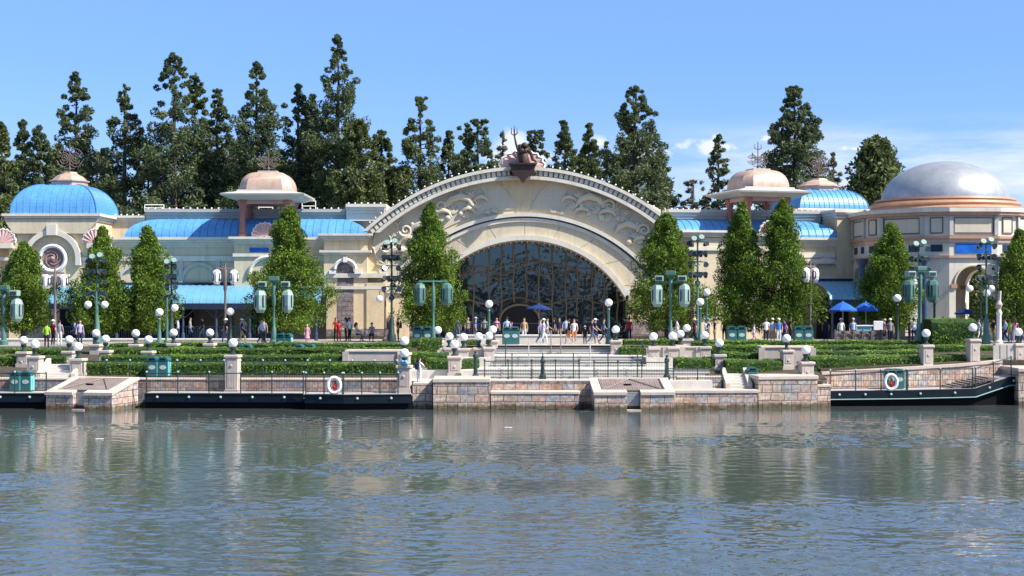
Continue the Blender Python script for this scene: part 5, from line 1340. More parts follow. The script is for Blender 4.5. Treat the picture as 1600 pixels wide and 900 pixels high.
bt = [ # px, Y, top, halfwidth, material, style, label
 (2, 136, 192, 34, 'lf_pine2', S_WIDE, 'light olive pine cut by the left edge of the view'),
 (36, 144, 187, 22, 'lf_pine', S_PINE, 'slim pine top between the edge pine and the bushy dark one'),
 (62, 138, 196, 30, 'lf_pine', S_PINE, 'bushy dark pine just left of the tower dome finial'),
 (118, 142, 113, 42, 'lf_pine', S_PINE, 'tall pine with a round knob tip right of the left dome finial'),
 (195, 140, 133, 46, 'lf_pine', dict(S_PINE, br=115), 'loose pine with gaps between its clumps, left of the big dense group'),
 (233, 146, 225, 40, 'lf_pine', S_WIDE, 'low dark pine filling behind the left parapet'),
 (272, 138, 83, 56, 'lf_pine', S_PINE, 'very tall broad pine with a swaying top, left of the left kiosk'),
 (306, 145, 114, 36, 'lf_pine2', S_PINE, 'greyish pine squeezed behind the very tall left pine'),
 (341, 142, 138, 38, 'lf_pine', S_PINE, 'olive pine just left of the left kiosk'),
 (401, 138, 97, 46, 'lf_pine', S_PINE, 'tall ragged pine straight above the left kiosk'),
 (435, 147, 235, 40, 'lf_pine2', S_WIDE, 'short pine behind the right side of the left kiosk'),
 (466, 142, 130, 36, 'lf_pine', S_PINE, 'narrow dark pine right of the left kiosk'),
 (487, 146, 148, 26, 'lf_pine', S_PINE, 'thin pine tip beside the tallest pine'),
 (528, 140, 55, 46, 'lf_pine', dict(S_PINE, br=190), 'tallest pine of all with a small ball at its tip'),
 (562, 136, 188, 54, 'lf_pine2', S_WIDE, 'broad bright pine at the foot of the tallest one'),
 (596, 145, 205, 38, 'lf_pine2', S_WIDE, 'wispy pine at the right end of the left group'),
 (656, 141, 152, 44, 'lf_pine2', dict(S_PINE, br=125), 'grey green pine with a feathery tip behind the left arch shoulder'),
 (701, 147, 205, 32, 'lf_pine', S_PINE, 'small pine in the dip left of the arch top'),
 (746, 143, 187, 30, 'lf_pine', dict(S_PINE, pow=0.4), 'dark open-topped pine left of the crest shell'),
 (786, 148, 204, 16, 'lf_pale', S_SPARSE, 'thin pale tree against the white cloud beside the trident'),
 (836, 144, 204, 26, 'lf_pine', dict(S_PINE, pow=0.42), 'rounded pine top right of the crest shell'),
 (882, 142, 189, 28, 'lf_pine', S_PINE, 'dark pine with one leaning clump right of the crest'),
 (920, 145, 193, 26, 'lf_pine2', S_PINE, 'olive pine behind the right arch slope'),
 (948, 148, 222, 18, 'lf_pine2', S_SPARSE, 'thin pine between the olive one and the big right pine'),
 (992, 138, 135, 48, 'lf_pine', dict(S_PINE, br=200, pow=0.60), 'large dense pine with a round tip over the right arch shoulder'),
 (1030, 145, 235, 30, 'lf_pine2', S_PINE, 'low pine leaning on the right side of the large dense pine'),
 (1082, 146, 282, 26, 'lf_pale', dict(S_SPARSE, pow=0.4, br=80), 'small pale bush tree left of the lone spire tree'),
 (1122, 143, 211, 25, 'lf_pine', dict(S_SPARSE, br=110, cs=0.6), 'lone dark spire tree left of the right kiosk'),
 (1242, 138, 135, 50, 'lf_pine', dict(S_PINE, br=210, pow=0.60), 'large dense pine between the right kiosk and the rear blue dome'),
 (1302, 146, 238, 18, 'lf_pale', S_SPARSE, 'thin grey tree behind the rear dome finial'),
 (1370, 140, 216, 60, 'lf_pine2', S_ROUND, 'broad round-headed green tree left of the silver dome'),
 (1528, 136, 385, 42, 'lf_pine2', S_ROUND, 'green tree seen through the rotunda arch'),
 (160, 150, 232, 40, 'lf_pine', S_WIDE, 'low dark tree between the tall pine and the loose pine at left'),
 (90, 153, 225, 46, 'lf_pine', S_WIDE, 'dim low tree behind the left dome finial'),
 (372, 153, 215, 46, 'lf_pine2', S_WIDE, 'dim tree filling the gap left of the left kiosk'),
 (500, 154, 225, 46, 'lf_pine', S_WIDE, 'dim tree filling the gap left of the tallest pine'),
 (722, 154, 240, 36, 'lf_pine2', S_WIDE, 'dim low tree behind the left arch slope'),
 (905, 154, 240, 36, 'lf_pine2', S_WIDE, 'dim low tree behind the right arch slope'),
 (622, 152, 262, 40, 'lf_pine', S_WIDE, 'low dark tree mass in the gap behind the left end of the arch'),
]
for i, (px, Y, top, hw, mt, st, lb) in enumerate(bt):
    tree('pine_tree' if st is not S_ROUND else 'round_tree', px, Y, top, hw * (1.0 if st is S_ROUND else (1.3 if st is S_WIDE else 1.78)), Z_PLAZA, 2.0 if st is S_ROUND else 0.30 * (PZ(top, Y) - Z_PLAZA), M[mt], st, 100 + i, lb, GB)
GF = 'cone shaped evergreens on the plaza'
S_CONE = dict(n=175, k=150, pow=0.66, lump=0.30, cs=0.52, leaf=0.085, asp=0.40, up=0.7, sz=1.15, bias=0.95, tr=0.16, out=0.7, freq=14, lobe=0.42)
ft = [(36, 106, 380, 44, 'cone evergreen at far left beside the edge lantern pole'),
 (160, 106, 355, 46, 'cone evergreen behind the spotlight pole with two hanging globes'),
 (231, 106.5, 355, 37, 'slim cone evergreen third from the left'),
 (452, 105, 322, 56, 'largest bright evergreen, in front of the left kiosk'),
 (672, 106, 318, 48, 'bright evergreen at the left foot of the big arch'),
 (1042, 106, 334, 50, 'evergreen at the right foot of the big arch'),
 (1160, 107, 317, 46, 'left one of the two evergreens under the right kiosk'),
 (1224, 106, 312, 46, 'right one of the two evergreens under the right kiosk'),
 (1391, 105, 350, 44, 'evergreen in front of the rotunda left side'),
 (1592, 104, 360, 44, 'evergreen cut by the right edge of the view')]
for i, (px, Y, top, hw, lb) in enumerate(ft):
    H = PZ(top, Y) - Z_PLAZA
    hw *= 1.48
    tree('cone_evergreen', px, Y, top, hw, Z_PLAZA, 1.0, M['lf_bright'], dict(S_CONE, pow=(0.62, 0.7, 0.6, 0.74, 0.66, 0.58, 0.72, 0.64, 0.6, 0.68)[i], lobe=(0.4, 0.5, 0.35, 0.45, 0.4, 0.5, 0.42, 0.48, 0.36, 0.45)[i], n=int(190 + 110 * (hw / 52) ** 2 * H / 8)), 300 + i, lb, GF)
# woodland on the opposite bank, behind the viewer (reflected in the arched window)
rs = np.random.RandomState(5); V = []
for i in range(34):
    H = rs.uniform(8, 15); Q, _ = crown(H, rs.uniform(3, 5), 0.5, rs, dict(S_WIDE, br=14, k=30, leaf=0.75, cs=2.0)); V.append(Q + np.array([-70 + i * 4.2 + rs.uniform(-1.5, 1.5), -55 - rs.uniform(0, 12), 0.3]))
o = bpy.data.objects.new('woodland', np_mesh('woodland', np.concatenate(V), M['lf_pine2'])); COL.objects.link(o); tag(o, 'far-off trees on the opposite bank mirrored in the arched window', 'woodland', kind='stuff')
m = MB(); m.add([(-1500, -420, 0.3), (1500, -420, 0.3), (1500, -48, 0.3), (-1500, -48, 0.3)], [(0, 1, 2, 3)]); tag(m.build('far_bank', M['soil']), kind='structure')

def flat_cards(C, nrm, size, asp, tilt, rs):
    n = C.shape[0]; N_ = nrm[None, :] + rs.normal(size=(n, 3)) * tilt; N_ /= np.linalg.norm(N_, axis=1)[:, None]
    a = np.cross(N_, rs.normal(size=(n, 3))); a /= np.linalg.norm(a, axis=1)[:, None]; b = np.cross(N_, a)
    sz = size * rs.uniform(0.6, 1.3, n)[:, None]
    return np.stack([C - a * sz, C + b * sz * asp, C + a * sz, C - b * sz * asp], 1)
# hedges
def hedge(px0, px1, Y, depth, py_top, zb, label, seed, slope=0.0, dens=170, Y1=None, group='clipped hedges in rows'):
    depth = max(depth, 1.3)
    rs = np.random.RandomState(seed); zt = PZ(py_top, Y); Y1 = Y if Y1 is None else Y1
    x0, x1 = PX(px0, Y), PX(px1, Y1); L_ = x1 - x0
    e = empty('hedge', (x0, Y, zb), label, 'hedge', group)
    nx = max(4, int(L_ / 0.35)); m = MB()
    ts = np.linspace(0, 1, nx + 1)
    def nz(a, b, c): return mnoise.noise(Vector((a * 0.9, b * 0.9, c * 0.9))) * 0.10 + mnoise.noise(Vector((a * 3, b * 3, c * 3 + seed))) * 0.05
    prof = [(0, 0), (0, 0.35), (0, 0.6), (0.0, 0.86), (0.12, 0.94), (0.3, 1.0), (0.6, 1.0), (0.88, 1.0), (1.0, 0.93), (1, 0.5), (1, 0)]
    rows = []
    for t in ts:
        X = x0 + L_ * t; yb = Y + (Y1 - Y) * t; h = zt - zb
        rows.append([(X, yb + a * depth + nz(X, a * 3, b * 3), zb + b * h + (nz(X, a + 9, b) if b > 0.5 else 0)) for a, b in prof])
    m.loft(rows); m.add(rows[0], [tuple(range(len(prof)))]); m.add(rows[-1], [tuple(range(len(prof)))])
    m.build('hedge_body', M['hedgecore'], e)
    h = zt - zb; nF, nT = int(L_ * h * dens), int(L_ * depth * dens); nE = int(depth * h * dens)
    def pos(n, face):
        t = rs.uniform(0, 1, n); X = x0 + L_ * t; yb = Y + (Y1 - Y) * t
        if face == 'f': return np.stack([X, yb - 0.01 + rs.normal(size=n) * 0.04 - 0.02, zb + rs.uniform(0, 0.88, n) * h], 1), np.array([0, -1.2, 0.4])
        if face == 't':
            dd = rs.uniform(0, 1, n) ** 1.3; return np.stack([X, yb + dd * depth, zb + h * np.minimum(1, 0.86 + dd * 0.14 / 0.3) + rs.normal(size=n) * 0.035 + 0.03 * np.sin(X * 2.1) + 0.03 * np.sin(X * 0.9 + seed)], 1), np.array([0, 0, 1.2])
        Xe = np.where(rs.uniform(0, 1, n) < 0.5, x0, x1); return np.stack([Xe, np.where(Xe == x0, Y, Y1) + rs.uniform(0, 1, n) * depth, zb + rs.uniform(0, 1, n) * h], 1), np.array([0.3, 0, 0.5])
    V = []
    for n, f in ((nF, 'f'), (nT, 't'), (nE, 'e')):
        if n < 1: continue
        C, out = pos(n, f); V.append(flat_cards(C, {'f': np.array([-0.12, -1, -0.05]), 't': np.array([0.0, -0.25, 1]), 'e': np.array([0.3, 0, 0.6])}[f], 0.066, 0.6, 0.20, rs))
    V = np.concatenate(V) - np.array([x0, Y, zb])[None, None, :]
    o = bpy.data.objects.new('leaves', np_mesh('leaves', V, M['lf_hedge'])); COL.objects.link(o); o.parent = e
    return e
hd = [ # left garden
 (128, 352, 88.9, 1.1, 568, 1.6, 'lowest hedge row left of the tall pillar', 88.9),
 (372, 640, 88.9, 1.1, 568, 1.6, 'lowest hedge row between the tall pillar and the end pillars', 88.9),
 (158, 560, 91.3, 0.9, 556, 1.9, 'second hedge row from the water in the left garden', 91.3),
 (165, 640, 93.6, 0.9, 544.5, 2.2, 'third hedge row from the water in the left garden', 93.6),
 (170, 640, 96.9, 0.8, 536.5, 2.6, 'dark topmost hedge row in the left garden', 96.2),
 (-60, 66, 95.5, 0.9, 545, 2.2, 'topmost hedge row at far left before the first pillars', 95.5),
 (-60, 52, 91.5, 0.9, 557, 1.9, 'hedge behind the ramp rail at far left', 91.5),
 (66, 100, 91.2, 0.8, 556, 1.7, 'short hedge between the two pairs of pillars at far left', 91.2),
 (66, 100, 94.5, 0.8, 545, 2.0, 'short upper hedge between the two pairs of pillars at far left', 94.5),
 (668, 700, 89.6, 1.6, 562, 1.6, 'short hedge between the end pillar and the bastion pillar', 89.6),
 (640, 700, 92.0, 0.9, 553, 2.0, 'hedge sloping up left of the globe row', 92.0),
 (722, 748, 90.0, 1.5, 563, 1.7, 'wedge of hedge right of the bastion pillar', 91.0),
 (640, 690, 97.5, 0.6, 530, 2.6, 'small clump hedge beside the lantern pole left of the arch', 97.5),
 (728, 750, 98.5, 0.6, 533, 2.9, 'tiny hedge behind the left globe row', 98.5),
 # right garden
 (970, 1012, 96.2, 1.0, 543, 2.5, 'bright short hedge right of the topmost steps', 96.2),
 (975, 1060, 98.6, 0.8, 532, 2.9, 'dark hedge behind the right globe row', 98.6),
 (1080, 1450, 98.0, 0.9, 533, 2.8, 'dark topmost hedge row in the right garden', 98.0),
 (1106, 1444, 95.4, 0.9, 540.5, 2.5, 'bright second hedge row from the top in the right garden', 95.6),
 (1130, 1186, 92.6, 0.9, 552, 2.0, 'hedge left of the right stone planter box', 92.6),
 (1135, 1222, 89.0, 1.6, 564, 1.5, 'lowest hedge left of the right garden pillar', 90.3),
 (1266, 1440, 93.3, 0.9, 549, 2.2, 'middle hedge row right of the stone planter box', 93.8),
 (1266, 1440, 89.95, 1.9, 558, 1.6, 'lowest hedge row above the sloping pink wall', 91.1),
 (1456, 1512, 91.3, 1.8, 555, 1.8, 'lowest hedge between the two right pillars', 91.8),
 (1456, 1600, 95.6, 0.9, 541, 2.4, 'upper hedge row running out at the right edge', 95.8),
 (1530, 1560, 92.8, 1.1, 556, 1.8, 'short hedge left of the grey slatted wall', 93.0),
 (1055, 1115, 90.2, 1.2, 560, 1.7, 'dark hedge triangle below the right globe row', 90.2)]
for i, (a, b, Y, d, pt, zb_, lb, Y1) in enumerate(hd): hedge(a, b, Y, d, pt, zb_, lb, 500 + i, Y1=Y1)
hedge(1456, 1528, 97.2, 2.2, 499, 2.9, 'tall dark block hedge in front of the rotunda', 540, Y1=97.2, group=None)

# ------------------------------------------------------------------ lamps
def lamp_mats(): pass
GLOBE = None
def pedestal_lamp(px, pyg, Y, label, w=0.66, r=0.255, zb=None, rz=0.0):
    zg = PZ(pyg, Y); zt = zg - 0.66; zb_ = gz(Y) - 0.15 if zb is None else zb
    e = empty('pedestal_lamp', (PX(px, Y), Y, zb_), label, 'lamp', 'globe lamps on stone pillars')
    h = zt - zb_; m = MB()
    m.bbox(-w / 2, w / 2, -w / 2, w / 2, 0, h - 0.14, 0.02)
    if h > 0.9:
        m.box(-w / 2 - 0.05, w / 2 + 0.05, -w / 2 - 0.05, w / 2 + 0.05, 0, 0.25)
    o = m.build('pillar', M['pillar']); o.parent = e
    if h > 0.9:
        pn = MB(); k = w * 0.30
        pn.box(-k, k, -w / 2 - 0.02, -w / 2 + 0.01, 0.4, h - 0.32); pn.ball((0, -w / 2 - 0.03, h - 0.62), 0.09, 0, 8, 6, sy=0.4); q = pn.build('panel', M['pillar']); q.parent = o
    c = MB(); c.bbox(-w / 2 - 0.07, w / 2 + 0.07, -w / 2 - 0.07, w / 2 + 0.07, h - 0.14, h, 0.03); o = c.build('cap', M['coping']); o.parent = e
    b = MB(); b.lathe([(0.2, h), (0.2, h + 0.06), (0.11, h + 0.12), (0.09, h + 0.24), (0.16, h + 0.32), (0.17, h + 0.42), (0.1, h + 0.44)], 0, 0, 14); o = b.build('lamp_base', M['tealdk'], smooth='auto'); o.parent = e
    g = MB(); g.ball((0, 0, h + 0.66), r, 0, 24, 16); o = g.build('globe', M['globe'], smooth=True); o.parent = e
    e.rotation_euler.z = rz
    return e
pl_ = [(37, 532, 91.5, 'globe lamp at far left, upper of the first pair'), (55, 538, 88.6, 'globe lamp on the tall pillar left of the far left steps'),
 (108, 531, 92, 'globe lamp behind the pillar right of the far left steps'), (122, 542, 88.6, 'globe lamp on the pillar right of the far left steps'),
 (150, 521, 95.5, 'globe lamp at the foot of the two-globe hanging lamp pole'), (165, 530, 92.5, 'globe lamp just right of the two-globe lamp pole, low pillar'),
 (212, 521, 95.5, 'globe lamp under the slim third evergreen, upper one'), (232, 531, 92.5, 'globe lamp under the slim third evergreen, lower one'),
 (271, 520, 96.5, 'globe lamp on the wide pillar left of the queue canopy opening'), (328, 520, 96.5, 'globe lamp on a low pillar in front of the canopy'),
 (364, 536, 87.0, 'globe lamp on the tallest pillar, in the middle of the left garden'),
 (684, 516, 98.3, 'globe lamp beside the lantern pole left of the arch'), (702, 526, 94.4, 'first globe of the row left of the central steps'),
 (724, 527, 94.4, 'second globe of the row left of the central steps'), (748, 526, 94.4, 'third globe of the row left of the central steps'),
 (764, 525, 94.0, 'globe at the end of the row next to the central steps'), (770, 515, 98.3, 'upper globe at the left head of the topmost steps'),
 (710, 538, 88.7, 'globe lamp on the pillar behind the square bastion'), (632, 533, 89.4, 'upper of the two globes stacked at the end pillar'),
 (632, 552, 85.6, 'lower of the two globes at the end pillar, blue bundle beneath'),
 (962, 515, 97.5, 'globe lamp at the right head of the topmost steps'), (1021, 526, 93.6, 'first globe of the row right of the central steps'),
 (1051, 525, 93.6, 'second globe of the row right of the central steps'), (1063, 522, 95.0, 'globe overlapping the second one right of the central steps'),
 (1073, 513, 98.3, 'highest globe of the row right of the central steps'), (1101, 524, 93.6, 'globe near the right end of the right row'),
 (1124, 536, 90.6, 'globe on the pillar at the foot of the right globe row'), (1229, 529, 90.8, 'globe on the pillar in front of the right stone planter'),
 (1259, 547, 88.2, 'lowest right globe, on the pillar at the start of the sloping wall'), (1447, 521, 91.0, 'globe on the pillar left of the tall block hedge'),
 (1520, 512, 91.6, 'globe on the pillar right of the tall block hedge'), (1591, 519, 92.0, 'globe on the pillar at the right edge of the view')]
for (px, py, Y, lb) in pl_:
    turn = R(10) if px > 1200 else (R(-6) if px < 700 else R(3))
    w = 0.72 if Y < 89 else 0.62
    zb_ = None
    if px in (702, 724, 748, 1021, 1051, 1101, 764): zb_ = 2.2 if px != 764 else 1.9
    if px == 632 and Y < 86: zb_ = 0.86
    if px == 962: zb_ = 2.55
    pedestal_lamp(px, py, Y, lb, w, 0.265 if Y < 90 else 0.255, zb_, turn)
# street lamps
def globe_post(px, pyg, Y, label, zb=Z_PLAZA, mat='teal'):
    zg = PZ(pyg, Y) - zb; e = empty('globe_post', (PX(px, Y), Y, zb), label, 'street lamp', 'single globe lamp posts')
    m = MB(); h = zg - 0.25
    m.lathe([(0.22, 0), (0.22, 0.2), (0.14, 0.35), (0.11, 0.9), (0.085, 1.0), (0.075, h - 0.25), (0.11, h - 0.2), (0.07, h - 0.12), (0.14, h), (0.1, h + 0.02)], 0, 0, 12)
    o = m.build('post', M[mat], smooth='auto'); o.parent = e
    g = MB(); g.ball((0, 0, zg), 0.26, 0, 20, 14); o = g.build('globe', M['globe'], smooth=True); o.parent = e
for px, py, Y, lb, mt in ((249, 488, 99.5, 'green post with one globe at the slim third evergreen', 'teal'), (360, 487, 103, 'green post with one globe in front of the canopy', 'tealdk'),
    (764, 475, 101, 'green post with one globe left of the arched doorway', 'teal'), (951, 473, 100.5, 'green post with one globe at the right edge of the arched window', 'teal'),
    (1104, 472 - 15, 104, 'green post with one globe beside the right spotlight pole, upper', 'teal'), (1094, 472, 100, 'green post with one globe just below the right spotlight pole', 'teal'),
    (1402, 466, 101, 'dark post with one globe left of the rotunda lantern pole', 'tealdk'), (1460, 466, 102, 'dark post with one globe beside the blue rotunda column', 'tealdk'),
    (1542, 458, 103, 'dark post with one globe in front of the rotunda arch', 'tealdk')):
    globe_post(px, py, Y, lb, mat=mt)
# poles with hanging globes
def hang_lamp(px, pyg, Y, pytop, sep, label, mat='teal', n=2, topglobe=False):
    e = empty('hanging_globe_lamp', (PX(px, Y), Y, Z_PLAZA), label, 'street lamp'); H = PZ(pytop, Y) - Z_PLAZA; zg = PZ(pyg, Y) - Z_PLAZA
    m = MB(); m.lathe([(0.2, 0), (0.2, 0.25), (0.1, 0.4), (0.08, 1.2), (0.06, H)], 0, 0, 10); o = m.build('pole', M[mat]); o.parent = e
    s = sep * Y / F
    for sg in ((-1, 1) if n == 2 else (1,)):
        a = MB(); a.tube([(0, 0, zg + 0.35), (sg * s * 0.5, 0, zg + 0.6), (sg * s, 0, zg + 0.5), (sg * s, 0, zg + 0.25)], 0.035, 6); o = a.build('arm', M[mat]); o.parent = e
        g = MB(); g.ball((sg * s, 0, zg), 0.24, 0, 18, 12); o = g.build('globe', M['globe'], smooth=True); o.parent = e
hang_lamp(150.5, 476, 98, 455, 13, 'pole with two hanging white globes in front of the second evergreen')
hang_lamp(261, 481, 101, 465, 12, 'pole with one hanging globe right of the slim third evergreen', n=1)
hang_lamp(602, 467, 104, 450, 9, 'brown pole with two hanging globes at the spotlight pole left of the arch', 'brownpole')
hang_lamp(1532, 451, 103, 440, 17, 'dark pole with two hanging globes in front of the rotunda', 'tealdk')

# lantern speaker poles
def lantern_mb(h=1.45, w=0.42, n=6):
    a = MB(); a.lathe([(w * 0.5, -h / 2), (w * 0.86, -h / 2 + 0.2), (w, -h / 2 + 0.45), (w, h / 2 - 0.35), (w * 0.8, h / 2 - 0.12), (w * 0.35, h / 2), (0.02, h / 2)], 0, 0, n, a0=R(0))
    a.lathe([(0.02, -h / 2), (w * 0.5, -h / 2)], 0, 0, n)
    return a
def lantern_pole(px, Y, pytop, label, mat='teal', boxes=True, sep=21, gl='teallt', lh=1.5, zlan=None, yaw=0.0, panel='grille', lw_=0.41):
    e = empty('lantern_pole', (PX(px, Y), Y, Z_PLAZA), label, 'lamp pole', 'poles with twin hexagonal lanterns')
    H = PZ(pytop, Y) - Z_PLAZA; s = sep * Y / F
    m = MB(); m.lathe([(0.28, 0), (0.28, 0.25), (0.18, 0.35), (0.14, 1.1), (0.09, 1.2), (0.075, H - 1.9), (0.13, H - 1.75), (0.12, H - 0.5), (0.07, H - 0.4), (0.05, H)], 0, 0, 12); o = m.build('pole', M[mat], smooth='auto'); o.parent = e
    zl = H - (1.55 if boxes else 0.95)
    m = MB(); m.box(-s * 1.1, s * 1.1, -0.05, 0.05, zl + lh / 2 + 0.05, zl + lh / 2 + 0.15); o = m.build('crossbar', M[mat]); o.parent = e
    for sg in (-1, 1):
        g = lantern_mb(lh, lw_); l = g.build('lantern', M[gl]); l.parent = e; l.location = (sg * s, 0, zl); l.rotation_euler.z = R(30 + 8 * sg)
        p = MB(); w = lw_ * 0.866
        for k in range(6):
            a = R(30 + 60 * k); p.M = Matrix.Rotation(a, 4, 'Z')
            ww = lw_ * 0.40
            if k % 2: continue
            p.prism([(-ww, -lh * 0.16), (-ww * 0.6, -lh * 0.26), (ww * 0.6, -lh * 0.26), (ww, -lh * 0.16), (ww, lh * 0.2), (ww * 0.6, lh * 0.27), (-ww * 0.6, lh * 0.27), (-ww, lh * 0.2)], -w - 0.015, -w + 0.02)
        q = p.build('lantern_panel', M[panel]); q.parent = l
        if boxes:
            b = MB(); b.bbox(sg * s * 0.85 - 0.28, sg * s * 0.85 + 0.28, -0.3, 0.25, H - 0.62, H - 0.28, 0.03); bo = b.build('floodlight', M['teallt']); bo.parent = e
            f = MB(); f.box(sg * s * 0.85 - 0.2, sg * s * 0.85 + 0.2, -0.33, -0.3, H - 0.56, H - 0.36); q = f.build('floodlight_lens', M['lens']); q.parent = bo
            a = MB(); a.tube([(0, 0, H - 0.75), (sg * s * 0.85, 0, H - 0.7), (sg * s * 0.85, 0, H - 0.6)], 0.04, 6); q = a.build('bracket', M[mat]); q.parent = e
    if boxes:
        b = MB(); b.bbox(-0.33, 0.33, -0.25, 0.25, H - 0.22, H + 0.04, 0.03); b.box(-0.27, 0.27, -0.2, 0.2, H - 0.34, H - 0.22); q = b.build('top_box', M['teal']); q.parent = e
    e.rotation_euler.z = yaw
    return e
lantern_pole(6, 99, 447, 'green lantern pole cut by the left edge of the view', yaw=R(-5))
lantern_pole(428, 99, 433, 'green lantern pole in front of the largest evergreen', yaw=R(4))
lantern_pole(677, 99.5, 437, 'green lantern pole in front of the evergreen left of the arch', boxes=False, yaw=R(10), gl='teal')
lantern_pole(1048, 99, 424, 'green lantern pole in front of the evergreen right of the arch', yaw=R(-8))
lantern_pole(1438, 99, 417, 'green lantern pole in front of the rotunda', yaw=R(15), gl='teal')
lantern_pole(352, 104, 411, 'thin brown pole with navy lanterns over the left canopy', 'brownpole', False, 13, 'white', 1.0, yaw=R(12), panel='navy', lw_=0.34)
lantern_pole(86, 104, 418, 'thin brown pole with navy lanterns below the round medallion', 'brownpole', False, 13, 'white', 0.95, yaw=R(5), panel='navy', lw_=0.34)
lantern_pole(1266, 105, 408, 'thin brown pole with a navy lantern over the right canopy', 'brownpole', False, 10, 'white', 1.0, yaw=R(35), panel='navy', lw_=0.34)
# spotlight poles
spot_proto = None
def spotlight_pole(px, Y, pytop, rows, label, mat='teal', w=11, box=False):
    global spot_proto
    e = empty('spotlight_pole', (PX(px, Y), Y, Z_PLAZA), label, 'light pole', 'poles carrying clusters of round spotlights')
    H = PZ(pytop, Y) - Z_PLAZA
    m = MB(); m.lathe([(0.3, 0), (0.3, 0.5), (0.2, 0.7), (0.14, 1.6), (0.075, 1.8), (0.06, H)], 0, 0, 10); o = m.build('pole', M[mat], smooth='auto'); o.parent = e
    m = MB(); m.ball((0, 0, H - rows * 0.72 - 0.15), 0.2, 0, 12, 8); o = m.build('collar', M[mat], smooth=True); o.parent = e
    s = w * Y / F
    for r in range(rows):
        z = H - 0.2 - r * 0.70
        b = MB(); b.tube([(-s * 1.15, 0, z), (s * 1.15, 0, z)], 0.035, 5); o = b.build('crossarm', M[mat]); o.parent = e
        for xx in (-s, -s * 0.35, s * 0.35, s) if r % 2 == 1 else (-s, s):
            if spot_proto is None:
                c = MB(); c.M = Matrix.Rotation(R(70), 4, 'X'); c.lathe([(0.02, -0.2), (0.12, -0.2), (0.17, -0.05), (0.2, 0.16), (0.23, 0.22), (0.2, 0.22)], 0, 0, 12)
                spot_proto = c.build('spotlight', M['tealdk'], smooth='auto')
                l = MB(); l.M = Matrix.Rotation(R(70), 4, 'X'); l.lathe([(0.02, 0.2), (0.2, 0.2)], 0, 0, 12); q = l.build('lens', M['lens']); q.parent = spot_proto
                q2 = spot_proto
            else:
                q2 = spot_proto.copy(); COL.objects.link(q2); ql = spot_proto.children[0].copy(); COL.objects.link(ql); ql.parent = q2
            q2.parent = e; q2.location = (xx, -0.12, z - 0.22); q2.scale = (0.8, 0.8, 0.8); q2.rotation_euler = (random.uniform(-0.5, 0.2), 0, random.uniform(-0.7, 0.7))
            if random.random() < 0.3:
                pass
    for k in range(2):
        t = MB(); t.M = Matrix.Translation((0.25 * (1 if k else -1), -0.15, H - 0.1 + 0.1 * k)) @ Matrix.Rotation(R(60), 4, 'X'); t.lathe([(0.1, -0.15), (0.18, 0.0), (0.2, 0.2)], 0, 0, 10); t.lathe([(0.02, 0.18), (0.19, 0.18)], 0, 0, 10)
        o = t.build('moving_light', M['teallt']); o.parent = e
for px, Y, top, rows, lb, mt in ((152, 100, 400, 4, 'tall spotlight cluster in front of the second evergreen', 'teal'), (268, 104, 408, 4, 'slim spotlight column right of the third evergreen', 'tealdk'),
    (612, 103, 378, 5, 'black and green spotlight pole at the left shoulder of the arch', 'tealdk'), (1090, 103, 372, 4, 'green spotlight pole right of the arch', 'teal'),
    (1436, 102, 380, 3, 'spotlight cluster above the rotunda lantern pole', 'teal'), (1541, 101, 376, 4, 'spotlight cluster before the blue rotunda panel', 'teal')):
    spotlight_pole(px, Y, top, rows, lb, mt, w=(6 if px == 268 else 12))

# ------------------------------------------------------------------ bins, life rings, umbrellas, cafe enclosure
bin0 = empty('litter_bin', (0, 0, 0), 'x', 'bin')
m = MB(); m.bbox(-0.30, 0.30, -0.30, 0.30, 0.03, 0.95, 0.04); o = m.build('bin_body', M['binteal']); o.parent = bin0
m = MB(); m.box(0.301, 0.31, -0.26, 0.26, 0.08, 0.9); o = m.build('side_panel', M['binlight']); o.parent = bin0
m = MB(); m.prism([(-0.32, 0.95), (0.32, 0.95), (0.26, 1.1), (0.12, 1.17), (-0.12, 1.17), (-0.26, 1.1)], -0.32, 0.32); o = m.build('hood', M['binteal']); o.parent = bin0
m = MB(); m.box(-0.17, 0.17, -0.335, -0.32, 0.99, 1.08); q = m.build('opening', M['black']); q.parent = o
m = MB(); m.M = Matrix.Translation((0, -0.305, 0.56)) @ Matrix.Rotation(R(90), 4, 'X'); m.lathe([(0.01, 0.015), (0.19, 0.012), (0.2, 0.0)], 0, 0, 18, sy=0.62); q = m.build('emblem', M['emblem']); q.parent = bin0
BG = 'teal litter bins standing in pairs'
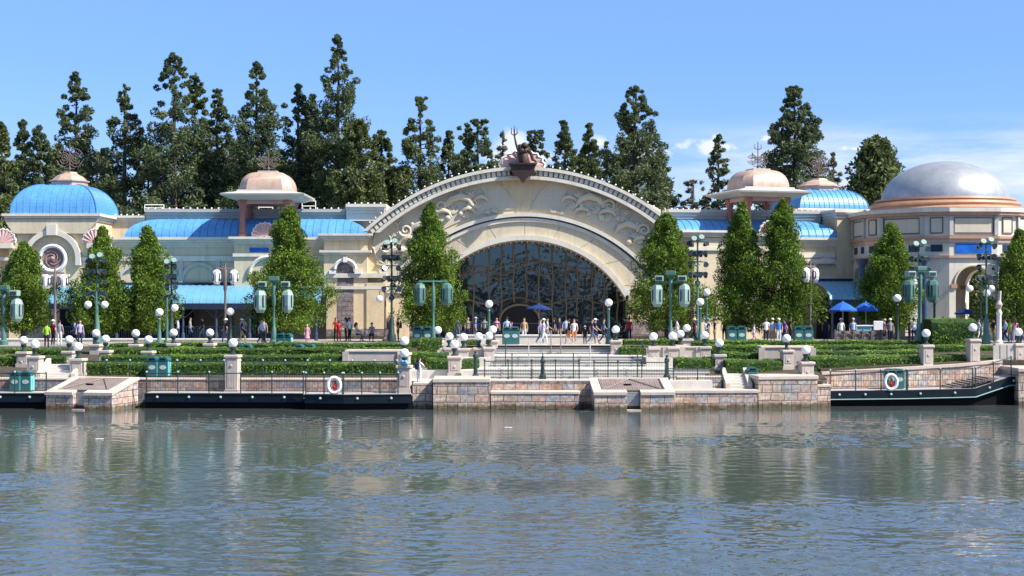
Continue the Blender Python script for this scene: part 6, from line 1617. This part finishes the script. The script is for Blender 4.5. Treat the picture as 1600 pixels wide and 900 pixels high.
bins = [(26, 87.0, 0.86, 'left bin of the pair on the far left dock'), (43, 87.0, 0.86, 'right bin of the pair on the far left dock'),
 (240, 88.3, 1.62, 'left bin of the pair on the wall right of the left hatch box'), (257, 88.3, 1.62, 'right bin of the pair on the wall right of the left hatch box'),
 (792, 99.8, 3.16, 'left bin of the pair at the head of the central steps'), (804.5, 99.8, 3.16, 'right bin of the pair at the head of the central steps'),
 (653, 101, 3.15, 'left bin of the pair under the evergreen left of the arch'), (669, 101, 3.15, 'right bin of the pair under the evergreen left of the arch'),
 (1391, 88.9, 0.9, 'left bin behind the right life ring'), (1403, 88.9, 0.9, 'right bin behind the right life ring'),
 (1143, 103, 3.15, 'left bin of the pair below the left evergreen under the right kiosk'), (1158, 103, 3.15, 'right bin of the pair below the left evergreen under the right kiosk'),
 (1247, 102.5, 3.15, 'left bin of the three near the umbrellas'), (1253, 103.3, 3.15, 'middle bin of the three near the umbrellas'), (1262, 102.5, 3.15, 'right bin of the three near the umbrellas'),
 (440, 98.2, 2.75, 'left half-hidden bin at the foot of the middle lantern pole'), (449, 98.2, 2.75, 'right half-hidden bin at the foot of the middle lantern pole'),
 (467, 95.0, 2.15, 'left bin showing only its top among the left hedges'), (485, 95.0, 2.15, 'right bin showing only its top among the left hedges'),
 (376, 95.0, 2.15, 'left bin top behind the tallest pillar'), (386, 95.0, 2.15, 'right bin top behind the tallest pillar'),
 (1175, 88.0, 1.05, 'dark bin beside the narrow garden steps')]
for i, (px, Y, z, lb) in enumerate(bins): put(bin0, i > 0, (PX(px, Y), Y, z), R(-6) if px < 700 else (R(8) if px > 1300 else 0), lb, BG)
def life_ring(px, Y, py, label):
    e = empty('life_ring', (PX(px, Y), Y, PZ(py, Y) - 0.55), label, 'life ring', 'white life rings on the dock railings')
    m = MB(); zc = 0.55
    n = 28; rows = []
    m.tube([(0.34 * math.cos(t), 0, zc + 0.42 * math.sin(t)) for t in np.linspace(0, 2 * math.pi, n)], 0.10, 10); o = m.build('ring', M['white'], smooth='auto'); o.parent = e
    b = MB()
    b.tube([(0.06, 0.04, zc - 0.28), (0.1, 0.03, zc), (0.04, 0.03, zc + 0.24)], [0.09, 0.08, 0.03], 8); b.ball((0.0, 0.04, zc - 0.1), 0.12, 0, 8, 6); o = b.build('rope_bag', M['red']); o.parent = e
    s = MB(); s.tube([(0, 0.12, -0.25), (0, 0.12, 0.9)], 0.03, 6); s.box(-0.1, 0.1, 0.02, 0.12, -0.25, -0.1); o = s.build('bracket', M['galv']); o.parent = e
life_ring(522, 84.3, 602, 'white life ring on the left dock railing'); life_ring(1392, 87.5, 597, 'white life ring on the right dock railing, bins behind')
def umbrella(px, Y, pyedge, w, mat, label, h=0.55):
    e = empty('umbrella', (PX(px, Y), Y, Z_PLAZA), label, 'umbrella', 'umbrellas on the plaza'); z = PZ(pyedge, Y) - Z_PLAZA
    m = MB(); m.lathe([(w, z - 0.1), (w, z), (w * 0.5, z + h * 0.6), (0.03, z + h)], 0, 0, 8, a0=R(22)); o = m.build('canopy', M[mat]); o.parent = e
    p = MB(); p.tube([(0, 0, 0), (0, 0, z + h + 0.05)], 0.03, 6); o = p.build('pole', M['galv']); o.parent = e
umbrella(1317, 103, 484, 0.95, 'umb', 'left bright blue umbrella by the right canopy'); umbrella(1353, 104, 484, 0.95, 'umb', 'right bright blue umbrella by the right canopy')
umbrella(842, 106, 482, 0.95, 'umbnavy', 'navy umbrella in front of the arched doorway', 0.3)
umbrella(1508, 104, 489, 0.7, 'umbnavy', 'small dark stall parasol inside the rotunda crowd', 0.3)
e = empty('cafe_fence', (PX(1306, 101.5), 101.5, Z_PLAZA), 'brown cafe fence with arched panels below the blue umbrellas', 'fence')
m = MB(); m.box(PX(1305, 101.5), PX(1376, 101.5), 101.5, 101.7, Z_PLAZA, Z_PLAZA + 0.85); m.build('panel', M['plinth'], e)
m = MB()
for i in range(6):
    x = PX(1305 + i * 14.2, 101.5); m.box(x - 0.05, x + 0.05, 101.42, 101.5, Z_PLAZA, Z_PLAZA + 0.95)
    if i < 5: m.tube([(x + 0.3 + 0.22 * math.cos(t), 101.46, Z_PLAZA + 0.42 + 0.26 * math.sin(t)) for t in np.linspace(0, 2 * math.pi, 14)], 0.03, 4)
m.build('fence_frame', M['iron'], e)
e = empty('vending_cart', (PX(1345, 103), 103.2, Z_PLAZA), 'pale teal counter behind the brown cafe fence', 'cart')
m = MB(); m.bbox(PX(1338, 103), PX(1362, 103), 103, 103.9, Z_PLAZA + 0.1, Z_PLAZA + 1.15, 0.03); m.build('counter', M['binlight'], e)
m = MB(); m.bbox(PX(1336, 103), PX(1364, 103), 102.92, 103.98, Z_PLAZA + 1.15, Z_PLAZA + 1.22, 0.02); m.build('counter_top', M['white'], e)
e = empty('menu_board', (PX(1374, 102.6), 102.6, Z_PLAZA), 'white stand-up board right of the brown cafe fence', 'sign')
m = MB(); m.bbox(PX(1365, 102.6), PX(1381, 102.6), 102.6, 102.68, Z_PLAZA + 0.9, Z_PLAZA + 1.5, 0.02); m.build('board', M['white'], e)
m = MB(); m.tube([(PX(1369, 102.6), 102.66, Z_PLAZA), (PX(1369, 102.6), 102.66, Z_PLAZA + 0.95)], 0.03, 6); m.tube([(PX(1377, 102.6), 102.66, Z_PLAZA), (PX(1377, 102.6), 102.66, Z_PLAZA + 0.95)], 0.03, 6); m.build('leg', M['galv'], e)
# blue bundle on the end pillar
m = MB()
for k in range(6):
    m.ball((PX(628 + k * 1.6, 85.3), 85.25 - 0.03 * k, PZ(567, 85.3) + 0.06 * math.sin(k * 2)), 0.13, 0, 8, 6, sz=0.8)
tag(m.build('cloth_bundle', M['awn'], loc=(PX(632, 85.3), 85.3, PZ(569, 85.3)), smooth=True), 'crumpled pale blue cloth at the lower end globe', 'cloth')
# white statue-like post in the rotunda crowd
e = empty('stone_post', (PX(1561, 100.5), 100.5, Z_PLAZA), 'white banner post right of the tall block hedge', 'post')
m = MB(); m.lathe([(0.26, 0), (0.26, 0.2), (0.17, 0.3), (0.15, 1.9), (0.2, 2.0), (0.2, 2.1)], 0, 0, 12); o = m.build('shaft', M['white'], smooth='auto'); o.parent = e
m = MB(); m.lathe([(0.2, 2.1), (0.12, 2.3), (0.24, 2.6), (0.1, 2.9)], 0, 0, 10); m.tube([(0, 0, 2.8), (0.05, 0, 3.5)], 0.12, 6); o = m.build('finial', M['pillar'], smooth='auto'); o.parent = e

# debris floating on the water
for k, (px, py, lb) in enumerate(((155, 687, 'white scrap floating near the left hatch box'), (794, 669, 'white scrap floating in the middle near the seat ledge'))):
    Y = CZ * F / (py - HY); m = MB()
    for j in range(4): m.ball((PX(px, Y) + 0.08 * j - 0.12, Y + 0.03 * (j % 2), 0.03), 0.055, 0, 8, 5, sz=0.3, sx=1.4)
    tag(m.build('floating_scrap', M['white'], loc=(PX(px, Y), Y, 0.0), smooth=True), lb, 'litter')
#SPLIT#
def split_loose(o):
    me = o.data; n = len(me.vertices); par = list(range(n))
    def find(a):
        while par[a] != a: par[a] = par[par[a]]; a = par[a]
        return a
    for e_ in me.edges:
        a, b = find(e_.vertices[0]), find(e_.vertices[1])
        if a != b: par[a] = b
    groups = {}
    for p in me.polygons: groups.setdefault(find(p.vertices[0]), []).append(p)
    if len(groups) < 2: return
    objs = []
    for g in groups.values():
        idx = {}; vs = []; fs = []
        for p in g:
            f = []
            for v in p.vertices:
                if v not in idx: idx[v] = len(vs); vs.append(tuple(me.vertices[v].co))
                f.append(idx[v])
            fs.append(f)
        m2 = bpy.data.meshes.new(o.name.split('.')[0]); m2.from_pydata(vs, [], fs)
        for mm in me.materials: m2.materials.append(mm)
        m2.polygons.foreach_set('use_smooth', [p.use_smooth for p in g]); m2.polygons.foreach_set('material_index', [p.material_index for p in g]); m2.update()
        q = bpy.data.objects.new(o.name.split('.')[0], m2); COL.objects.link(q); q.parent = o.parent; q.location = o.location; q.rotation_euler = o.rotation_euler
        objs.append(q)
    for c in list(o.children): c.parent = objs[0]
    bpy.data.objects.remove(o)
for o in list(bpy.data.objects):
    if o.type == 'MESH' and o.parent is not None and o.name.split('.')[0] in ('pier', 'drum_pilaster', 'painted_shade_panel', 'plinth', 'wave_relief', 'capital_block', 'capital', 'arch_rim', 'bay', 'pilaster', 'cheek_wall', 'frieze_window', 'bay_cornice', 'lantern_panel', 'fascia', 'support', 'roof_railing', 'mullion', 'leg', 'arcade_wall_', 'blind_arch_', 'spotlight_'):
        split_loose(o)
#PEOPLE#
# ------------------------------------------------------------------ people
SKIN = [pmat('light_skin', (0.52, 0.33, 0.24), 0.6, 0.06, 4, 0.02), pmat('brown_skin', (0.28, 0.16, 0.11), 0.6, 0.06, 4, 0.02)]
def cloth(name, c): return pmat(name, c, 0.85, 0.12, 5, 0.1, 25)
CL = dict(white=cloth('white_cloth', (0.75, 0.75, 0.75)), black=cloth('black_cloth', (0.018, 0.018, 0.022)), navy=cloth('navy_cloth', (0.02, 0.03, 0.08)),
          blue=cloth('blue_cloth', (0.08, 0.2, 0.45)), ltblue=cloth('light_blue_cloth', (0.35, 0.48, 0.68)), grey=cloth('grey_cloth', (0.25, 0.26, 0.29)),
          red=cloth('red_cloth', (0.42, 0.02, 0.03)), maroon=cloth('dark_red_cloth', (0.13, 0.015, 0.03)), pink=cloth('pink_cloth', (0.62, 0.28, 0.38)),
          lime=cloth('lime_cloth', (0.35, 0.7, 0.03)), tan=cloth('tan_cloth', (0.5, 0.34, 0.17)), lilac=cloth('lilac_cloth', (0.42, 0.36, 0.6)),
          orange=cloth('orange_cloth', (0.6, 0.2, 0.06)), teal=cloth('teal_cloth', (0.04, 0.35, 0.38)), purple=cloth('purple_cloth', (0.16, 0.07, 0.3)),
          denim=cloth('denim_cloth', (0.07, 0.11, 0.2)), khaki=cloth('khaki_cloth', (0.28, 0.23, 0.15)))
HAIR = dict(dark=pmat('dark_hair', (0.02, 0.014, 0.01), 0.6, 0.2, 10), brown=pmat('brown_hair', (0.11, 0.06, 0.03), 0.6, 0.2, 10), blond=pmat('blond_hair', (0.42, 0.3, 0.14), 0.6, 0.2, 10))
SHOE = pmat('white_shoe_leather', (0.55, 0.54, 0.52), 0.6, 0.1, 5)
def body_mesh(pose, kind='trousers'):
    """one continuous body grown over a posed skeleton; returns a mesh facing -y with slots skin, top, bottom, shoes"""
    J = {'pelvis': ((0, 0, .92), .135), 'waist': ((0, 0, 1.08), .118), 'chest': ((0, -.01, 1.28), .145), 'neck0': ((0, .0, 1.42), .07), 'neck': ((0, -.005, 1.49), .05),
         'head': ((0, -.015, 1.58), .088), 'head2': ((0, -.015, 1.66), .092), 'top': ((0, -.005, 1.72), .055)}
    B = [('pelvis', 'waist', 1), ('waist', 'chest', 1), ('chest', 'neck0', 1), ('neck0', 'neck', 0), ('neck', 'head', 0), ('head', 'head2', 0), ('head2', 'top', 0)]
    J['nose'] = ((0, -.122, 1.61), .014); B.append(('head2', 'nose', 0))
    legs = {'stand': ((.10, 0, .50), (.105, .02, .08), (-.10, -.01, .50), (-.11, .02, .08)),
            'walk': ((.09, -.20, .53), (.10, -.24, .09), (-.09, .06, .49), (-.10, .33, .16)),
            'walk2': ((.09, .05, .49), (.10, .30, .15), (-.09, -.18, .53), (-.10, -.22, .09)),
            'sit': ((.12, -.40, .50), (.12, -.42, .09), (-.12, -.40, .50), (-.12, -.44, .09)),
            'lean': ((.10, 0.02, .50), (.105, .04, .08), (-.10, .03, .50), (-.11, .06, .08))}[pose]
    arms = {'stand': ((.24, .03, 1.12), (.235, -.05, .88), (-.24, .03, 1.12), (-.25, -.05, .88)),
            'walk': ((.23, .14, 1.13), (.22, .10, .90), (-.23, -.10, 1.13), (-.20, -.30, 1.0)),
            'walk2': ((.24, -.10, 1.13), (.22, -.28, .98), (-.23, .14, 1.13), (-.23, .12, .89)),
            'sit': ((.23, -.12, 1.14), (.16, -.34, 1.02), (-.23, -.12, 1.14), (-.16, -.34, 1.02)),
            'lean': ((.22, -.22, 1.18), (.10, -.42, 1.14), (-.22, -.22, 1.18), (-.12, -.42, 1.16))}[pose]
    for i, s in enumerate((1, -1)):
        n = 'r' if s > 0 else 'l'
        kn, an = legs[2 * i], legs[2 * i + 1]; el, wr = arms[2 * i], arms[2 * i + 1]
        J[n + 'hip'] = ((s * .085, 0, .86), .095); J[n + 'thigh'] = (tuple((Vector((s * .09, 0, .84)) + Vector(kn)) / 2), .085); J[n + 'knee'] = (kn, .06)
        J[n + 'calf'] = (tuple(Vector(kn) * .6 + Vector(an) * .4 + Vector((0, .015, 0))), .058); J[n + 'ankle'] = (an, .038)
        J[n + 'toe'] = ((an[0], an[1] - .15, an[2] - .035), .036)
        J[n + 'sh'] = ((s * .165, 0, 1.37), .062); J[n + 'el'] = (el, .042); J[n + 'wr'] = (wr, .027)
        d = (Vector(wr) - Vector(el)).normalized(); h = Vector(wr) + d * .07; J[n + 'palm'] = (tuple(h), .030)
        B += [('pelvis', n + 'hip', 2), (n + 'hip', n + 'thigh', 2), (n + 'thigh', n + 'knee', 2), (n + 'knee', n + 'calf', 2), (n + 'calf', n + 'ankle', 2), (n + 'ankle', n + 'toe', 3),
              ('neck0', n + 'sh', 1), (n + 'sh', n + 'el', 4), (n + 'el', n + 'wr', 0), (n + 'wr', n + 'palm', 0)]
        side = Vector((0, 1, 0)); 
        for f in range(4):
            o = side * (f - 1.5) * .019
            J[f'{n}f{f}'] = (tuple(h + o + d * .045), .0085); J[f'{n}g{f}'] = (tuple(h + o + d * (.085 - .008 * abs(f - 1.4)) + Vector((-s * .012, 0, 0))), .007)
            B += [(n + 'palm', f'{n}f{f}', 0), (f'{n}f{f}', f'{n}g{f}', 0)]
        J[n + 'th'] = (tuple(Vector(wr) + d * .045 + Vector((-s * .01, -.045, 0))), .009); B.append((n + 'wr', n + 'th', 0))
    if pose == 'sit':
        off = -0.42
        J = {k: (((p[0], p[1], p[2]) if ('knee' in k or 'calf' in k or 'ankle' in k or 'toe' in k) else (p[0], p[1], p[2] + off * 0.86)), r) for k, (p, r) in J.items()}
        for n in 'rl': J[n + 'thigh'] = (((J[n + 'hip'][0][0] + J[n + 'knee'][0][0]) / 2, (J[n + 'hip'][0][1] + J[n + 'knee'][0][1]) / 2, .52), .085)
    names = list(J); me = bpy.data.meshes.new('skeleton')
    me.from_pydata([J[k][0] for k in names], [(names.index(a), names.index(b)) for a, b, _ in B], [])
    o = bpy.data.objects.new('skeleton', me); COL.objects.link(o)
    o.modifiers.new('skin', 'SKIN'); 
    if not me.skin_vertices:
        bm = bmesh.new(); bm.from_mesh(me); bm.verts.layers.skin.verify(); bm.to_mesh(me); bm.free()
    for i, k in enumerate(names):
        r = J[k][1]; sv = me.skin_vertices[0].data[i]
        sv.radius = (r, r); sv.use_root = (k == 'pelvis')
    sub = o.modifiers.new('sub', 'SUBSURF'); sub.levels = sub.render_levels = 1
    dg = bpy.context.evaluated_depsgraph_get(); dg.update()
    out = bpy.data.meshes.new_from_object(o.evaluated_get(dg))
    bpy.data.objects.remove(o)
    segs = [(Vector(J[a][0]), Vector(J[b][0]), m, J[a][1], J[b][1], a) for a, b, m in B]
    out.materials.clear()
    for mm in (SKIN[0], CL['white'], CL['black'], SHOE): out.materials.append(mm)
    mi = []
    for p in out.polygons:
        c = p.center; best = None
        for a, b, m_, ra, rb, nm in segs:
            d = b - a; t = max(0, min(1, (c - a).dot(d) / max(d.length_squared, 1e-9))); q = (c - (a + d * t)).length - (ra + (rb - ra) * t) * 0.6
            if best is None or q < best[0]: best = (q, m_, t, nm)
        m_ = best[1]
        if m_ == 4: m_ = 1 if best[2] < 0.62 else 0
        if m_ == 2 and kind == 'shorts' and ('calf' in best[3] or 'knee' in best[3] or ('thigh' in best[3] and best[2] > 0.75)): m_ = 0
        if kind == 'dress' and m_ == 2: m_ = 1 if ('hip' in best[3] or best[3] == 'pelvis' or ('thigh' in best[3])) else 0
        mi.append(m_)
    out.polygons.foreach_set('material_index', mi); out.polygons.foreach_set('use_smooth', [True] * len(out.polygons))
    # widen the trunk, flatten it front to back
    for v in out.vertices:
        z = v.co.z - (-0.36 if pose == 'sit' else 0)
        if 0.78 < z < 1.45 and abs(v.co.x) < 0.2: v.co.x *= 1.12; v.co.y *= 0.86
    return out
BODY = {}
def get_body(pose, kind):
    if (pose, kind) not in BODY: BODY[(pose, kind)] = body_mesh(pose, kind)
    return BODY[(pose, kind)]
def mesh_of(mb, name, mats, smooth=True):
    o = mb.build(name, mats, smooth=smooth); me = o.data; bpy.data.objects.remove(o); return me
hm = MB()
rows = []
for k in range(8):
    t = k / 7 * 0.62 * math.pi; rows.append([(0.106 * math.sin(t) * math.cos(a), 0.012 + 0.118 * math.sin(t) * math.sin(a) * (1 if math.sin(a) > 0 else 0.86), 1.655 + 0.112 * math.cos(t) * (1 if math.cos(t) > 0 else 0.9) + (0.035 if (k > 4 and math.sin(a) < -0.3) else 0)) for a in np.linspace(0, 2 * math.pi, 15)[:-1]])
hm.loft(rows, 0, True); HAIR_SHORT = mesh_of(hm, 'hair', [HAIR['dark']])
hl = MB(); hl.loft(rows, 0, True); hl.tube([(0, .075, 1.68), (0, .105, 1.58), (0, .115, 1.45), (0, .10, 1.32)], [.07, .088, .075, .04], 10); HAIR_LONG = mesh_of(hl, 'hair', [HAIR['dark']])
cp_ = MB(); cp_.loft([[(0.118 * math.sin(t) * math.cos(a), -0.0 + 0.128 * math.sin(t) * math.sin(a), 1.675 + 0.115 * math.cos(t)) for a in np.linspace(0, 2 * math.pi, 15)[:-1]] for t in np.linspace(0.02, math.pi / 2, 6)], 0, True); cp_.prismz([(-0.08, -0.11), (0.08, -0.11), (0.07, -0.21), (-0.07, -0.21)], 1.672, 1.685); CAP = mesh_of(cp_, 'cap', [CL['white']])
ht_ = MB(); ht_.lathe([(0.02, 1.80), (0.09, 1.79), (0.115, 1.70), (0.12, 1.68), (0.24, 1.66), (0.245, 1.65), (0.11, 1.655)], 0, -0.005, 16); HAT = mesh_of(ht_, 'hat', [CL['tan']])
bp_ = MB(); bp_.bbox(-.14, .14, .11, .27, 1.0, 1.40, .04)
for s in (-1, 1): bp_.tube([(s * .1, .12, 1.38), (s * .11, .02, 1.47), (s * .12, -.12, 1.36), (s * .12, -.1, 1.15), (s * .12, .1, 1.05)], .018, 5)
PACK = mesh_of(bp_, 'backpack', [CL['navy']], 'auto')
def person(px, Y, pose, face, top, bot, label, hair='dark', long=False, kind='trousers', z=Z_PLAZA, skin=0, cap=None, hat=False, pack=None, hgt=1.70, dy=0.0):
    e = empty('person', (PX(px, Y), Y, z), label, 'person', 'visitors strolling and queueing')
    me = get_body(pose, kind)
    def child(name, mesh, mats):
        o = bpy.data.objects.new(name, mesh); COL.objects.link(o); o.parent = e
        for i, mm in enumerate(mats):
            o.material_slots[i].link = 'OBJECT'; o.material_slots[i].material = mm
        if pose == 'sit' and name != 'body': o.location.z = -0.36
        return o
    child('body', me, [SKIN[skin], CL[top], CL[bot], SHOE])
    if cap: child('cap', CAP, [CL[cap]])
    elif hat: child('hat', HAT, [CL['tan']])
    if not hat or long: child('hair', HAIR_LONG if long else HAIR_SHORT, [HAIR[hair]])
    if pack: child('backpack', PACK, [CL[pack]])
    if kind == 'dress':
        sk = MB(); sk.lathe([(0.13, 1.05), (0.16, 0.9), (0.21, 0.65), (0.24, 0.50)], 0, 0, 14, sy=0.85)
        if 'skirt' not in BODY: BODY['skirt'] = mesh_of(sk, 'skirt', [CL['white']])
        child('skirt', BODY['skirt'], [CL[top]])
    s = hgt / 1.775; e.scale = (s, s, s); e.rotation_euler.z = face
    return e
BK, LF, RT, FR = math.pi, -math.pi / 2, math.pi / 2, 0.0     # facing: away, left in view, right in view, towards the viewer
A3, B3, C3 = 3.15, 3.16, 3.15
PP = [
 (73, 97, 'stand', BK, 'lime', 'black', 'person in a lime green top in the group at far left', dict(z=2.95)),
 (83, 98, 'stand', 2.6, 'maroon', 'black', 'person with a white cap beside the lime green top', dict(z=3.1, cap='white')),
 (93, 98, 'stand', BK, 'grey', 'white', 'person in a grey top right of the white cap at far left', dict(z=3.1)),
 (117, 98.2, 'walk', LF, 'blue', 'navy', 'dark haired person in blue walking left near the far left steps', dict(z=3.1)),
 (125, 98, 'stand', 0.6, 'lilac', 'navy', 'person in a lilac top near the far left steps', dict(z=3.1, hair='brown', long=True)),
 (278, 108, 'stand', LF, 'ltblue', 'navy', 'person in pale blue under the canopy beside the third evergreen', {}),
 (297, 108.5, 'walk', RT, 'grey', 'denim', 'person in grey walking under the canopy, small and dim', {}),
 (317, 107.5, 'walk', LF, 'black', 'grey', 'dark figure under the canopy behind the low pillar globe', {}),
 (380, 107.5, 'stand', BK, 'white', 'black', 'person in a white shirt at the canopy fence', {}),
 (353, 99.8, 'walk', LF, 'black', 'denim', 'person in black walking left behind the tallest pillar', dict(z=3.15, cap='white')),
 (378, 99.6, 'walk', RT, 'navy', 'khaki', 'person in navy with a white cap right of the tallest pillar', dict(cap='white')),
 (408, 99.8, 'walk2', RT, 'ltblue', 'navy', 'dark haired person in light blue left of the middle lantern pole', dict(hair='dark')),
 (412, 101, 'stand', BK, 'grey', 'black', 'person in grey partly behind the one in light blue', {}),
 (480, 101.5, 'stand', FR, 'pink', 'pink', 'child in a pale pink dress right of the largest evergreen', dict(kind='dress', hair='blond', hgt=1.32)),
 (525, 108, 'stand', 0.4, 'red', 'black', 'person in a red top at the foot of the left niche', dict(long=True)),
 (529.5, 107.5, 'stand', BK, 'red', 'red', 'second person in red close behind the first, by the niche', dict(hgt=1.45)),
 (540, 108, 'lean', LF, 'white', 'black', 'person in white leaning toward the red tops', dict(long=True)),
 (546, 107.6, 'stand', 1.0, 'white', 'black', 'person in white with raised forearms by the niche', dict(skin=1)),
 (557, 108, 'sit', RT, 'white', 'denim', 'seated person in white facing the stroller', dict(long=True)),
 (570, 108, 'sit', LF, 'ltblue', 'grey', 'small seated person in light blue next to the dark seated one', dict(hgt=1.2, cap='white')),
 (581, 107.5, 'sit', FR, 'grey', 'navy', 'seated person in dark grey at the foot of the arch shoulder', dict(hair='dark')),
 (622, 106, 'stand', LF, 'black', 'black', 'person in black with a backpack by the left spotlight pole', dict(pack='maroon')),
 (715, 109, 'stand', BK, 'denim', 'denim', 'person in faded denim at the left end of the queue', {}),
 (731, 109.5, 'stand', 0.5, 'khaki', 'navy', 'person in khaki second from the left in the queue', dict(long=True, hair='brown')),
 (743, 109, 'stand', RT, 'blue', 'denim', 'person in bright blue with a pale cap in the queue', dict(cap='ltblue')),
 (757, 110, 'stand', BK, 'grey', 'black', 'person in grey just left of the green globe post in the queue', {}),
 (776, 109, 'stand', FR, 'pink', 'navy', 'person in pink right of the green globe post in the queue', dict(long=True)),
 (792, 104.5, 'stand', BK, 'ltblue', 'grey', 'broad person in a pale blue shirt behind the central bins', dict(hgt=1.78)),
 (799, 105.2, 'stand', RT, 'purple', 'grey', 'short person in purple beside the pale blue shirt', dict(hgt=1.45)),
 (819, 104.5, 'stand', FR, 'tan', 'white', 'person in tan with pale trousers before the doorway', dict(long=True, hair='brown')),
 (855, 105.5, 'walk', RT, 'ltblue', 'grey', 'person in light blue behind the white-clad walker', {}),
 (866, 107.5, 'stand', LF, 'black', 'navy', 'dark dressed person with long hair right of the navy umbrella', dict(long=True)),
 (874, 106.8, 'stand', FR, 'navy', 'khaki', 'person in navy and khaki in the dark crowd right of the doorway', {}),
 (884, 107.5, 'stand', BK, 'ltblue', 'navy', 'person in pale blue in the dark crowd right of the doorway', {}),
 (902, 108.5, 'stand', BK, 'maroon', 'black', 'person in dark red in the crowd behind the orange shorts', {}),
 (849.5, 99.7, 'walk', RT, 'white', 'white', 'person all in white walking with a pale backpack at the step top', dict(pack='lilac', cap='white')),
 (844, 100.6, 'walk2', RT, 'grey', 'denim', 'person in grey half hidden behind the all-white walker', {}),
 (889, 99.9, 'walk', LF, 'black', 'orange', 'person in black with orange shorts at the step top', dict(kind='shorts')),
 (897, 99.7, 'walk2', FR, 'white', 'orange', 'person in a white top and patterned shorts at the step top', dict(kind='shorts', long=True, hair='brown')),
 (914, 100.2, 'stand', BK, 'black', 'black', 'child in black with a white cap at the step top', dict(hgt=1.22, cap='white')),
 (925, 99.9, 'walk', RT, 'navy', 'denim', 'person in navy walking right at the step top', {}),
 (930, 100.6, 'walk', RT, 'navy', 'navy', 'taller person in dark blue beside the navy walker', dict(cap='white', kind='shorts')),
 (943, 101.3, 'walk', RT, 'denim', 'navy', 'person in denim near the right head of the topmost steps', {}),
 (977, 107, 'stand', LF, 'black', 'black', 'person in black at the right pier of the arch', {}),
 (983, 106.4, 'stand', BK, 'red', 'navy', 'person in a red shirt at the right pier of the arch', {}),
 (1058, 103, 'walk', LF, 'white', 'white', 'person in white behind the right lantern pole', {}),
 (1085, 101.8, 'walk', LF, 'maroon', 'black', 'person in dark red with a straw hat right of the lantern pole', dict(hat=True)),
 (1107, 101.5, 'stand', RT, 'navy', 'khaki', 'person with a white cap below the right spotlight pole', dict(cap='teal', pack='white')),
 (1117, 102, 'stand', LF, 'black', 'khaki', 'person in black and khaki next to the right spotlight pole', {}),
 (1132, 107.5, 'stand', FR, 'black', 'black', 'dark dressed person under the left evergreen of the right pair', dict(long=True)),
 (1147, 107.5, 'stand', FR, 'tan', 'denim', 'person in tan under the left evergreen of the right pair', dict(skin=1)),
 (1178, 101.5, 'walk', RT, 'white', 'pink', 'small person in white and pink between the two bin groups', dict(hgt=1.35, hair='brown', long=True)),
 (1197, 102, 'stand', FR, 'white', 'black', 'broad person in a white shirt, leftmost of the standing row', dict(hgt=1.75, skin=1)),
 (1207, 102.4, 'stand', BK, 'ltblue', 'khaki', 'person in pale blue with a white hat in the standing row', dict(cap='white')),
 (1217, 102.2, 'stand', FR, 'blue', 'white', 'person in blue in the middle of the standing row', dict(cap='white')),
 (1226, 102.6, 'walk', LF, 'purple', 'navy', 'person in purple in the standing row', dict(long=True)),
 (1235, 103.2, 'stand', RT, 'black', 'black', 'tall person in black reaching toward the three bins', dict(hgt=1.82, skin=1)),
 (1290, 108, 'stand', BK, 'navy', 'navy', 'dark figure under the right canopy', {}),
 (1314, 102.6, 'stand', BK, 'white', 'grey', 'person in white with a white cap under the left blue umbrella', dict(cap='white')),
 (1333, 102.6, 'stand', FR, 'ltblue', 'navy', 'person in light blue under the blue umbrellas', dict(cap='ltblue')),
 (1382, 100.8, 'stand', LF, 'pink', 'black', 'person in pink left of the grey-capped one by the white board', dict(kind='shorts', hair='blond')),
 (1391, 100.8, 'stand', FR, 'grey', 'black', 'person in grey with a white cap right of the white board', dict(cap='white')),
 (1428, 103, 'stand', BK, 'white', 'navy', 'person in white left of the tall block hedge', dict(hair='brown')),
 (1421, 104, 'stand', RT, 'black', 'black', 'dark figure left of the person in white by the rotunda', {}),
 (1451, 103.5, 'stand', FR, 'white', 'grey', 'person in white just behind the tall block hedge end', {}),
 (1474, 104.5, 'stand', BK, 'navy', 'black', 'head above the tall block hedge at the blue column', dict(hgt=1.8)),
 (1496, 105, 'stand', FR, 'lime', 'grey', 'person in lime above the block hedge in the arch', dict(hair='blond')),
 (1505, 104.5, 'stand', LF, 'orange', 'grey', 'person in orange above the block hedge in the arch', dict(hair='brown')),
 (1529, 103, 'walk', RT, 'ltblue', 'white', 'person in pale blue right of the tall block hedge', {}),
 (1538, 102, 'walk', RT, 'white', 'navy', 'person in white beside the dark globe post of the rotunda', {}),
 (1553, 103, 'stand', LF, 'black', 'khaki', 'person in black left of the white banner post', {}),
 (1571, 102.4, 'walk', LF, 'ltblue', 'navy', 'person in light blue right of the white banner post', {}),
 (1578, 103.2, 'stand', FR, 'lime', 'grey', 'person in lime and grey right of the white banner post', {}),
 (1586, 102, 'stand', BK, 'pink', 'lilac', 'person in pink at the right edge of the view', dict(hair='brown', long=True)),
 (1596, 103, 'walk', LF, 'lilac', 'denim', 'person in lilac cut by the right edge of the view', {}),
 (655, 86.0, 'lean', 2.5, 'white', 'white', 'person in white seen from behind on the landing left of the square bastion', dict(z=1.22, long=True, pack='navy', hgt=1.66)),
]
for (px, Y, pose, face, top, bot, lb, kw) in PP: person(px, Y, pose, face, top, bot, lb, **kw)
